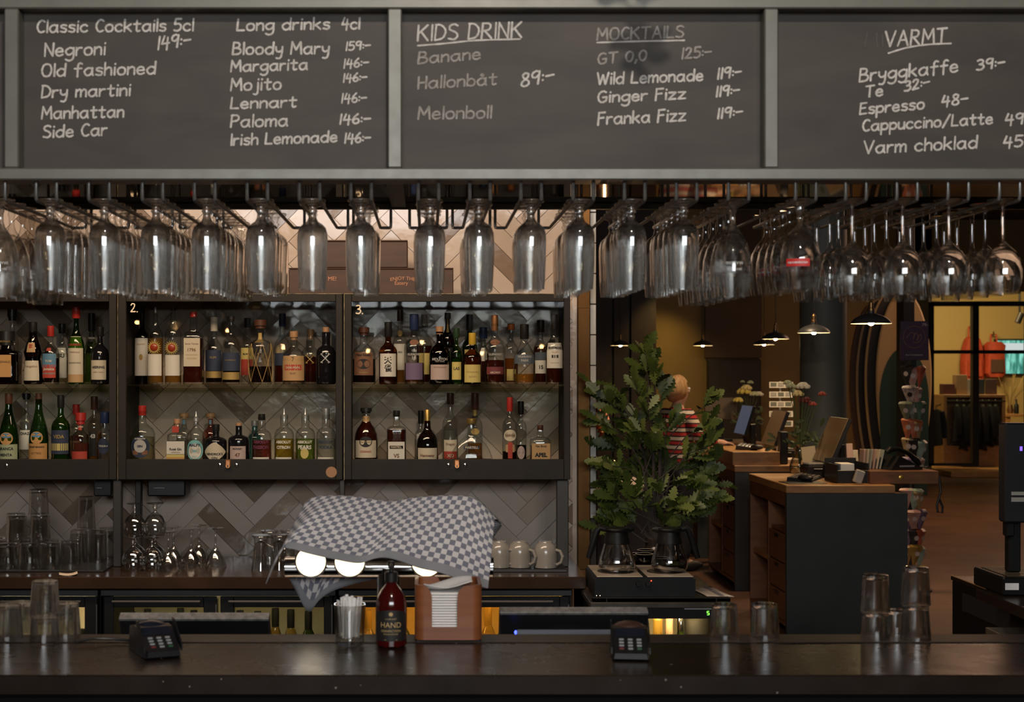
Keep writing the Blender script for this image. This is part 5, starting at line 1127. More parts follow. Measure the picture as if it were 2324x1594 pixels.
for j in range(10, 0, -1):   # back flap, hem first
    v = j / 10
    def fb(u, v=v):
        a, b = poly_at(backt, u), poly_at(backh, u); dd = 3.675 + .035 * v + wr(u, v)
        return P(a[0] + (b[0] - a[0]) * v, a[1] + (b[1] - a[1]) * v, dd)
    add_row(-.05 - .16 * v, fb)
for j in range(3):
    def ft(u, f=j / 3):
        a, b = poly_at(backt, u), poly_at(ridge, u); p0 = P(a[0], a[1], 3.675); p1 = P(b[0], b[1], 3.615); q = p0.lerp(p1, f); q.z += .006 * math.sin(f * PI); return q
    add_row(-.05 * (1 - j / 3), ft)
for j in range(NF + 1):
    v = j / NF
    def ff(u, v=v):
        a, b = poly_at(ridge, u), poly_at(hem, u); bul = math.sin(min(1, v * 1.15) * PI * .5)
        px = a[0] + (b[0] - a[0]) * v; py = a[1] + (b[1] - a[1]) * (v ** 1.05)
        dd = 3.615 - .085 * bul + wr(u, v) - .012 * max(0, v - .8) * 5 * max(0, .12 - u) * 8
        return P(px, py, dd)
    add_row(.19 * v, ff)
nr = len(rows); vs = [p for r in rows for p in r]
fs = []; mi = []
for j in range(nr - 1):
    for i in range(NU):
        fs.append((j * (NU + 1) + i, j * (NU + 1) + i + 1, (j + 1) * (NU + 1) + i + 1, (j + 1) * (NU + 1) + i))
        mi.append(1 if (j >= nr - 5 or j < 1) else 0)
m.v = [tuple(p) for p in vs]; m.f = fs; m.mi = mi
def towelmat():
    mt_, nt, out = nodes('checked_cotton'); N = nt.nodes.new; Lk = nt.links.new
    b = N('ShaderNodeBsdfPrincipled'); b.inputs['Roughness'].default_value = .9; b.inputs['Specular IOR Level'].default_value = .15; Lk(b.outputs[0], out.inputs[0])
    tc = N('ShaderNodeTexCoord'); ck = N('ShaderNodeTexChecker'); ck.inputs['Scale'].default_value = 82
    ck.inputs['Color1'].default_value = (.66, .61, .59, 1); ck.inputs['Color2'].default_value = (.20, .20, .235, 1)
    Lk(tc.outputs['UV'], ck.inputs['Vector']); Lk(ck.outputs['Color'], b.inputs['Base Color'])
    w_ = N('ShaderNodeTexNoise'); w_.inputs['Scale'].default_value = 1400; bp = N('ShaderNodeBump'); bp.inputs['Strength'].default_value = .3; bp.inputs['Distance'].default_value = .002
    Lk(tc.outputs['UV'], w_.inputs['Vector']); Lk(w_.outputs['Fac'], bp.inputs['Height']); Lk(bp.outputs[0], b.inputs['Normal'])
    return mt_
tw_ = m.build('checked_towel', [towelmat(), mat('grey_towel_hem', (.27, .265, .275), .95)], ang=3.0)
uvl = tw_.data.uv_layers.new(name='UVMap'); flat_uv = [q for r in uvs for q in r]
for lp_ in tw_.data.loops: uvl.data[lp_.index].uv = flat_uv[lp_.vertex_index]
sm = tw_.modifiers.new('smooth', 'SUBSURF'); sm.levels = 1; sm.render_levels = 1
tw_.modifiers.new('thickness', 'SOLIDIFY').thickness = .002
tag(tw_, 'grey and white checked tea towel draped over the beer tower', 'towel')
# dark stripes woven near the top and hem
st = MB()
def stripe_row(j, off, wd):
    q = []
    for i in range(3, NU - 2): q.append(Vector(rows[j][i]).lerp(Vector(rows[j + 1][i]), off))
    o_ = len(st.v); up_ = [p + (Vector(rows[j + 1][i + 3]) - Vector(rows[j][i + 3])).normalized() * wd for i, p in enumerate(q)]
    outv = Vector((0, -.0019, .0019)); n_ = len(q)
    st.add([p + outv for p in q] + [p + outv for p in up_], [(i, i + 1, n_ + i + 1, n_ + i) for i in range(n_ - 1)])
stripe_row(11, .4, .0035); stripe_row(12, .5, .0018)
for jj, off in ((3, .2), (3, .6), (4, .1)):
    pass
st.build('woven_stripe', mat('slate_thread', (.10, .10, .135), .95), tw_)

# ------------------------------------------------------------------ coffee station on a small fridge at the right
KZ = .90; KD2 = 5.17
t = thing('undercounter_fridge', 'black undercounter fridge with green digit below the coffee maker', 'fridge', (X(1345, KD2), KD2, 0)); W = X(1658, KD2) - X(1345, KD2); dp = .66
c = MB().box(0, .02, .03, dp, 0, KZ - .02).box(W - .02, W, .03, dp, 0, KZ - .02).box(.02, W - .02, dp - .02, dp, 0, KZ - .02).box(.02, W - .02, .03, dp - .02, 0, .1); c.build('casing', frm, t)
MB().box(-.01, W + .004, -.015, dp, KZ - .02, KZ, 0, .002).build('top_plate', mat('dark_steel_top', (.10, .09, .075), .3, .8, rvar=.1, bscale=20), t)
zo = Z(1405, KD2)
MB().box(0, W, 0, .03, zo + .075, KZ - .0205, 0, .002).build('control_panel', frm, t)
dr = MB().box(0, .05, 0, .029, .1, zo + .074, 0, .002).box(W - .05, W, 0, .029, .1, zo + .074, 0, .002).box(.05, W - .05, 0, .029, zo, zo + .074, 0, .002).box(.05, W - .05, 0, .029, .1, .15).build('door', frm, t)
MB().box(.048, W - .048, .012, .018, .148, zo + .002).build('pane', fglass, dr)
MB().box(X(1553, KD2) - t.location.x, X(1632, KD2) - t.location.x, -.0012, 0, Z(1384, KD2), Z(1370, KD2), 0, .0005).build('grey_badge', mat('pale_grey_badge', (.33, .32, .35), .5), t)
gd = glow('green_digit', (.15, 1.0, .05), 4)
seg = MB(); gx, gz = X(1607, KD2) - t.location.x, Z(1392, KD2); w_, h_ = .0036, .0062
for a, b in (((-w_, h_), (w_, h_)), ((-w_, h_), (-w_, 0)), ((-w_, 0), (w_, 0)), ((w_, 0), (w_, -h_)), ((w_, -h_), (-w_, -h_))):
    seg.tube([(gx + a[0], -.001, gz + a[1]), (gx + b[0], -.001, gz + b[1])], .0012, 6)
seg.build('green_digit', gd, t)
for px in (1353, 1361): MB().ball((X(px, KD2) - t.location.x, -.016, Z(1352, KD2)), .004, 10).build('screw', chrome, t)
MB().box(.03, W - .03, .05, .07, zo + .03, zo + .04).build('light_strip', glow('small_fridge_led', (1, .74, .36), 110), t)
MB().box(.021, W - .021, dp - .03, dp - .0205, .105, KZ - .03).build('inner_back', mat('fridge_liner'), t)
for sp in (.35,):
    MB().box(.021, W - .021, .06, dp - .035, .58, .586).build('shelf', mat('fridge_shelf_wire'), t)
def cf_bottle(px, top, w, col, lab, foil, dd=5.3):
    h = Z(top, dd) - .587; r = w * dd / F / 2; b = thing('fridge_bottle', lab, 'bottle', (X(px, dd), dd, .587), group='bottles in the lit bar fridges')
    bottle_simple(MB(), h, r, r * .5).build('glass_body', thin('fridge_' + fcols[col][0], fcols[col][1], tuple(q * .4 for q in fcols[col][1]), .06, .6, .05, diffuse=.25, dcol=fcols[col][1]), b)
    MB().lathe([(r * .55, h - .06), (r * .54, h - .002), (r * .45, h + .002)], 14).build('foil', foil, b)
cf_bottle(1493, 1405, 40, 'y', 'golden topped bottle at left in the coffee station fridge', gold_foil); cf_bottle(1519, 1400, 30, 'c', 'salmon coloured bottle in the coffee station fridge', mat('salmon_cap', (.5, .22, .14), .5)); cf_bottle(1545, 1402, 30, 'g', 'clear necked bottle in the coffee station fridge', chrome, 5.36)
o = MB().lathe([(.055, .587), (.058, .60), (.058, .80), (.05, .81), (.02, .815)], 24, (X(1576, 5.42), 5.42, 0)).build('steel_canister', mat('brushed_steel_top')); tag(o, 'steel canister at right in the coffee station fridge', 'canister')
# coffee maker: two-plate warmer
ED = 5.20
t = thing('coffee_warmer', 'low black and steel two plate coffee warmer on the fridge', 'coffee maker', (X(1464, ED), ED, KZ + .0005)); hw = (X(1579, ED) - X(1350, ED)) / 2; wz = Z(1311, ED) - KZ
prof = [(-hw, .012), (-hw, wz - .012), (-hw + .004, wz - .004), (-hw + .012, wz), (hw - .012, wz), (hw - .004, wz - .004), (hw, wz - .012), (hw, .012), (hw - .045, .012), (hw - .05, 0), (-hw + .05, 0), (-hw + .045, .012)]
MB().prism(prof, .30, 0, Matrix(((1, 0, 0, 0), (0, 0, 1, 0), (0, 1, 0, 0), (0, 0, 0, 1)))).build('body', frm, t, ang=.7)
for a, b in ((-hw + .008, -.008), (.008, hw - .008)):
    MB().box(a, b, -.001, .30, wz + .0003, wz + .0035, 0, .001).build('steel_top', mat('warm_steel', (.50, .42, .33), .5, .7), t)
    cxm = (a + b) / 2; MB().lathe([(.066, wz + .0036), (.066, wz + .006), (.060, wz + .0065)], 36, (cxm, .12, 0)).build('hot_plate', mat('dark_hot_plate', (.05, .04, .035), .35, .6), t)
for i, px in enumerate((1449, 1471)):
    MB().lathe([(.009, -.008), (.011, -.002), (.011, 0)], 20, (X(px, ED) - t.location.x, 0, Z(1326, ED) - KZ), axis='y').build('knob', frm, t)
MB().ball((X(1478, ED) - t.location.x, -.001, Z(1319, ED) - KZ), .0022, 8).build('red_light', glow('red_led', (1, .05, .02), 6), t)
def jug(lab, px, d, hdir, coffee):
    t = thing('coffee_jug', lab, 'jug', (X(px, d), d, KZ + wz + .0078), 0, 'coffee jugs on the warmer')
    MB().lathe([(.03, 0), (.058, .0), (.066, .012), (.067, .028), (.062, .05), (.052, .08), (.0455, .102), (.043, .112), (.0415, .112), (.050, .08), (.060, .05), (.065, .028), (.064, .013), (.056, .003), (.002, .002)], 40).build('glass_body', hero, t)
    if coffee: MB().lathe([(.056, .0035), (.0635, .013), (.0643, .026), (.001, .0265)], 36).build('coffee', mat('black_coffee', (.010, .004, .002), .08), t)
    MB().lathe([(.046, .098), (.0475, .100), (.0465, .112), (.042, .126), (.040, .142), (.046, .150), (.044, .156), (.002, .157)], 32).tube([(-hdir * .03, 0, .148), (-hdir * .052, 0, .152), (-hdir * .064, 0, .151)], .01, 8, rs=[.016, .012, .006]).build('collar', frm, t)
    h = MB(); pts = [(hdir * .040, 0, .150), (hdir * .062, 0, .155), (hdir * .072, 0, .146), (hdir * .092, 0, .085), (hdir * .104, 0, .045)]
    h.tube(pts, .011, 10, rs=[.010, .011, .012, .012, .010]); h.build('handle', frm, t)
jug('glass coffee jug with handle on the left, on the warmer', 1400, ED + .125, -1, False)
jug('glass coffee jug with a little coffee left, handle on the right', 1519, ED + .125, 1, True)
dk = thin('smoked_glass', (.20, .15, .13), (.10, .08, .07), .06, .6, .04, 2.2)
for i, (px, d, h0) in enumerate([(1462, 5.58, .118), (1466, 5.70, .118), (1440, 5.72, .100), (1497, 5.57, .075), (1500, 5.68, .09)]):
    o = MB().lathe([(.02, 0), (.030, .002), (.037, h0 * .5), (.034, h0), (.032, h0), (.034, h0 * .5), (.004, .006)], 28).build('smoked_glass', dk, loc=(X(px, d), d, KZ + .001)); tag(o, 'smoked brown tumbler behind the coffee jugs, %s of five' % ORD[i + 1], 'glass', 'smoked tumblers behind the jugs')
    MB().lathe([(.0330, h0), (.0344, h0 + .0006), (.0330, h0 + .0012), (.0322, h0 + .0006)], 28, cap0=False, cap1=False).build('pale_rim', mat('pale_rim', (.62, .52, .42), .3), o)
cl = MB(); pts = []
for j in range(7):
    for i in range(9):
        u, v = i / 8, j / 6; pts.append((X(1572, 5.4) + .095 * u + .03 * (1 - v), 5.27 + .22 * v - .01 * u, KZ + .002 + .002 * math.sin(u * 9 + v * 4) + .003))
cl.add(pts, [(j * 9 + i, j * 9 + i + 1, (j + 1) * 9 + i + 1, (j + 1) * 9 + i) for j in range(6) for i in range(8)])
o = cl.build('folded_cloth', mat('beige_linen', (.40, .34, .27), .9)); o.modifiers.new('thickness', 'SOLIDIFY').thickness = .004; tag(o, 'folded beige striped cloth beside the coffee warmer', 'cloth')
ln = MB()
for v0 in (.50, .56, .62):
    q = [(X(1572, 5.4) + .095 * v0 + .03 * (1 - v) - .0, 5.27 + .22 * v - .01 * v0, KZ + .0086 + .002 * math.sin(v0 * 9 + v * 4)) for v in [k / 8 for k in range(9)]]
    ln.tube(q, .001, 5)
ln.build('dark_stripe', mat('slate_thread'), o)

# ------------------------------------------------------------------ oak branches in a vase behind the coffee station
VD = 5.99
leaf_a = mat('oak_leaf_green', (.070, .096, .013), .5, col2=(.042, .062, .010), scale=30)
leaf_b = mat('oak_leaf_pale', (.12, .145, .03), .5)
stem_m = mat('grey_brown_bark', (.04, .03, .022), .85)
def leaf(m, c, dirv, nrm_, L, mi=0):
    dirv = dirv.normalized(); side = dirv.cross(nrm_).normalized(); up = side.cross(dirv)
    sh = [(0, .015), (.10, .02), (.20, .11), (.26, .055), (.36, .19), (.43, .09), (.54, .26), (.61, .13), (.71, .25), (.78, .13), (.86, .16), (.91, .09), (.97, .07), (1.0, 0)]
    sp = [(t_, 0) for t_, _ in sh]; pts = []
    for t_, w_ in sh:
        cur = -.10 * t_ * t_ * L
        pts.append(c + dirv * (t_ * L) + up * cur)
        pts.append(c + dirv * ((t_ + .03 * (w_ > .2)) * L) + side * (w_ * L) + up * (cur + .22 * w_ * L * .5))
        pts.append(c + dirv * ((t_ + .03 * (w_ > .2)) * L) - side * (w_ * L) + up * (cur + .22 * w_ * L * .5))
    fs = []
    for i in range(len(sh) - 1):
        a, b = 3 * i, 3 * i + 3; fs += [(a, b, b + 1, a + 1), (a, a + 2, b + 2, b)]
    m.add(pts, fs, mi)
t = thing('oak_branches', 'vase of leafy oak branches behind the coffee jugs', 'plant', (X(1490, VD), VD, 0))
ox, oy = t.location.x, VD
side_tab = MB().box(X(1362, VD), X(1640, VD), VD - .13, VD + .25, 0, .80, 0, .004).build('side_cabinet', mat('dark_stained_wood', (.05, .022, .012), .5)); tag(side_tab, 'low dark cabinet carrying the vase of oak branches', 'cabinet')
MB().lathe([(.05, .801), (.075, .81), (.085, .87), (.07, .95), (.045, 1.0), (.05, 1.03), (.046, 1.03), (.04, 1.0), (.06, .95), (.07, .87)], 28).build('vase', mat('dark_vase_glaze', (.03, .022, .018), .25), t)
lr = random.Random(21); lv = MB(); sm_ = MB()
tips = [(1520, 960), (1585, 1035), (1500, 885), (1440, 1130), (1480, 1165), (1540, 1100), (1605, 1135), (1380, 1055), (1425, 1160), (1515, 1075), (1575, 1110), (1360, 1130), (1550, 1165), (1465, 1060), (1400, 1075), (1622, 905), (1466, 800), (1372, 905), (1350, 880), (1385, 870), (1365, 960), (1352, 1060), (1372, 1150), (1400, 905), (1440, 870), (1462, 790), (1455, 830), (1490, 850), (1612, 960), (1600, 1000), (1635, 1050), (1640, 1100), (1610, 1130), (1580, 1140), (1560, 1060), (1470, 930), (1420, 950), (1430, 1010), (1390, 1010), (1480, 1010), (1500, 1050), (1440, 1080), (1410, 1110), (1500, 1120), (1560, 1180), (1400, 1180), (1600, 1080), (1375, 1100), (1460, 1150), (1530, 1150), (1350, 1010), (1420, 1185), (1510, 1190), (1395, 1135), (1620, 1010), (1480, 1090), (1455, 975), (1590, 1175), (1360, 1200)]
root = Vector((0, 0, 1.0))
for px, py in tips:
    d = VD + lr.uniform(-.13, .12); p = P(px, py, d); p = Vector((p.x - ox, p.y - oy, p.z))
    trunkz = min(p.z - .08, 1.05 + (p.z - 1.0) * .55); tx_ = Vector((X(1478 if px < 1500 else 1500, VD) - ox, 0, max(1.02, trunkz)))
    midp = tx_.lerp(p, .5) + Vector((0, 0, .03)); tx_ += Vector((lr.uniform(-.05, .05), lr.uniform(-.04, .04), 0)); pts = [root + Vector((lr.uniform(-.01, .01), lr.uniform(-.01, .01), 0)), tx_, midp, p]
    sm_.tube(pts, .003, 6, rs=[.004, .0034, .0022, .0012])
    for k in range(lr.choice((7, 8, 9))):
        base = midp.lerp(p, lr.uniform(.15, 1.0)); out = (p - tx_).normalized() + Vector((lr.uniform(-.9, .9), lr.uniform(-.9, .9), lr.uniform(-.6, .7)))
        nr_ = Vector((lr.uniform(-.6, .6), -1.0 + lr.uniform(-.2, .9), lr.uniform(.1, .9)))
        leaf(lv, base, out, nr_.normalized(), lr.uniform(.075, .115), 1 if lr.random() < .22 else 0)
sm_.tube([(0, 0, .9), (-.01, 0, 1.2), (-.015, .0, 1.5), (-.04, .0, 1.8)], .008, 8, rs=[.009, .008, .006, .003])
sm_.build('branches', stem_m, t); lv.build('oak_leaves', [leaf_a, leaf_b], t)

# ------------------------------------------------------------------ black counter with stone slab at the lower right
t = thing('side_bar_counter', 'black side counter with brown top at the lower right', 'counter', (1.97, 3.9, 0))
MB().box(0, 1.2, 0, 1.56, 0, .935, 0, .004).build('cabinet_body', frm, t); MB().box(-.004, 1.2, -.004, 1.565, .9355, .950, 0, .003).build('worktop', stone, t)
MB().box(-.003, -.0005, .12, 1.45, .84, .905).build('grey_side_strip', mat('dark_side_panel', (.02, .022, .024), .3), t)
MB().tube([(-.0045, .05, .9535), (-.0045, 1.56, .9535)], .003, 6).build('edge_strip', mat('bronze_edge', (.28, .2, .12), .3, .9), t)
t = thing('stone_shelf', 'thick brown stone shelf jutting out at the lower right', 'shelf', (1.965, 4.0, 0))
MB().box(-.125, -.0055, -.3, .88, .835, .875, 0, .003).build('slab', stone, t); MB().box(-.125, 1.0, -.3, .88, .9545, .990, 0, .003).build('upper_slab', stone, t)
o = t.children[0]; bpy.data.objects.remove(o)
t2 = thing('steel_tray', 'brown steel tray with small white label under the stone shelf', 'tray', (1.83, 4.15, .0))
MB().box(0, .13, 0, .62, .80, .806).box(0, .006, 0, .62, .806, .88, 0, .002).box(0, .13, .615, .62, .806, .88).build('tray_body', mat('dull_brown_steel', (.14, .11, .075), .4, .6), t2)
MB().box(-.001, -.0002, .36, .43, .84, .862).build('white_label', paper, t2); m = MB(); flat_text(m, '4001', (-.0016, .395, .851), width=.045, right=(0, -1, 0)); m.build('lettering', black_m, t2, smooth=False)
MB().box(.1305, .139, .1, .5, .81, .85).build('wall_bracket', black_m, t2)
PD = 4.72; PZ = .9905
t = thing('drinks_dispenser', 'black table device with post and panel at the right edge', 'dispenser', (X(2277, PD), PD, PZ)); zt_ = Z(1350, PD) - PZ
MB().box(0, .36, 0, .26, 0, .06, 0, .005).build('drip_box', frm, t)
gr = MB()
for k in range(9): gr.box(.02, .34, .02 + k * .026, .03 + k * .026, .0605, .063)
gr.build('drip_grille', mat('dark_bronze_grille', (.14, .10, .06), .4, .8), t)
MB().box(.006, .05, -.001, -.0002, .02, .042).build('white_sticker', paper, t)
MB().box(X(2318, PD) - t.location.x, X(2318, PD) - t.location.x + .04, .10, .14, .0635, Z(1190, PD) - PZ, 0, .004).build('post', frm, t)
pl = MB().box(X(2298, PD) - t.location.x, X(2298, PD) - t.location.x + .26, .06, .12, Z(1192, PD) - PZ, Z(962, PD) - PZ, 0, .006).build('panel', mat('charcoal_panel', (.014, .014, .017), .35), t)
x_ = X(2312, PD) - t.location.x
for a, b in ((1120, 1128), (1133, 1143)): MB().box(x_, x_ + .1, .0585, .0598, Z(b, PD) - PZ, Z(a, PD) - PZ).build('sticker', mat('grey_sticker', (.34, .33, .28), .6), pl)
MB().box(x_ + .028, x_ + .036, .0585, .0598, Z(1026, PD) - PZ, Z(1016, PD) - PZ).build('violet_light', glow('violet_led', (.2, .1, 1), 2), pl)
MB().box(x_ - .006, x_ + .02, .08, .12, Z(1225, PD) - PZ, Z(1192, PD) - PZ, 0, .004).build('lower_latch', frm, pl)
# ------------------------------------------------------------------ cash desks of the shop
oak = mat('warm_oak', (.46, .25, .10), .4, col2=(.34, .165, .06), scale=4, stretch=(2, 1, 9))
oakd = mat('dark_oak', (.22, .095, .038), .45, col2=(.15, .06, .024), scale=4, stretch=(2, 1, 9))
slate = mat('slate_grey_panel', (.032, .038, .040), .5, var=.25, scale=4)
blk = mat('black_plastic', (.010, .010, .011), .4)
DZ = .979; DX, DY = 2.321, 9.40
desk = thing('cash_desk', 'nearest dark panelled cash desk with pale oak top', 'desk', (DX, DY, 0), group='row of cash desks')
MB().box(.0, .784, 0, .03, 0, DZ - .052, 0, .002).build('front_panel', slate, desk)
MB().box(.754, .784, .03, 1.07, 0, DZ - .052).build('back_panel', slate, desk)
MB().box(-.004, .70, -.012, 1.085, DZ - .05, DZ, 0, .003).build('desk_top', oak, desk)
MB().box(.001, .754, .031, .05, .08, DZ - .053).box(.001, .754, .50, .52, .08, DZ - .053).box(.001, .754, 1.05, 1.07, .0, DZ - .053).box(.001, .754, .05, 1.05, .06, .085).box(.38, .40, .05, 1.05, .085, DZ - .14).box(.001, .754, .05, 1.05, DZ - .14, DZ - .053).build('carcass', oakd, desk)
MB().box(.02, .37, .525, 1.045, .42, .455).build('open_shelf', oak, desk)
MB().box(.02, .37, .055, .495, .655, .675).build('open_shelf', oakd, desk)
for z0, z1 in ((.09, .27), (.28, .455), (.465, .65)):
    dw = MB().box(.003, .022, .053, .497, z0, z1, 0, .002).build('drawer', oakd, desk)
    MB().box(-.0005, .003, .22, .33, z1 - .035, z1 - .012).build('finger_slot', black_m, dw)
MB().box(.57, 1.02, .10, .46, DZ + .0005, DZ + .085, 0, .003).build('side_ledge', oakd, desk)
MB().lathe([(.012, -.003), (.016, -.001), (.016, .0)], 18, (.775, .10, DZ + .043), axis='y').build('key_plate', gold_foil, desk)
MB().box(.12, .34, .30, .45, .6755, .74, 0, .01).build('stored_box', blk, desk)
d2 = dup(desk, (2.40, 11.35, 0), label='second cash desk, behind the nearest one')
d3 = dup(desk, (2.47, 13.3, 0), label='third cash desk, farthest of the row')
for dd in (d2, d3):
    for c in list(dd.children):
        if c.name.startswith(('side_ledge', 'key_plate', 'stored_box')): bpy.data.objects.remove(c)
# screens on the desks: seen nearly edge on, facing the staff side
def desk_screen(lab, px, py, d, h, wid, lean, scr_m, zbase):
    c = P(px, py, d); t = thing('desk_screen', lab, 'screen', (c.x, d, zbase), group='screens on the cash desks')
    mt_ = Matrix.Translation((0, 0, c.z - zbase)) @ Matrix.Rotation(lean, 4, 'Y')
    MB().box(0, .028, -wid / 2, wid / 2, -h / 2, h / 2, 0, .004).xf(mt_).build('case', blk, t)
    MB().box(-.003, -.0003, -wid / 2 + .006, wid / 2 - .006, -h / 2 + .006, h / 2 - .006).xf(mt_).build('display', scr_m, t)
    MB().box(-.0035, -.0, -wid / 2, wid / 2, -h / 2 - .001, -h / 2 + .006).xf(mt_).build('lower_edge', mat('pale_bezel', (.35, .3, .24), .4, .5), t)
    MB().box(.03, .15, -.11, .11, 0, .014, 0, .004).box(.06, .11, -.04, .04, .014, c.z - zbase - .04, 0, .006).build('stand', blk, t)
bronze = mat('reflection_tinted_display', (.27, .18, .105), .33, .3)  # warm reflection of the lit wall put into the display colour
desk_screen('nearest tilted screen on the cash desk, left of the telephone', 1884, 997, 10.15, .33, .46, .40, bronze, DZ + .0005)
desk_screen('second tilted screen with a bright reflection, behind the wooden box', 1756, 970, 12.0, .30, .46, .36, mat('reflection_tinted_display'), DZ + .0005)
desk_screen('third tilted screen with blue-grey display, farthest desk', 1687, 953, 13.9, .29, .46, .30, mat('blue_grey_display', (.22, .25, .30), .3, emit=(.45, .55, .8), estr=.10), DZ + .0005)
t = thing('wide_screen', 'wide bronze backed screen behind the striped person', 'screen', (X(1636, 15.2), 15.2, 0))
MB().box(-.17, .17, 0, .03, Z(953, 15.2), Z(902, 15.2), 0, .006).build('case', mat('bronze_back', (.30, .21, .13), .35, .5), t); MB().box(-.03, .03, .03, .06, 1.0, Z(930, 15.2)).box(-.12, .12, -.02, .14, .9795, 1.0, 0, .004).build('stand', blk, t)
o = MB().box(X(1560, 15.2), X(1720, 15.2), 14.9, 15.7, 0, .979, 0, .004).build('rear_desk', oakd); tag(o, 'plain wooden desk at the very back under the wide screen', 'desk')
# keyboards, mice, trays, holders
def keyboard(lab, x, y, z, rz):
    t = thing('keyboard', lab, 'keyboard', (x, y, z), rz)
    m = MB(); n = 14
    m.add([(-.21, -.085, 0), (.21, -.085, 0), (.21, .085, 0), (-.21, .085, 0), (-.215, -.08, .012), (.215, -.08, .012), (.215, .08, .030), (-.215, .08, .030)], [(3, 2, 1, 0), (4, 5, 6, 7), (0, 1, 5, 4), (1, 2, 6, 5), (2, 3, 7, 6), (3, 0, 4, 7)]).build('keyboard_body', blk, t)
    k = MB()
    for r in range(5):
        for c in range(15):
            xx = -.195 + c * .0278; yy = -.06 + r * .029; zz_ = .012 + (yy + .08) * .1125; k.box(xx - .011, xx + .011, yy - .011, yy + .011, zz_, zz_ + .006, 0, .002)
    k.build('keys', mat('glossy_grey_keys', (.22, .20, .18), .15), t)
keyboard('black keyboard on the nearest cash desk', 2.56, 9.86, DZ + .001, 1.15)
keyboard('black keyboard on the wooden riser of the second desk', X(1700, 11.75), 11.8, DZ + .1105, 1.3)
def mouse(lab, px, d, z, rz):
    t = thing('computer_mouse', lab, 'mouse', (X(px, d), d, z), rz); MB().ball((0, 0, .014), .055, 16, 0, (.62, 1, .42)).build('mouse_body', blk, t); MB().box(-.001, .001, -.045, -.01, .0375, .039).build('button_gap', black_m, t)
    for v in t.children: v.location.z = .009
mouse('black computer mouse on the mouse mat, nearest desk', 1828, 9.66, DZ + .006, .9); mouse('black computer mouse on the wooden riser, second desk', 1718, 11.55, DZ + .1105, .9)
o = MB().box(-.13, .13, -.10, .10, 0, .004, 0, .001).build('mouse_mat', blk, loc=(X(1822, 9.6), 9.6, DZ + .001)); o.rotation_euler = (0, 0, .12); tag(o, 'black mouse mat on the nearest cash desk', 'mat')
t = thing('wooden_riser', 'oak riser box on the second cash desk', 'riser', (2.385, 11.36, DZ + .0005)); m = MB().box(0, .37, 0, .02, 0, .105, 0, .003).box(0, .02, .02, .9, 0, .105, 0, .003).box(.35, .37, .02, .9, 0, .105).box(.02, .35, .02, .9, .085, .105); m.build('riser_box', oak, t)
t = thing('black_tray', 'black desk caddy full of papers on the nearest desk', 'caddy', (X(1930, 9.62), 9.55, DZ + .001)); hw = .105
MB().box(-hw, hw, 0, .012, 0, .085, 0, .002).box(-hw, -hw + .012, .012, .3, 0, .12).box(hw - .012, hw, .012, .3, 0, .13).box(-hw, hw, .3, .312, 0, .15).build('caddy_body', blk, t)
MB().box(-.07, .02, .05, .2, .012, .125, 0, .002).build('paper_wad', paper, t)
o = MB().box(-.028, .028, -.02, .02, 0, .085, 0, .006); o.xf(Matrix.Rotation(.35, 4, 'Y')); o = o.build('white_card_reader', mat('pale_plastic', (.45, .42, .38), .5), loc=(X(1944, 9.47), 9.47, DZ + .011)); tag(o, 'small pale device leaning at the desk edge under the caddy', 'device')
t = thing('leaflet_holder', 'clear leaflet holders behind the caddy on the desk', 'leaflet holder', (X(1950, 9.9), 9.9, DZ + .001))
lc = [mat('leaflet_pink', (.45, .30, .26), .7), mat('leaflet_cream', (.50, .43, .34), .7), mat('leaflet_grey', (.30, .32, .30), .7)]
for k, (dx, h, dy) in enumerate(((-.045, .25, .03), (.0, .21, .065), (.045, .16, .0))):
    MB().box(dx - .022, dx + .022, dy, dy + .03, 0, h, 0, .003).xf(Matrix.Rotation(-.18, 4, 'X')).build('leaflet_stack', lc[k], t)
MB().box(-.07, .07, -.03, .0, 0, .06).build('holder_base', blk, t)
t = thing('card_fan', 'fan of pink and white cards in a holder by the telephone', 'cards', (X(1972, 9.72), 9.72, DZ + .0865))
for k in range(6): MB().box(-.004, .004, -.05, .05, 0, .13, 0, .001).xf(Matrix.Translation((-.05 + k * .022, 0, .0)) @ Matrix.Rotation(.16 + .03 * k - .1, 4, 'Y')).build('card', lc[k % 3], t)
t = thing('telephone', 'black desk telephone with handset on the wooden ledge', 'telephone', (X(2040, 9.66), 9.68, DZ + .0865), .25)
MB().prism([(-.11, 0), (.12, .0), (.12, .012), (-.03, .085), (-.05, .09), (-.10, .02)], .20, 0, Matrix(((1, 0, 0, 0), (0, 0, 1, -.1), (0, 1, 0, 0), (0, 0, 0, 1)))).build('phone_body', blk, t)
MB().tube([(-.115, -.05, .115), (-.09, -.05, .135), (-.03, -.05, .137), (.05, -.05, .105), (.11, -.05, .055), (.13, -.05, .028)], .018, 10, rs=[.016, .022, .015, .015, .022, .016]).build('handset', frm, t)
c = [(.12 + .004 * math.cos(k * 1.3) + k * .002, -.04 + .012 * math.sin(k * 1.3), .012 + .004 * math.cos(k * 1.3)) for k in range(40)]; MB().tube(c, .0025, 5).build('cord', blk, t)
MB().box(-.05, .06, -.102, -.1, .02, .03).build('key_strip', key_m, t)
o = MB().tube([(0, 0, .0), (.01, 0, -.10), (-.015, 0, -.19), (-.01, 0, -.235), (.02, 0, -.24), (.022, 0, -.20), (.0, 0, -.15)], .008, 8).build('cable_loop', blk, loc=(DX + 1.03, 9.52, DZ + .05)); tag(o, 'black cable loop hanging from the wooden ledge', 'cable')
t = thing('card_tent', 'tall cream card standing behind the nearest screen', 'card', (X(1842, 10.35), 10.36, DZ + .001))
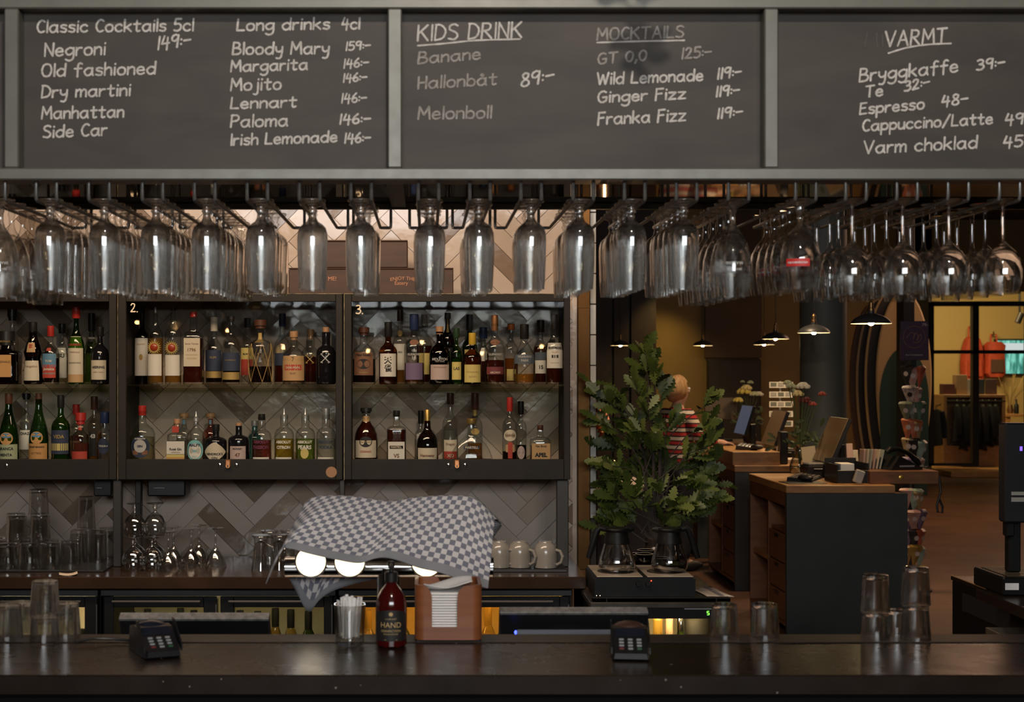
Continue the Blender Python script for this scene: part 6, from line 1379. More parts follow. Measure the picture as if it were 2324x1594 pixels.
MB().box(-.05, .05, 0, .004, 0, .20).xf(Matrix.Rotation(-.12, 4, 'Y')).build('card', mat('cream_card', (.52, .44, .29), .7), t); MB().box(.03, .08, .006, .01, 0, .13).build('card', paper, t)
o = MB().lathe([(.001, 0), (.026, .008), (.036, .03), (.028, .058), (.014, .078), (.004, .09)], 20).build('pear', mat('yellow_pear', (.62, .42, .06), .45), loc=(X(1830, 10.42), 10.43, DZ + .001)); tag(o, 'yellow pear beside the tall cream card', 'pear')
# flowers in a glass vase
def flower(m, c, r, mi, rnd_):
    for ring, (k, rr, up) in enumerate(((6, 1.0, .35), (5, .7, .7), (4, .4, .95))):
        for i in range(k):
            a = 2 * PI * i / k + ring * .5; o_ = Vector((math.cos(a) * rr, math.sin(a) * rr * .8, up * .8)) * r * .8
            m.ball(c + o_, r * .40, 8, mi, (1, .8, .9))
def bouquet(lab, px, ybase, d, zb, spec, green, vase_m, vh):
    t = thing('flower_vase', lab, 'flowers', (X(px, d), d, zb)); rr = random.Random(px)
    MB().lathe([(.03, 0), (.065, .01), (.075, .05), (.06, .10), (.03, .15), (.028, vh), (.036, vh + .02), (.033, vh + .02), (.025, vh), (.027, .15), (.057, .10), (.072, .05), (.004, .012)], 28).build('vase', vase_m, t)
    st_ = MB(); ms = []; fl = MB()
    for fx, fy, r, mi in spec:
        p = P(fx, fy, d + rr.uniform(-.05, .05)); p = Vector((p.x - t.location.x, p.y - d, p.z - zb))
        st_.tube([(0, 0, .03), (p.x * .15, p.y * .2, vh), p.lerp(Vector((0, 0, vh)), .4) + Vector((0, 0, .02)), p], .003, 6); flower(fl, p, r * 1.45, mi, rr)
    lf = MB()
    for k in range(green):
        a = rr.uniform(0, 2 * PI); b = Vector((rr.gauss(.03, .09), rr.gauss(0, .05), vh + abs(rr.gauss(.04, .07)))); leaf(lf, b, Vector((math.cos(a), .3 * math.sin(a), rr.uniform(-.4, .8))), Vector((rr.uniform(-.5, .5), -1, .5)), rr.uniform(.04, .085))
    st_.build('stems', mat('flower_stem', (.06, .09, .025), .7), t); lf.build('leaves', mat('dark_greenery', (.045, .065, .025), .7), t)
    fl.build('blossoms', [mat('white_petals', (.72, .68, .55), .7), mat('cream_petals', (.70, .58, .28), .7), mat('wine_red_petals', (.13, .02, .02), .7), mat('red_petals', (.36, .06, .04), .7), mat('yellow_petals', (.62, .50, .12), .7), mat('pale_green_petals', (.45, .48, .30), .7)], t)
    return t
bouquet('glass vase of white, cream and wine red flowers between the screens', 1815, 1017, 10.44, DZ + .0005, [(1823, 881, .030, 0), (1811, 898, .026, 1), (1824, 913, .024, 2), (1831, 908, .016, 2), (1845, 920, .018, 3), (1866, 897, .018, 3), (1788, 872, .020, 5), (1796, 880, .022, 5), (1838, 916, .014, 2), (1800, 890, .016, 5)], 46, hero, .19)
bouquet('yellow and white flowers at the far desk behind the screens', 1702, 970, 14.9, .979, [(1688, 893, .045, 4), (1694, 884, .035, 1), (1722, 898, .030, 0), (1675, 912, .032, 4), (1712, 898, .03, 5), (1703, 870, .02, 5), (1685, 868, .015, 5), (1678, 908, .02, 5)], 30, mat('dark_vase_glaze'), .2)
# postcard rack
t = thing('postcard_rack', 'white wire postcard rack standing before the pillar', 'rack', (X(1772, 12.3), 12.32, DZ + .0005))
MB().lathe([(.09, 0), (.09, .012), (.008, .016), (.008, Z(866, 12.3) - DZ)], 16).build('rack_post', mat('white_wire', (.55, .52, .46), .5), t)
hz = Z(866, 12.3) - DZ
for k in range(5):
    z0 = hz - .055 - k * .082; MB().box(-.10, .10, -.035, -.03, z0, z0 + .05).build('rack_pocket', mat('white_wire'), t)
    for j in range(3): MB().box(-.09 + j * .062, -.09 + j * .062 + .05, -.0375, -.0352, z0 + .012, z0 + .044).build('postcard', [mat('postcard_dark', (.10, .11, .09), .6), mat('postcard_grey', (.25, .24, .22), .6)][(k + j) % 2], t)
# candle and small things
t = thing('candle', 'lit candle between the two nearer screens', 'candle', (X(1770, 11.9), 11.98, DZ + .0005)); MB().cyl((0, 0, 0), .012, .14, 14).build('wax', paper, t)
MB().lathe([(.001, .142), (.007, .150), (.005, .162), (.001, .176)], 10).build('flame', glow('candle_flame', (1, .62, .25), 12), t)
o = MB().box(-.03, .03, -.05, .05, 0, .26, 0, .006).build('card_payment_unit', blk, loc=(X(1782, 11.42), 11.5, DZ + .001)); tag(o, 'upright black payment unit beside the candle', 'payment unit')
o = MB().box(-.09, .09, -.12, .12, 0, .03, 0, .004).build('paper_pile', lc[1], loc=(X(1800, 11.6) - .02, 11.75, DZ + .001)); tag(o, 'pile of papers at the right of the second desk', 'papers')
o = MB().box(-.04, .04, -.03, .03, 0, .055, 0, .004).build('note_block', mat('yellow_note', (.62, .60, .10), .7), loc=(X(1634, 14.0), 13.6, DZ + .0005)); tag(o, 'yellow note block beside the striped person', 'notes')
o = MB().box(-.035, .035, -.03, .03, 0, .085, 0, .004).build('pen_cup', mat('dark_brown_cup', (.03, .02, .015), .5), loc=(X(1645, 13.5), 13.42, DZ + .0005)); tag(o, 'dark square pen cup on the third desk', 'cup')

for lab, px, d, zb in (('grey and black receipt printer behind the caddy on the nearest desk', 1856, 10.05, DZ), ('black receipt printer on the second desk by the riser', 1795, 11.9, DZ)):
    t = thing('receipt_printer', lab, 'printer', (X(px, d), d + .12 if d > 11 else d, zb + .001), .2)
    MB().box(-.07, .07, 0, .14, 0, .085, 0, .01).build('printer_body', blk, t); MB().box(-.062, .062, .01, .12, .0855, .10, 0, .006).build('printer_lid', mat('grey_printer_lid', (.20, .19, .18), .5), t); MB().box(-.03, .03, -.012, -.0005, .06, .062).build('receipt', paper, t)
# ------------------------------------------------------------------ pendant lamps over the desks
LAMPS = [(1977, 735, 9.5, 'largest pendant lamp, in front of the surfboards'), (1847, 756, 11.75, 'pendant lamp in front of the grey pillar'), (1760, 770, 14.07, 'pendant lamp left of the pillar, overlapping a farther one'), (1734, 783, 17.5, 'small far pendant lamp half behind the overlapping one'), (1595, 785, 18.6, 'small far pendant lamp before the dark door'), (1408, 785, 18.6, 'small far pendant lamp before the rust panelling')]
shade_o = mat('dark_grey_enamel', (.04, .04, .042), .4); shade_i = mat('white_enamel', (.80, .76, .66), .5); brass = mat('aged_brass', (.30, .17, .07), .4, .9)
bulb_m = glow('warm_bulb', (1.0, .72, .36), 150)
lp0 = None
for px, py, d, lab in LAMPS:
    z = Z(py, d); loc = (X(px, d), d, z)
    if lp0 is None:
        lp0 = t = thing('pendant_lamp', lab, 'lamp', loc, group='pendant lamps over the cash desks')
        MB().lathe([(.130, 0), (.126, .012), (.108, .032), (.080, .050), (.045, .062), (.024, .068), (.022, .085)], 36, cap0=False, cap1=True).build('shade', shade_o, t)
        MB().lathe([(.1295, .0002), (.1245, .0115), (.1065, .0305), (.0785, .048), (.044, .0595), (.001, .061)], 36, cap0=False, cap1=True).build('shade_lining', shade_i, t)
        MB().lathe([(.021, .0855), (.021, .10), (.016, .104), (.016, .138), (.009, .146), (.006, .155)], 18).build('socket', brass, t)
        MB().ball((0, 0, .012), .022, 14, 0, (1, 1, 1.15)).build('bulb', bulb_m, t)
        MB().cyl((0, 0, .155), .0035, 4.199 - z - .155, 8).build('cord', blk, t)
    else: dup(lp0, loc, label=lab)
    if lp0.location != loc and d != 9.5:
        pass
for o in [q for q in bpy.data.objects if q.name.startswith('cord') and q.parent and q.parent.name.startswith('pendant')]:
    zt_ = o.parent.location.z; L0 = 4.199 - lp0.location.z - .155
    if zt_ != lp0.location.z:
        o.scale = (1, 1, 1); me = o.data.copy(); o.data = me
        for v in me.vertices:
            if v.co.z > .16: v.co.z = 4.199 - zt_
for px, py, d, lab in LAMPS:
    light('pendant_bulb_light', 'SPOT', (X(px, d), d, Z(py, d) - .015), 26, (1.0, .66, .34), .03, aim=(X(px, d), d, 0), spot=2.6, blend=.8)

# ------------------------------------------------------------------ surfboards, post, cone stand
SB = [(1988, 682, 17.95, (.11, .055, .032), 'brown surfboard, rearmost left one of the leaning boards', None), (2006, 672, 17.85, (.03, .022, .018), 'dark surfboard second from the left', (.30, .20, .10)), (2026, 660, 17.75, (.035, .03, .025), 'dark surfboard with tan edge, third from the left', (.42, .28, .12)), (2052, 664, 17.65, (.36, .25, .12), 'tan surfboard with dark green lower half, front right', (.42, .28, .12))]
for px, py, d, col, lab, ec in SB:
    zt = Z(py, d); w_ = .335; pts = []
    for k in range(33):
        u = k / 32; pts.append((w_ * (math.sin(PI * u ** .80) ** .62 if 0 < u < 1 else 0) * (1 - .12 * u), u))
    t = thing('surfboard', lab, 'surfboard', (X(px, d), d, .0), group='surfboards by the pillar')
    prof = [(x, .005 + (zt - .005) * (1 - u)) for x, u in pts]; poly = [(x, z) for x, z in prof] + [(-x, z) for x, z in prof[::-1][1:-1]]
    M_ = Matrix(((1, 0, 0, 0), (0, 0, 1, 0), (0, 1, 0, 0), (0, 0, 0, 1)))
    MB().prism(poly, .055, 0, M_).build('board', mat('surfboard_%d' % px, col, .35), t)
    if ec: MB().tube([(x, .02, z) for x, z in poly] + [(poly[0][0], .02, poly[0][1])], .022, 6).build('rail_edge', mat('surf_edge_%d' % px, ec, .4), t)
    if px == 2052:
        q = [(-.30 + .02, .2)] + [(.30 * math.cos(PI - PI * k / 20) , 1.35 + .65 * math.sin(PI * k / 20)) for k in range(21)] + [(.28, .2)]
        MB().prism(q, .004, 0, Matrix.Translation((0, -.005, 0)) @ M_).build('green_panel', mat('dark_green_deck', (.018, .045, .032), .4), t)
struct('column_2', MB().box(X(2050, 16.8), X(2076, 16.8), 16.8, 17.05, 0, 4.19, 0, .004), blk, 'black square post right of the surfboards')
KD_ = 11.3; kx = X(2074, KD_)
t = thing('cone_stand', 'thin black stand with purple chocolate sign, holding candy cones', 'stand', (kx, KD_ + .07, 0))
MB().lathe([(.16, 0), (.16, .015), (.015, .025), (.013, Z(830, KD_))], 20).build('pole', blk, t)
sg_ = MB().box(-.108, .112, -.08, -.07, Z(818, KD_), Z(729, KD_), 0, .002).build('sign_board', mat('dark_purple_sign', (.045, .018, .040), .45), t)
MB().box(-.02, .02, -.069, .0, Z(830, KD_) - .02, Z(812, KD_)).build('sign_clamp', blk, t)
tx = MB(); flat_text(tx, '\u00c5re Chokladfabrik', (.0, -.0812, Z(806, KD_)), width=.135); flat_text(tx, '79:-', (.085, -.0812, Z(738, KD_)), width=.05)
tx.build('lettering', mat('pale_sign_print', (.45, .38, .36), .6), sg_, smooth=False)
em = MB(); zc = Z(765, KD_)
em.tube([(.085 * math.cos(a), -.0812, zc + .085 * math.sin(a)) for a in [2 * PI * k / 40 for k in range(41)]], .0014, 5)
em.tube([(x, -.0812, zc + z) for x, z in spline([(-.06, -.01), (-.04, .02), (-.02, .035), (.0, .02), (-.01, -.02), (.01, .03), (.03, .01), (.02, -.03), (.045, .02), (.055, -.01), (.03, -.04), (-.01, -.045)], 6)], .0022, 5)
em.build('ring_emblem', mat('copper_emblem', (.30, .14, .10), .5), sg_, smooth=False)
CC = {'pink': (.58, .32, .27), 'black': (.022, .018, .018), 'red': (.50, .12, .07), 'terrazzo': (.60, .48, .40), 'olive': (.16, .17, .11), 'mint': (.36, .46, .36), 'orange': (.52, .15, .07), 'green': (.12, .20, .13), 'tan': (.40, .27, .13), 'violet': (.22, .14, .24), 'mustard': (.36, .21, .05)}
tiers = [(832, ('black', 'pink', 'red')), (879, ('terrazzo', 'pink')), (915, ('olive', 'olive', 'green')), (953, ('orange', 'orange', 'tan')), (997, ('tan', 'black', 'mint')), (1042, ('violet', 'mint', 'pink')), (1113, ('pink', 'mint', 'tan')), (1158, ('violet', 'pink', 'violet')), (1202, ('violet', 'black', 'red')), (1240, ('mustard', 'mustard', 'mint'))]
wh = mat('cone_sticker', (.46, .37, .33), .7)
for ti, (yt, cols) in enumerate(tiers):
    n = len(cols)
    for k, cn in enumerate(cols):
        ang = {3: (-.75, -.12, .62), 2: (-.35, .40)}[n][k]; L_ = .185
        t = thing('candy_cone', '%s wrapped candy cone, %s tier from top, %s' % (cn, ORD[ti + 1], ('left', 'middle', 'right')[k] if n == 3 else ('left', 'right')[k]), 'candy cone', (kx + .072 * math.sin(ang), KD_ + .07 - .075 * math.cos(ang), Z(yt, KD_) - L_ + random.uniform(-.012, .012)), ang, 'candy cones on the stand'); t.rotation_euler = (random.uniform(-.05, .16), random.uniform(-.12, .12), ang + random.uniform(-.3, .3))
        c_ = CC[cn]; mt_ = mat('cone_' + cn, c_, .35, col2=tuple(min(1, q * .55 + (.25 if cn == 'terrazzo' else 0)) for q in c_) if cn != 'terrazzo' else (.09, .06, .05), scale=9 if cn != 'terrazzo' else 26)
        m = MB(); vs = [(0, 0, 0)]
        ring = [(-.056, -.012), (0, -.030), (.056, -.012), (.045, .030), (-.045, .030)]
        vs += [(x * .55, y * .7, L_ * .5) for x, y in ring] + [(x, y, L_ * .93) for x, y in ring] + [(x * .9, y * .25 + .004, L_ + .006 * (i % 2)) for i, (x, y) in enumerate(ring)]
        fs = [(0, 1 + (i + 1) % 5, 1 + i)[::-1] for i in range(5)]
        for b in (1, 6): fs += [(b + i, b + (i + 1) % 5, b + 5 + (i + 1) % 5, b + 5 + i) for i in range(5)]
        fs.append((11, 12, 13, 14, 15)); m.add(vs, fs).build('wrapper', mt_, t, smooth=False)
        s_ = MB(); s_.lathe([(.019, -.001), (.019, 0)], 18, axis='y'); s_.xf(Matrix.Translation((.006, -.0265, L_ * .66)) @ Matrix.Rotation(.12, 4, 'X')); s_.build('round_sticker', wh if cn != 'terrazzo' else mat('cone_black'), t)

# ------------------------------------------------------------------ shop room items
UD = 24.6
t = thing('clothes_unit', 'oak clothes unit in the lit shop room', 'clothes unit', (X(2142, UD), UD, .10)); uw = X(2282, UD) - X(2142, UD); uh = Z(896, UD) - .10
MB().box(0, .05, 0, .55, 0, uh - .05).build('side_panel', oak, t); MB().box(uw - .05, uw, 0, .55, 0, uh - .05).build('side_panel', oak, t)
MB().box(0, uw, 0, .55, uh - .05, uh, 0, .004).build('top_panel', oak, t); MB().box(.05, uw - .05, .5, .54, 0, uh - .05).build('back_panel', oak, t); MB().box(.05, uw - .05, .0, .54, 0, .34).build('base_panel', oak, t)
MB().tube([(.02, -.06, uh - .11), (uw - .02, -.06, uh - .11)], .012, 8).build('hanging_rail', blk, t)
def garment(lab, px, d, ztop, w_, h, rz, col):
    t = thing('jacket', lab, 'jacket', (X(px, d), d, ztop), rz, 'dark jackets hanging in the shop'); m = MB(); n = 12; rr = random.Random(int(px))
    prof = [(0, .10), (.04, .42), (.12, .5), (.45, .46), (1.0, .52)]; vs = []
    for f, wf in prof:
        for k in range(n):
            a = 2 * PI * k / n; vs.append((wf * w_ * math.cos(a) * (1 + .06 * math.sin(3 * a + f * 5)), .045 * math.sin(a) * (.6 + f), -.03 - f * h * (1 + .03 * math.sin(2 * a + px))))
    fs = [(i * n + k, i * n + (k + 1) % n, (i + 1) * n + (k + 1) % n, (i + 1) * n + k) for i in range(len(prof) - 1) for k in range(n)] + [tuple(range(n)), tuple((len(prof) - 1) * n + k for k in range(n))[::-1]]
    m.add(vs, fs).build('coat_body', mat('dark_cloth_%d' % col, ((.005, .006, .006), (.008, .007, .006), (.004, .005, .006))[col], .85), t)
    for s_ in (-1, 1): MB().tube([(s_ * w_ * .40, 0, -.07), (s_ * w_ * .56, -.02, -.07 - h * .35), (s_ * w_ * .58, -.03, -.05 - h * .78)], .05, 8, rs=[.06, .055, .045]).build('sleeve', mat('dark_cloth_%d' % col), t)
    MB().tube([(0, 0, -.03), (0, 0, .025), (.02, 0, .045), (.03, 0, .03)], .006, 6).build('hanger_hook', blk, t)
for k in range(7): garment('dark jacket on the oak unit rail, %s from the left' % ORD[k + 1], 2172 + k * 14.5, UD - .06, .10 + uh - .135, .42 + .03 * (k % 3), .62 + .07 * ((k * 2) % 3), PI / 2 - .35 + .1 * (k % 3), k % 3)
garment('dark coat hanging left of the oak unit by the black frame', 2124, 24.25, Z(925, 24.25), .30, .60, .5, 0)
o = MB().tube([(X(2124, 24.25), 24.25, Z(922, 24.25) - .0), (X(2124, 24.25), 24.03, Z(918, 24.25))], .012, 6).build('wall_peg', blk); tag(o, 'black peg carrying the dark coat', 'peg')
o = MB().box(X(2123, 24.02), 12.5, 23.3, 27.4, .0, .0995, 0, .01).build('shop_platform', oak); tag(o, 'low oak platform of the shop room', 'platform')
for k, (a, b, yt, col, lab) in enumerate([(2146, 2172, 872, (.10, .03, .025), 'dark red box on the oak unit'), (2176, 2200, 851, (.35, .22, .11), 'tan box on the oak unit'), (2200, 2217, 861, (.40, .38, .34), 'pale catalogue standing on the oak unit'), (2219, 2240, 861, (.03, .035, .04), 'black catalogue standing on the oak unit'), (2242, 2268, 861, (.09, .05, .04), 'brown catalogue standing at the right of the oak unit')]):
    o = MB().box(X(a, UD), X(b, UD), UD + .1, UD + .1 + (.2 if k < 2 else .03), .1005 + uh, Z(yt, UD), 0, .004).build('display_box' if k < 2 else 'catalogue', mat('shop_item_%d' % k, col, .6)); tag(o, lab, 'box' if k < 2 else 'catalogue')
def backpack(lab, px, py, d, w_, h, op):
    t = thing('backpack', lab, 'backpack', (X(px, d), d, Z(py, d)), 0, 'orange backpacks on the shop wall'); om = mat('orange_red_fabric', (.62, .085, .03), .7, var=.35, scale=6)
    m = MB(); vs = []; n = 16
    prof = [(0, .75), (.06, .95), (.4, 1.0), (.75, .86), (.94, .62), (1.0, .35)] if op == 0 else [(0, .7), (.1, 1.0), (.5, .95), (.7, .9), (.9, 1.0), (1.0, .6)]
    for f, wf in prof:
        for k in range(n):
            a = 2 * PI * k / n; ex = 3.0; q = (abs(math.cos(a)) ** ex + abs(math.sin(a)) ** ex) ** (-1 / ex); vs.append((wf * w_ / 2 * math.cos(a) * q, .14 * math.sin(a) * q - .14, h * f))
    fs = [(i * n + k, i * n + (k + 1) % n, (i + 1) * n + (k + 1) % n, (i + 1) * n + k) for i in range(len(prof) - 1) for k in range(n)] + [tuple(range(n))[::-1], tuple((len(prof) - 1) * n + k for k in range(n))]
    m.add(vs, fs).build('pack_body', om, t)
    MB().tube([(-.06, -.12, h * .98), (-.05, -.10, h * 1.22), (.05, -.10, h * 1.22), (.06, -.12, h * .98)], .016, 8).build('strap', om, t)
    MB().box(-w_ * .3, w_ * .3, -.31, -.275, h * .12, h * .5, 0, .012).build('front_pocket', om if op == 0 else mat('brown_leather_patch', (.10, .05, .03), .7), t)
    MB().tube([(0, .0, h * 1.21), (0, -.10, h * 1.21), (0, -.11, h * 1.30)], .014, 6).build('wall_hook', brass, t)
backpack('left orange-red backpack hanging on the shop wall', 2200, 868, 27.49, .44, .86, 0); backpack('right orange-red backpack with brown pocket, beside the screen', 2250, 856, 27.49, .40, .66, 1)
t = thing('wall_television', 'lit television with teal forest picture on the shop wall', 'television', (X(2264, 27.3), 27.42, Z(852, 27.3)))
tw2, th2 = 1.02, Z(769, 27.3) - Z(852, 27.3)
MB().box(0, tw2, 0, .075, 0, th2, 0, .01).build('case', blk, t)
def tvmat():
    m, nt, out = nodes('forest_screen'); N = nt.nodes.new; Lk = nt.links.new
    e = N('ShaderNodeEmission'); e.inputs[1].default_value = 1.2; Lk(e.outputs[0], out.inputs[0]); tc = N('ShaderNodeTexCoord'); mp = N('ShaderNodeMapping'); mp.inputs['Scale'].default_value = (2.2, 1, .5); Lk(tc.outputs['Object'], mp.inputs[0])
    n = N('ShaderNodeTexNoise'); n.inputs['Scale'].default_value = 6; n.inputs['Detail'].default_value = 4; Lk(mp.outputs[0], n.inputs['Vector']); r = N('ShaderNodeValToRGB'); Lk(n.outputs['Fac'], r.inputs[0])
    r.color_ramp.elements[0].position = .40; r.color_ramp.elements[0].color = (.03, .16, .12, 1); r.color_ramp.elements[1].position = .62; r.color_ramp.elements[1].color = (.22, .62, .50, 1); Lk(r.outputs[0], e.inputs[0]); return m
MB().box(.03, tw2 - .03, -.004, -.0005, .03, th2 - .03).build('picture', tvmat(), t)
MB().box(.12, tw2 - .12, -.006, -.0045, th2 * .62, th2 * .88).build('white_caption', glow('screen_white', (.72, .80, .78), .8), t)
o = MB().lathe([(.06, 0), (.07, .08), (.05, .2), (.045, .2), (.065, .08)], 16).build('grass_vase', mat('dark_vase_glaze'), loc=(X(2282, 26.2), 26.2, .10)); bpy.data.objects.remove(o)
t = thing('display_table', 'low oak display table right of the oak unit', 'table', (X(2284, 25.6), 25.6, .10)); tz = Z(940, 25.6) - .10
MB().box(0, 1.4, 0, .6, tz - .05, tz, 0, .004).build('table_top', oak, t); MB().box(.02, .08, .02, .58, 0, tz - .0505).build('leg_panel', oak, t)
t = thing('dried_grass', 'vase of dried grass on the low display table', 'dried grass', (X(2290, 25.9), 25.85, .10 + tz + .0005)); rr = random.Random(4); m = MB()
MB().lathe([(.05, 0), (.06, .06), (.035, .16), (.03, .16), (.05, .06)], 16).build('vase', brass, t)
for k in range(26): a, b = rr.uniform(-.28, .32), rr.uniform(-.15, .15); m.tube([(0, 0, .05), (a * .3, b * .3, .3), (a, b, rr.uniform(.45, .72))], .006, 5)
m.build('stalks', mat('straw_yellow', (.38, .27, .10), .8), t)
o = MB().lathe([(.04, 0), (.042, .02), (.042, .15), (.016, .19), (.015, .26)], 14).build('small_bottle', blk, loc=(X(2305, 25.75), 25.72, .10 + tz + .0005)); tag(o, 'small black bottle on the low display table', 'bottle')
t = thing('track_spot', 'black ceiling track spot at the upper right of the shop room', 'spotlight', (X(2314, 24.9), 24.9, Z(722, 24.9))); MB().cyl((0, 0, -.09), .05, .18, 14).xf(Matrix.Rotation(.4, 4, 'Y')).build('spot_head', blk, t); MB().cyl((0, 0, .05), .02, 4.199 - t.location.z - .05, 8).build('spot_rod', blk, t)

# ------------------------------------------------------------------ lit corner beyond the wall end, left of the plant
o = MB().box(X(1354, 8.2), X(1478, 8.2), 8.2, 8.7, 0, Z(1116, 8.2), 0, .004).build('low_cabinet', mat('dark_stained_wood')); tag(o, 'dark cabinet beyond the plant carrying the glowing shade', 'cabinet')
zc = Z(1116, 8.2)
t = thing('paper_lamp', 'small glowing cream paper lamp behind the oak leaves', 'lamp', (X(1428, 8.4), 8.4, zc + .001))
MB().prism([(-.11, 0), (.115, 0), (.075, .075), (-.075, .085), (-.115, .02)], .12, 0, Matrix(((1, 0, 0, 0), (0, 0, 1, -.06), (0, 1, 0, 0), (0, 0, 0, 1)))).build('paper_shade', mat('lit_paper', (.70, .48, .30), .8, emit=(1.0, .55, .28), estr=.28), t)
t = thing('candle_jar', 'glowing candle jar above the paper lamp behind the leaves', 'candle', (X(1395, 8.55), 8.58, zc + .001)); MB().cyl((0, 0, 0), .022, .12, 16).build('jar_stand', blk, t); MB().lathe([(.02, .1205), (.022, .13), (.022, .17), (.02, .17), (.02, .13)], 18).build('jar', hero, t)
MB().ball((0, 0, .14), .010, 10).build('flame', glow('candle_flame'), t)
t = thing('copper_lamp', 'crumpled copper ball lamp at the wall end behind the plant', 'lamp', (X(1352, 9.3), 9.3, 0)); m = MB(); m.ball((0, 0, 0), .085, 22); rr = random.Random(2); m.v = [(x * (1 + rr.uniform(-.16, .1)), y * (1 + rr.uniform(-.16, .1)), z * 1.15 * (1 + rr.uniform(-.1, .1)) + Z(958, 9.3)) for x, y, z in m.v]
m.build('copper_ball', mat('bright_copper', (.75, .30, .13), .28, 1.0), t, smooth=False); MB().lathe([(.10, 0), (.10, .012), (.01, .02), (.01, Z(958, 9.3) - .09)], 18).build('lamp_foot', blk, t)
light('copper_corner_light', 'POINT', (X(1372, 8.9), 8.9, 1.55), 3, (1, .55, .25), .0)
# ------------------------------------------------------------------ plant hanging over the top of the menu frame
t = thing('trailing_plant', 'trailing green plant on top of the menu frame', 'plant', (X(1420, SD), SD + .04, Z(-6, SD) + .001)); rr = random.Random(9); m = MB(); s_ = MB()
MB().box(-.12, .55, -.035, .045, 0, .10, 0, .01).build('planter', mat('dark_planter', (.03, .028, .025), .6), t)
def spray(pts, n, L):
    s_.tube(pts, .003, 6); pts = [Vector(p) for p in pts]
    for k in range(n):
        q = rr.uniform(0, len(pts) - 1.001); i = int(q); c = pts[i].lerp(pts[i + 1], q - i); a = rr.uniform(0, 2 * PI); leaf(m, c, Vector((math.cos(a), .3 * math.sin(a), rr.uniform(-1, .6))), Vector((.2, -1, rr.uniform(-.3, .6))), rr.uniform(.6, 1) * L)
spray([(-.02, 0, .10), (-.05, -.06, .16), (-.08, -.20, .17), (-.10, -.30, .13)], 26, .085); spray([(.02, 0, .10), (.02, -.1, .2), (-.03, -.26, .20), (-.02, -.34, .13), (.02, -.36, .06)], 40, .085)
spray([(.06, 0, .1), (.05, -.14, .18), (.02, -.30, .14), (.0, -.38, .05)], 26, .075)
spray([(.22, 0, .10), (.26, -.03, .16), (.33, -.05, .10), (.40, -.05, .03)], 16, .05); spray([(.3, 0, .10), (.36, -.03, .13), (.44, -.05, .02)], 10, .05)
s_.build('stems', stem_m, t); m.build('leaves', [leaf_a, leaf_b], t)

# ------------------------------------------------------------------ person in a striped shirt behind the plant, facing right
px_ = X(1536, 12.55)
pr_ = thing('person', 'person with short fair hair in red, white and black striped shirt working at the desk', 'person', (px_, 12.55, 0), -1.1)
def skin(name, verts, edges, radii, mt_, parent, sub=2, root=0):
    me = bpy.data.meshes.new(name); me.from_pydata(verts, edges, []); me.materials.append(mt_)
    o = bpy.data.objects.new(name, me); COL.objects.link(o); o.parent = parent
    sk = o.modifiers.new('skin', 'SKIN'); sk.use_smooth_shade = True
    for i, r in enumerate(radii):
        sv = me.skin_vertices[0].data[i]; sv.radius = r if isinstance(r, tuple) else (r, r)
        sv.use_root = i == root
    s2 = o.modifiers.new('smooth', 'SUBSURF'); s2.levels = sub; s2.render_levels = sub
    return o
V = []; E = []; Rr = []
def nv(p, r, prev=None):
    V.append(p); Rr.append(r)
    if prev is not None: E.append((prev, len(V) - 1))
    return len(V) - 1
pel = nv((0, 0, .92), (.125, .09)); wa = nv((0, .0, 1.05), (.13, .10), pel); ch = nv((0, .0, 1.24), (.15, .11), wa); nb = nv((0, .0, 1.375), (.07, .06), ch); nk = nv((0, .015, 1.43), .05, nb); jw = nv((0, .035, 1.475), (.058, .065), nk); hc = nv((0, .03, 1.55), (.076, .092), jw); ht = nv((0, .02, 1.615), (.062, .075), hc)
for s_ in (-1, 1):
    sh = nv((s_ * .165, .0, 1.345), .052, ch); el = nv((s_ * .20, .10, 1.12), .041, sh); wr_ = nv((s_ * .15, .34, 1.10), .027, el); pa = nv((s_ * .14, .40, 1.095), (.036, .016), wr_)
    for k, (fx, fl) in enumerate(((-.026, .066), (-.009, .075), (.009, .072), (.025, .058))):
        f1 = nv((s_ * .14 + fx, .44, 1.09), .0095, pa); nv((s_ * .14 + fx * 1.1, .44 + fl * .55, 1.08), .0085, f1); nv((s_ * .14 + fx * 1.15, .44 + fl * .9, 1.062), .0075, len(V) - 1)
    t1_ = nv((s_ * .14 - s_ * .042, .40, 1.085), .010, pa); nv((s_ * .14 - s_ * .056, .435, 1.07), .009, t1_)
    hp = nv((s_ * .09, 0, .82), .09, pel); kn = nv((s_ * .10, .02, .48), .06, hp); an = nv((s_ * .10, -.01, .09), .042, kn); nv((s_ * .11, .12, .035), (.042, .03), an)
skinm = mat('fair_skin', (.62, .36, .25), .55)
skin('body', V, E, Rr, skinm, pr_)
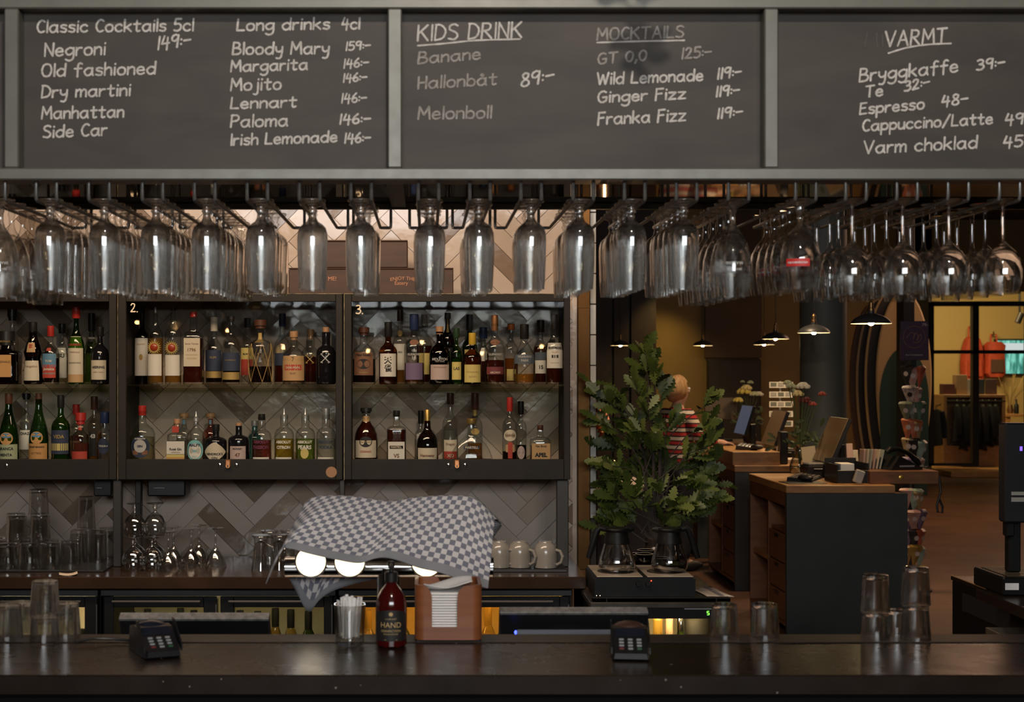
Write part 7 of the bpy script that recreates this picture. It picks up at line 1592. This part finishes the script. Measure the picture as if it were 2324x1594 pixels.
def stripes():
    m, nt, out = nodes('striped_knit'); N = nt.nodes.new; Lk = nt.links.new
    b = N('ShaderNodeBsdfPrincipled'); b.inputs['Roughness'].default_value = .9; Lk(b.outputs[0], out.inputs[0]); tc = N('ShaderNodeTexCoord'); sp = N('ShaderNodeSeparateXYZ'); Lk(tc.outputs['Object'], sp.inputs[0])
    mu = N('ShaderNodeMath'); mu.operation = 'MULTIPLY'; mu.inputs[1].default_value = 1 / .075; Lk(sp.outputs['Z'], mu.inputs[0]); fr_ = N('ShaderNodeMath'); fr_.operation = 'FRACT'; Lk(mu.outputs[0], fr_.inputs[0])
    r = N('ShaderNodeValToRGB'); r.color_ramp.interpolation = 'CONSTANT'; e = r.color_ramp.elements; e[0].position = 0; e[0].color = (.66, .55, .45, 1); e[1].position = .36; e[1].color = (.015, .013, .013, 1)
    q = e.new(.52); q.color = (.45, .03, .03, 1); q = e.new(.85); q.color = (.015, .013, .013, 1); Lk(fr_.outputs[0], r.inputs[0]); Lk(r.outputs[0], b.inputs['Base Color']); return m
V2 = [(0, 0, .82), (0, 0, 1.02), (0, 0, 1.24), (0, .0, 1.37), (0, .012, 1.415)]; E2 = [(0, 1), (1, 2), (2, 3), (3, 4)]; R2 = [(.185, .145), (.168, .128), (.168, .128), (.082, .072), (.064, .060)]
for s_ in (-1, 1):
    b = len(V2); V2 += [(s_ * .17, 0, 1.345), (s_ * .205, .10, 1.12), (s_ * .158, .30, 1.105)]; E2 += [(2, b), (b, b + 1), (b + 1, b + 2)]; R2 += [.066, .056, .040]
skin('striped_shirt', V2, E2, R2, stripes(), pr_)
V3 = [(0, 0, 1.0), (0, 0, .90)]; E3 = [(0, 1)]; R3 = [(.15, .115), (.16, .125)]
for s_ in (-1, 1):
    b = len(V3); V3 += [(s_ * .095, 0, .80), (s_ * .10, .02, .48), (s_ * .10, -.01, .08)]; E3 += [(1, b), (b, b + 1), (b + 1, b + 2)]; R3 += [.105, .075, .062]
skin('trousers', V3, E3, R3, mat('dark_trousers', (.015, .016, .02), .85), pr_)
m = MB(); m.ball((0, -.005, 1.565), .118, 24, 0, (.92, 1.02, 1.0)); rr = random.Random(3); keep = []
hv = []
for x, y, z in m.v:
    if y > .05 and z < 1.60: y = .05 - (y - .05) * .2
    hv.append((x, y - .005, z + .008 * math.sin(30 * x + 22 * y)))
m.v = hv; m.build('hair', mat('fair_hair', (.50, .29, .13), .6, col2=(.30, .16, .07), scale=60, stretch=(1, 1, .2)), pr_)
MB().lathe([(.001, 0), (.012, .006), (.013, .02), (.006, .046), (.001, .05)], 10, (0, .125, 1.525)).build('nose', skinm, pr_)
for s_ in (-1, 1):
    MB().ball((s_ * .032, .108, 1.563), .012, 10).build('eye', mat('eye_white', (.7, .68, .64), .3), pr_)
    MB().ball((s_ * .080, .02, 1.545), .026, 10, 0, (.4, .7, 1.1)).build('ear', skinm, pr_)
MB().ball((0, .098, 1.495), .022, 10, 0, (1, .5, .3)).build('mouth', mat('lips', (.42, .15, .12), .5), pr_)

for s_ in (-1, 1): MB().ball((s_ * .107, .06, .045), .13, 14, 0, (.42, 1.05, .35)).build('shoe', mat('dark_shoe', (.02, .018, .016), .5), pr_)
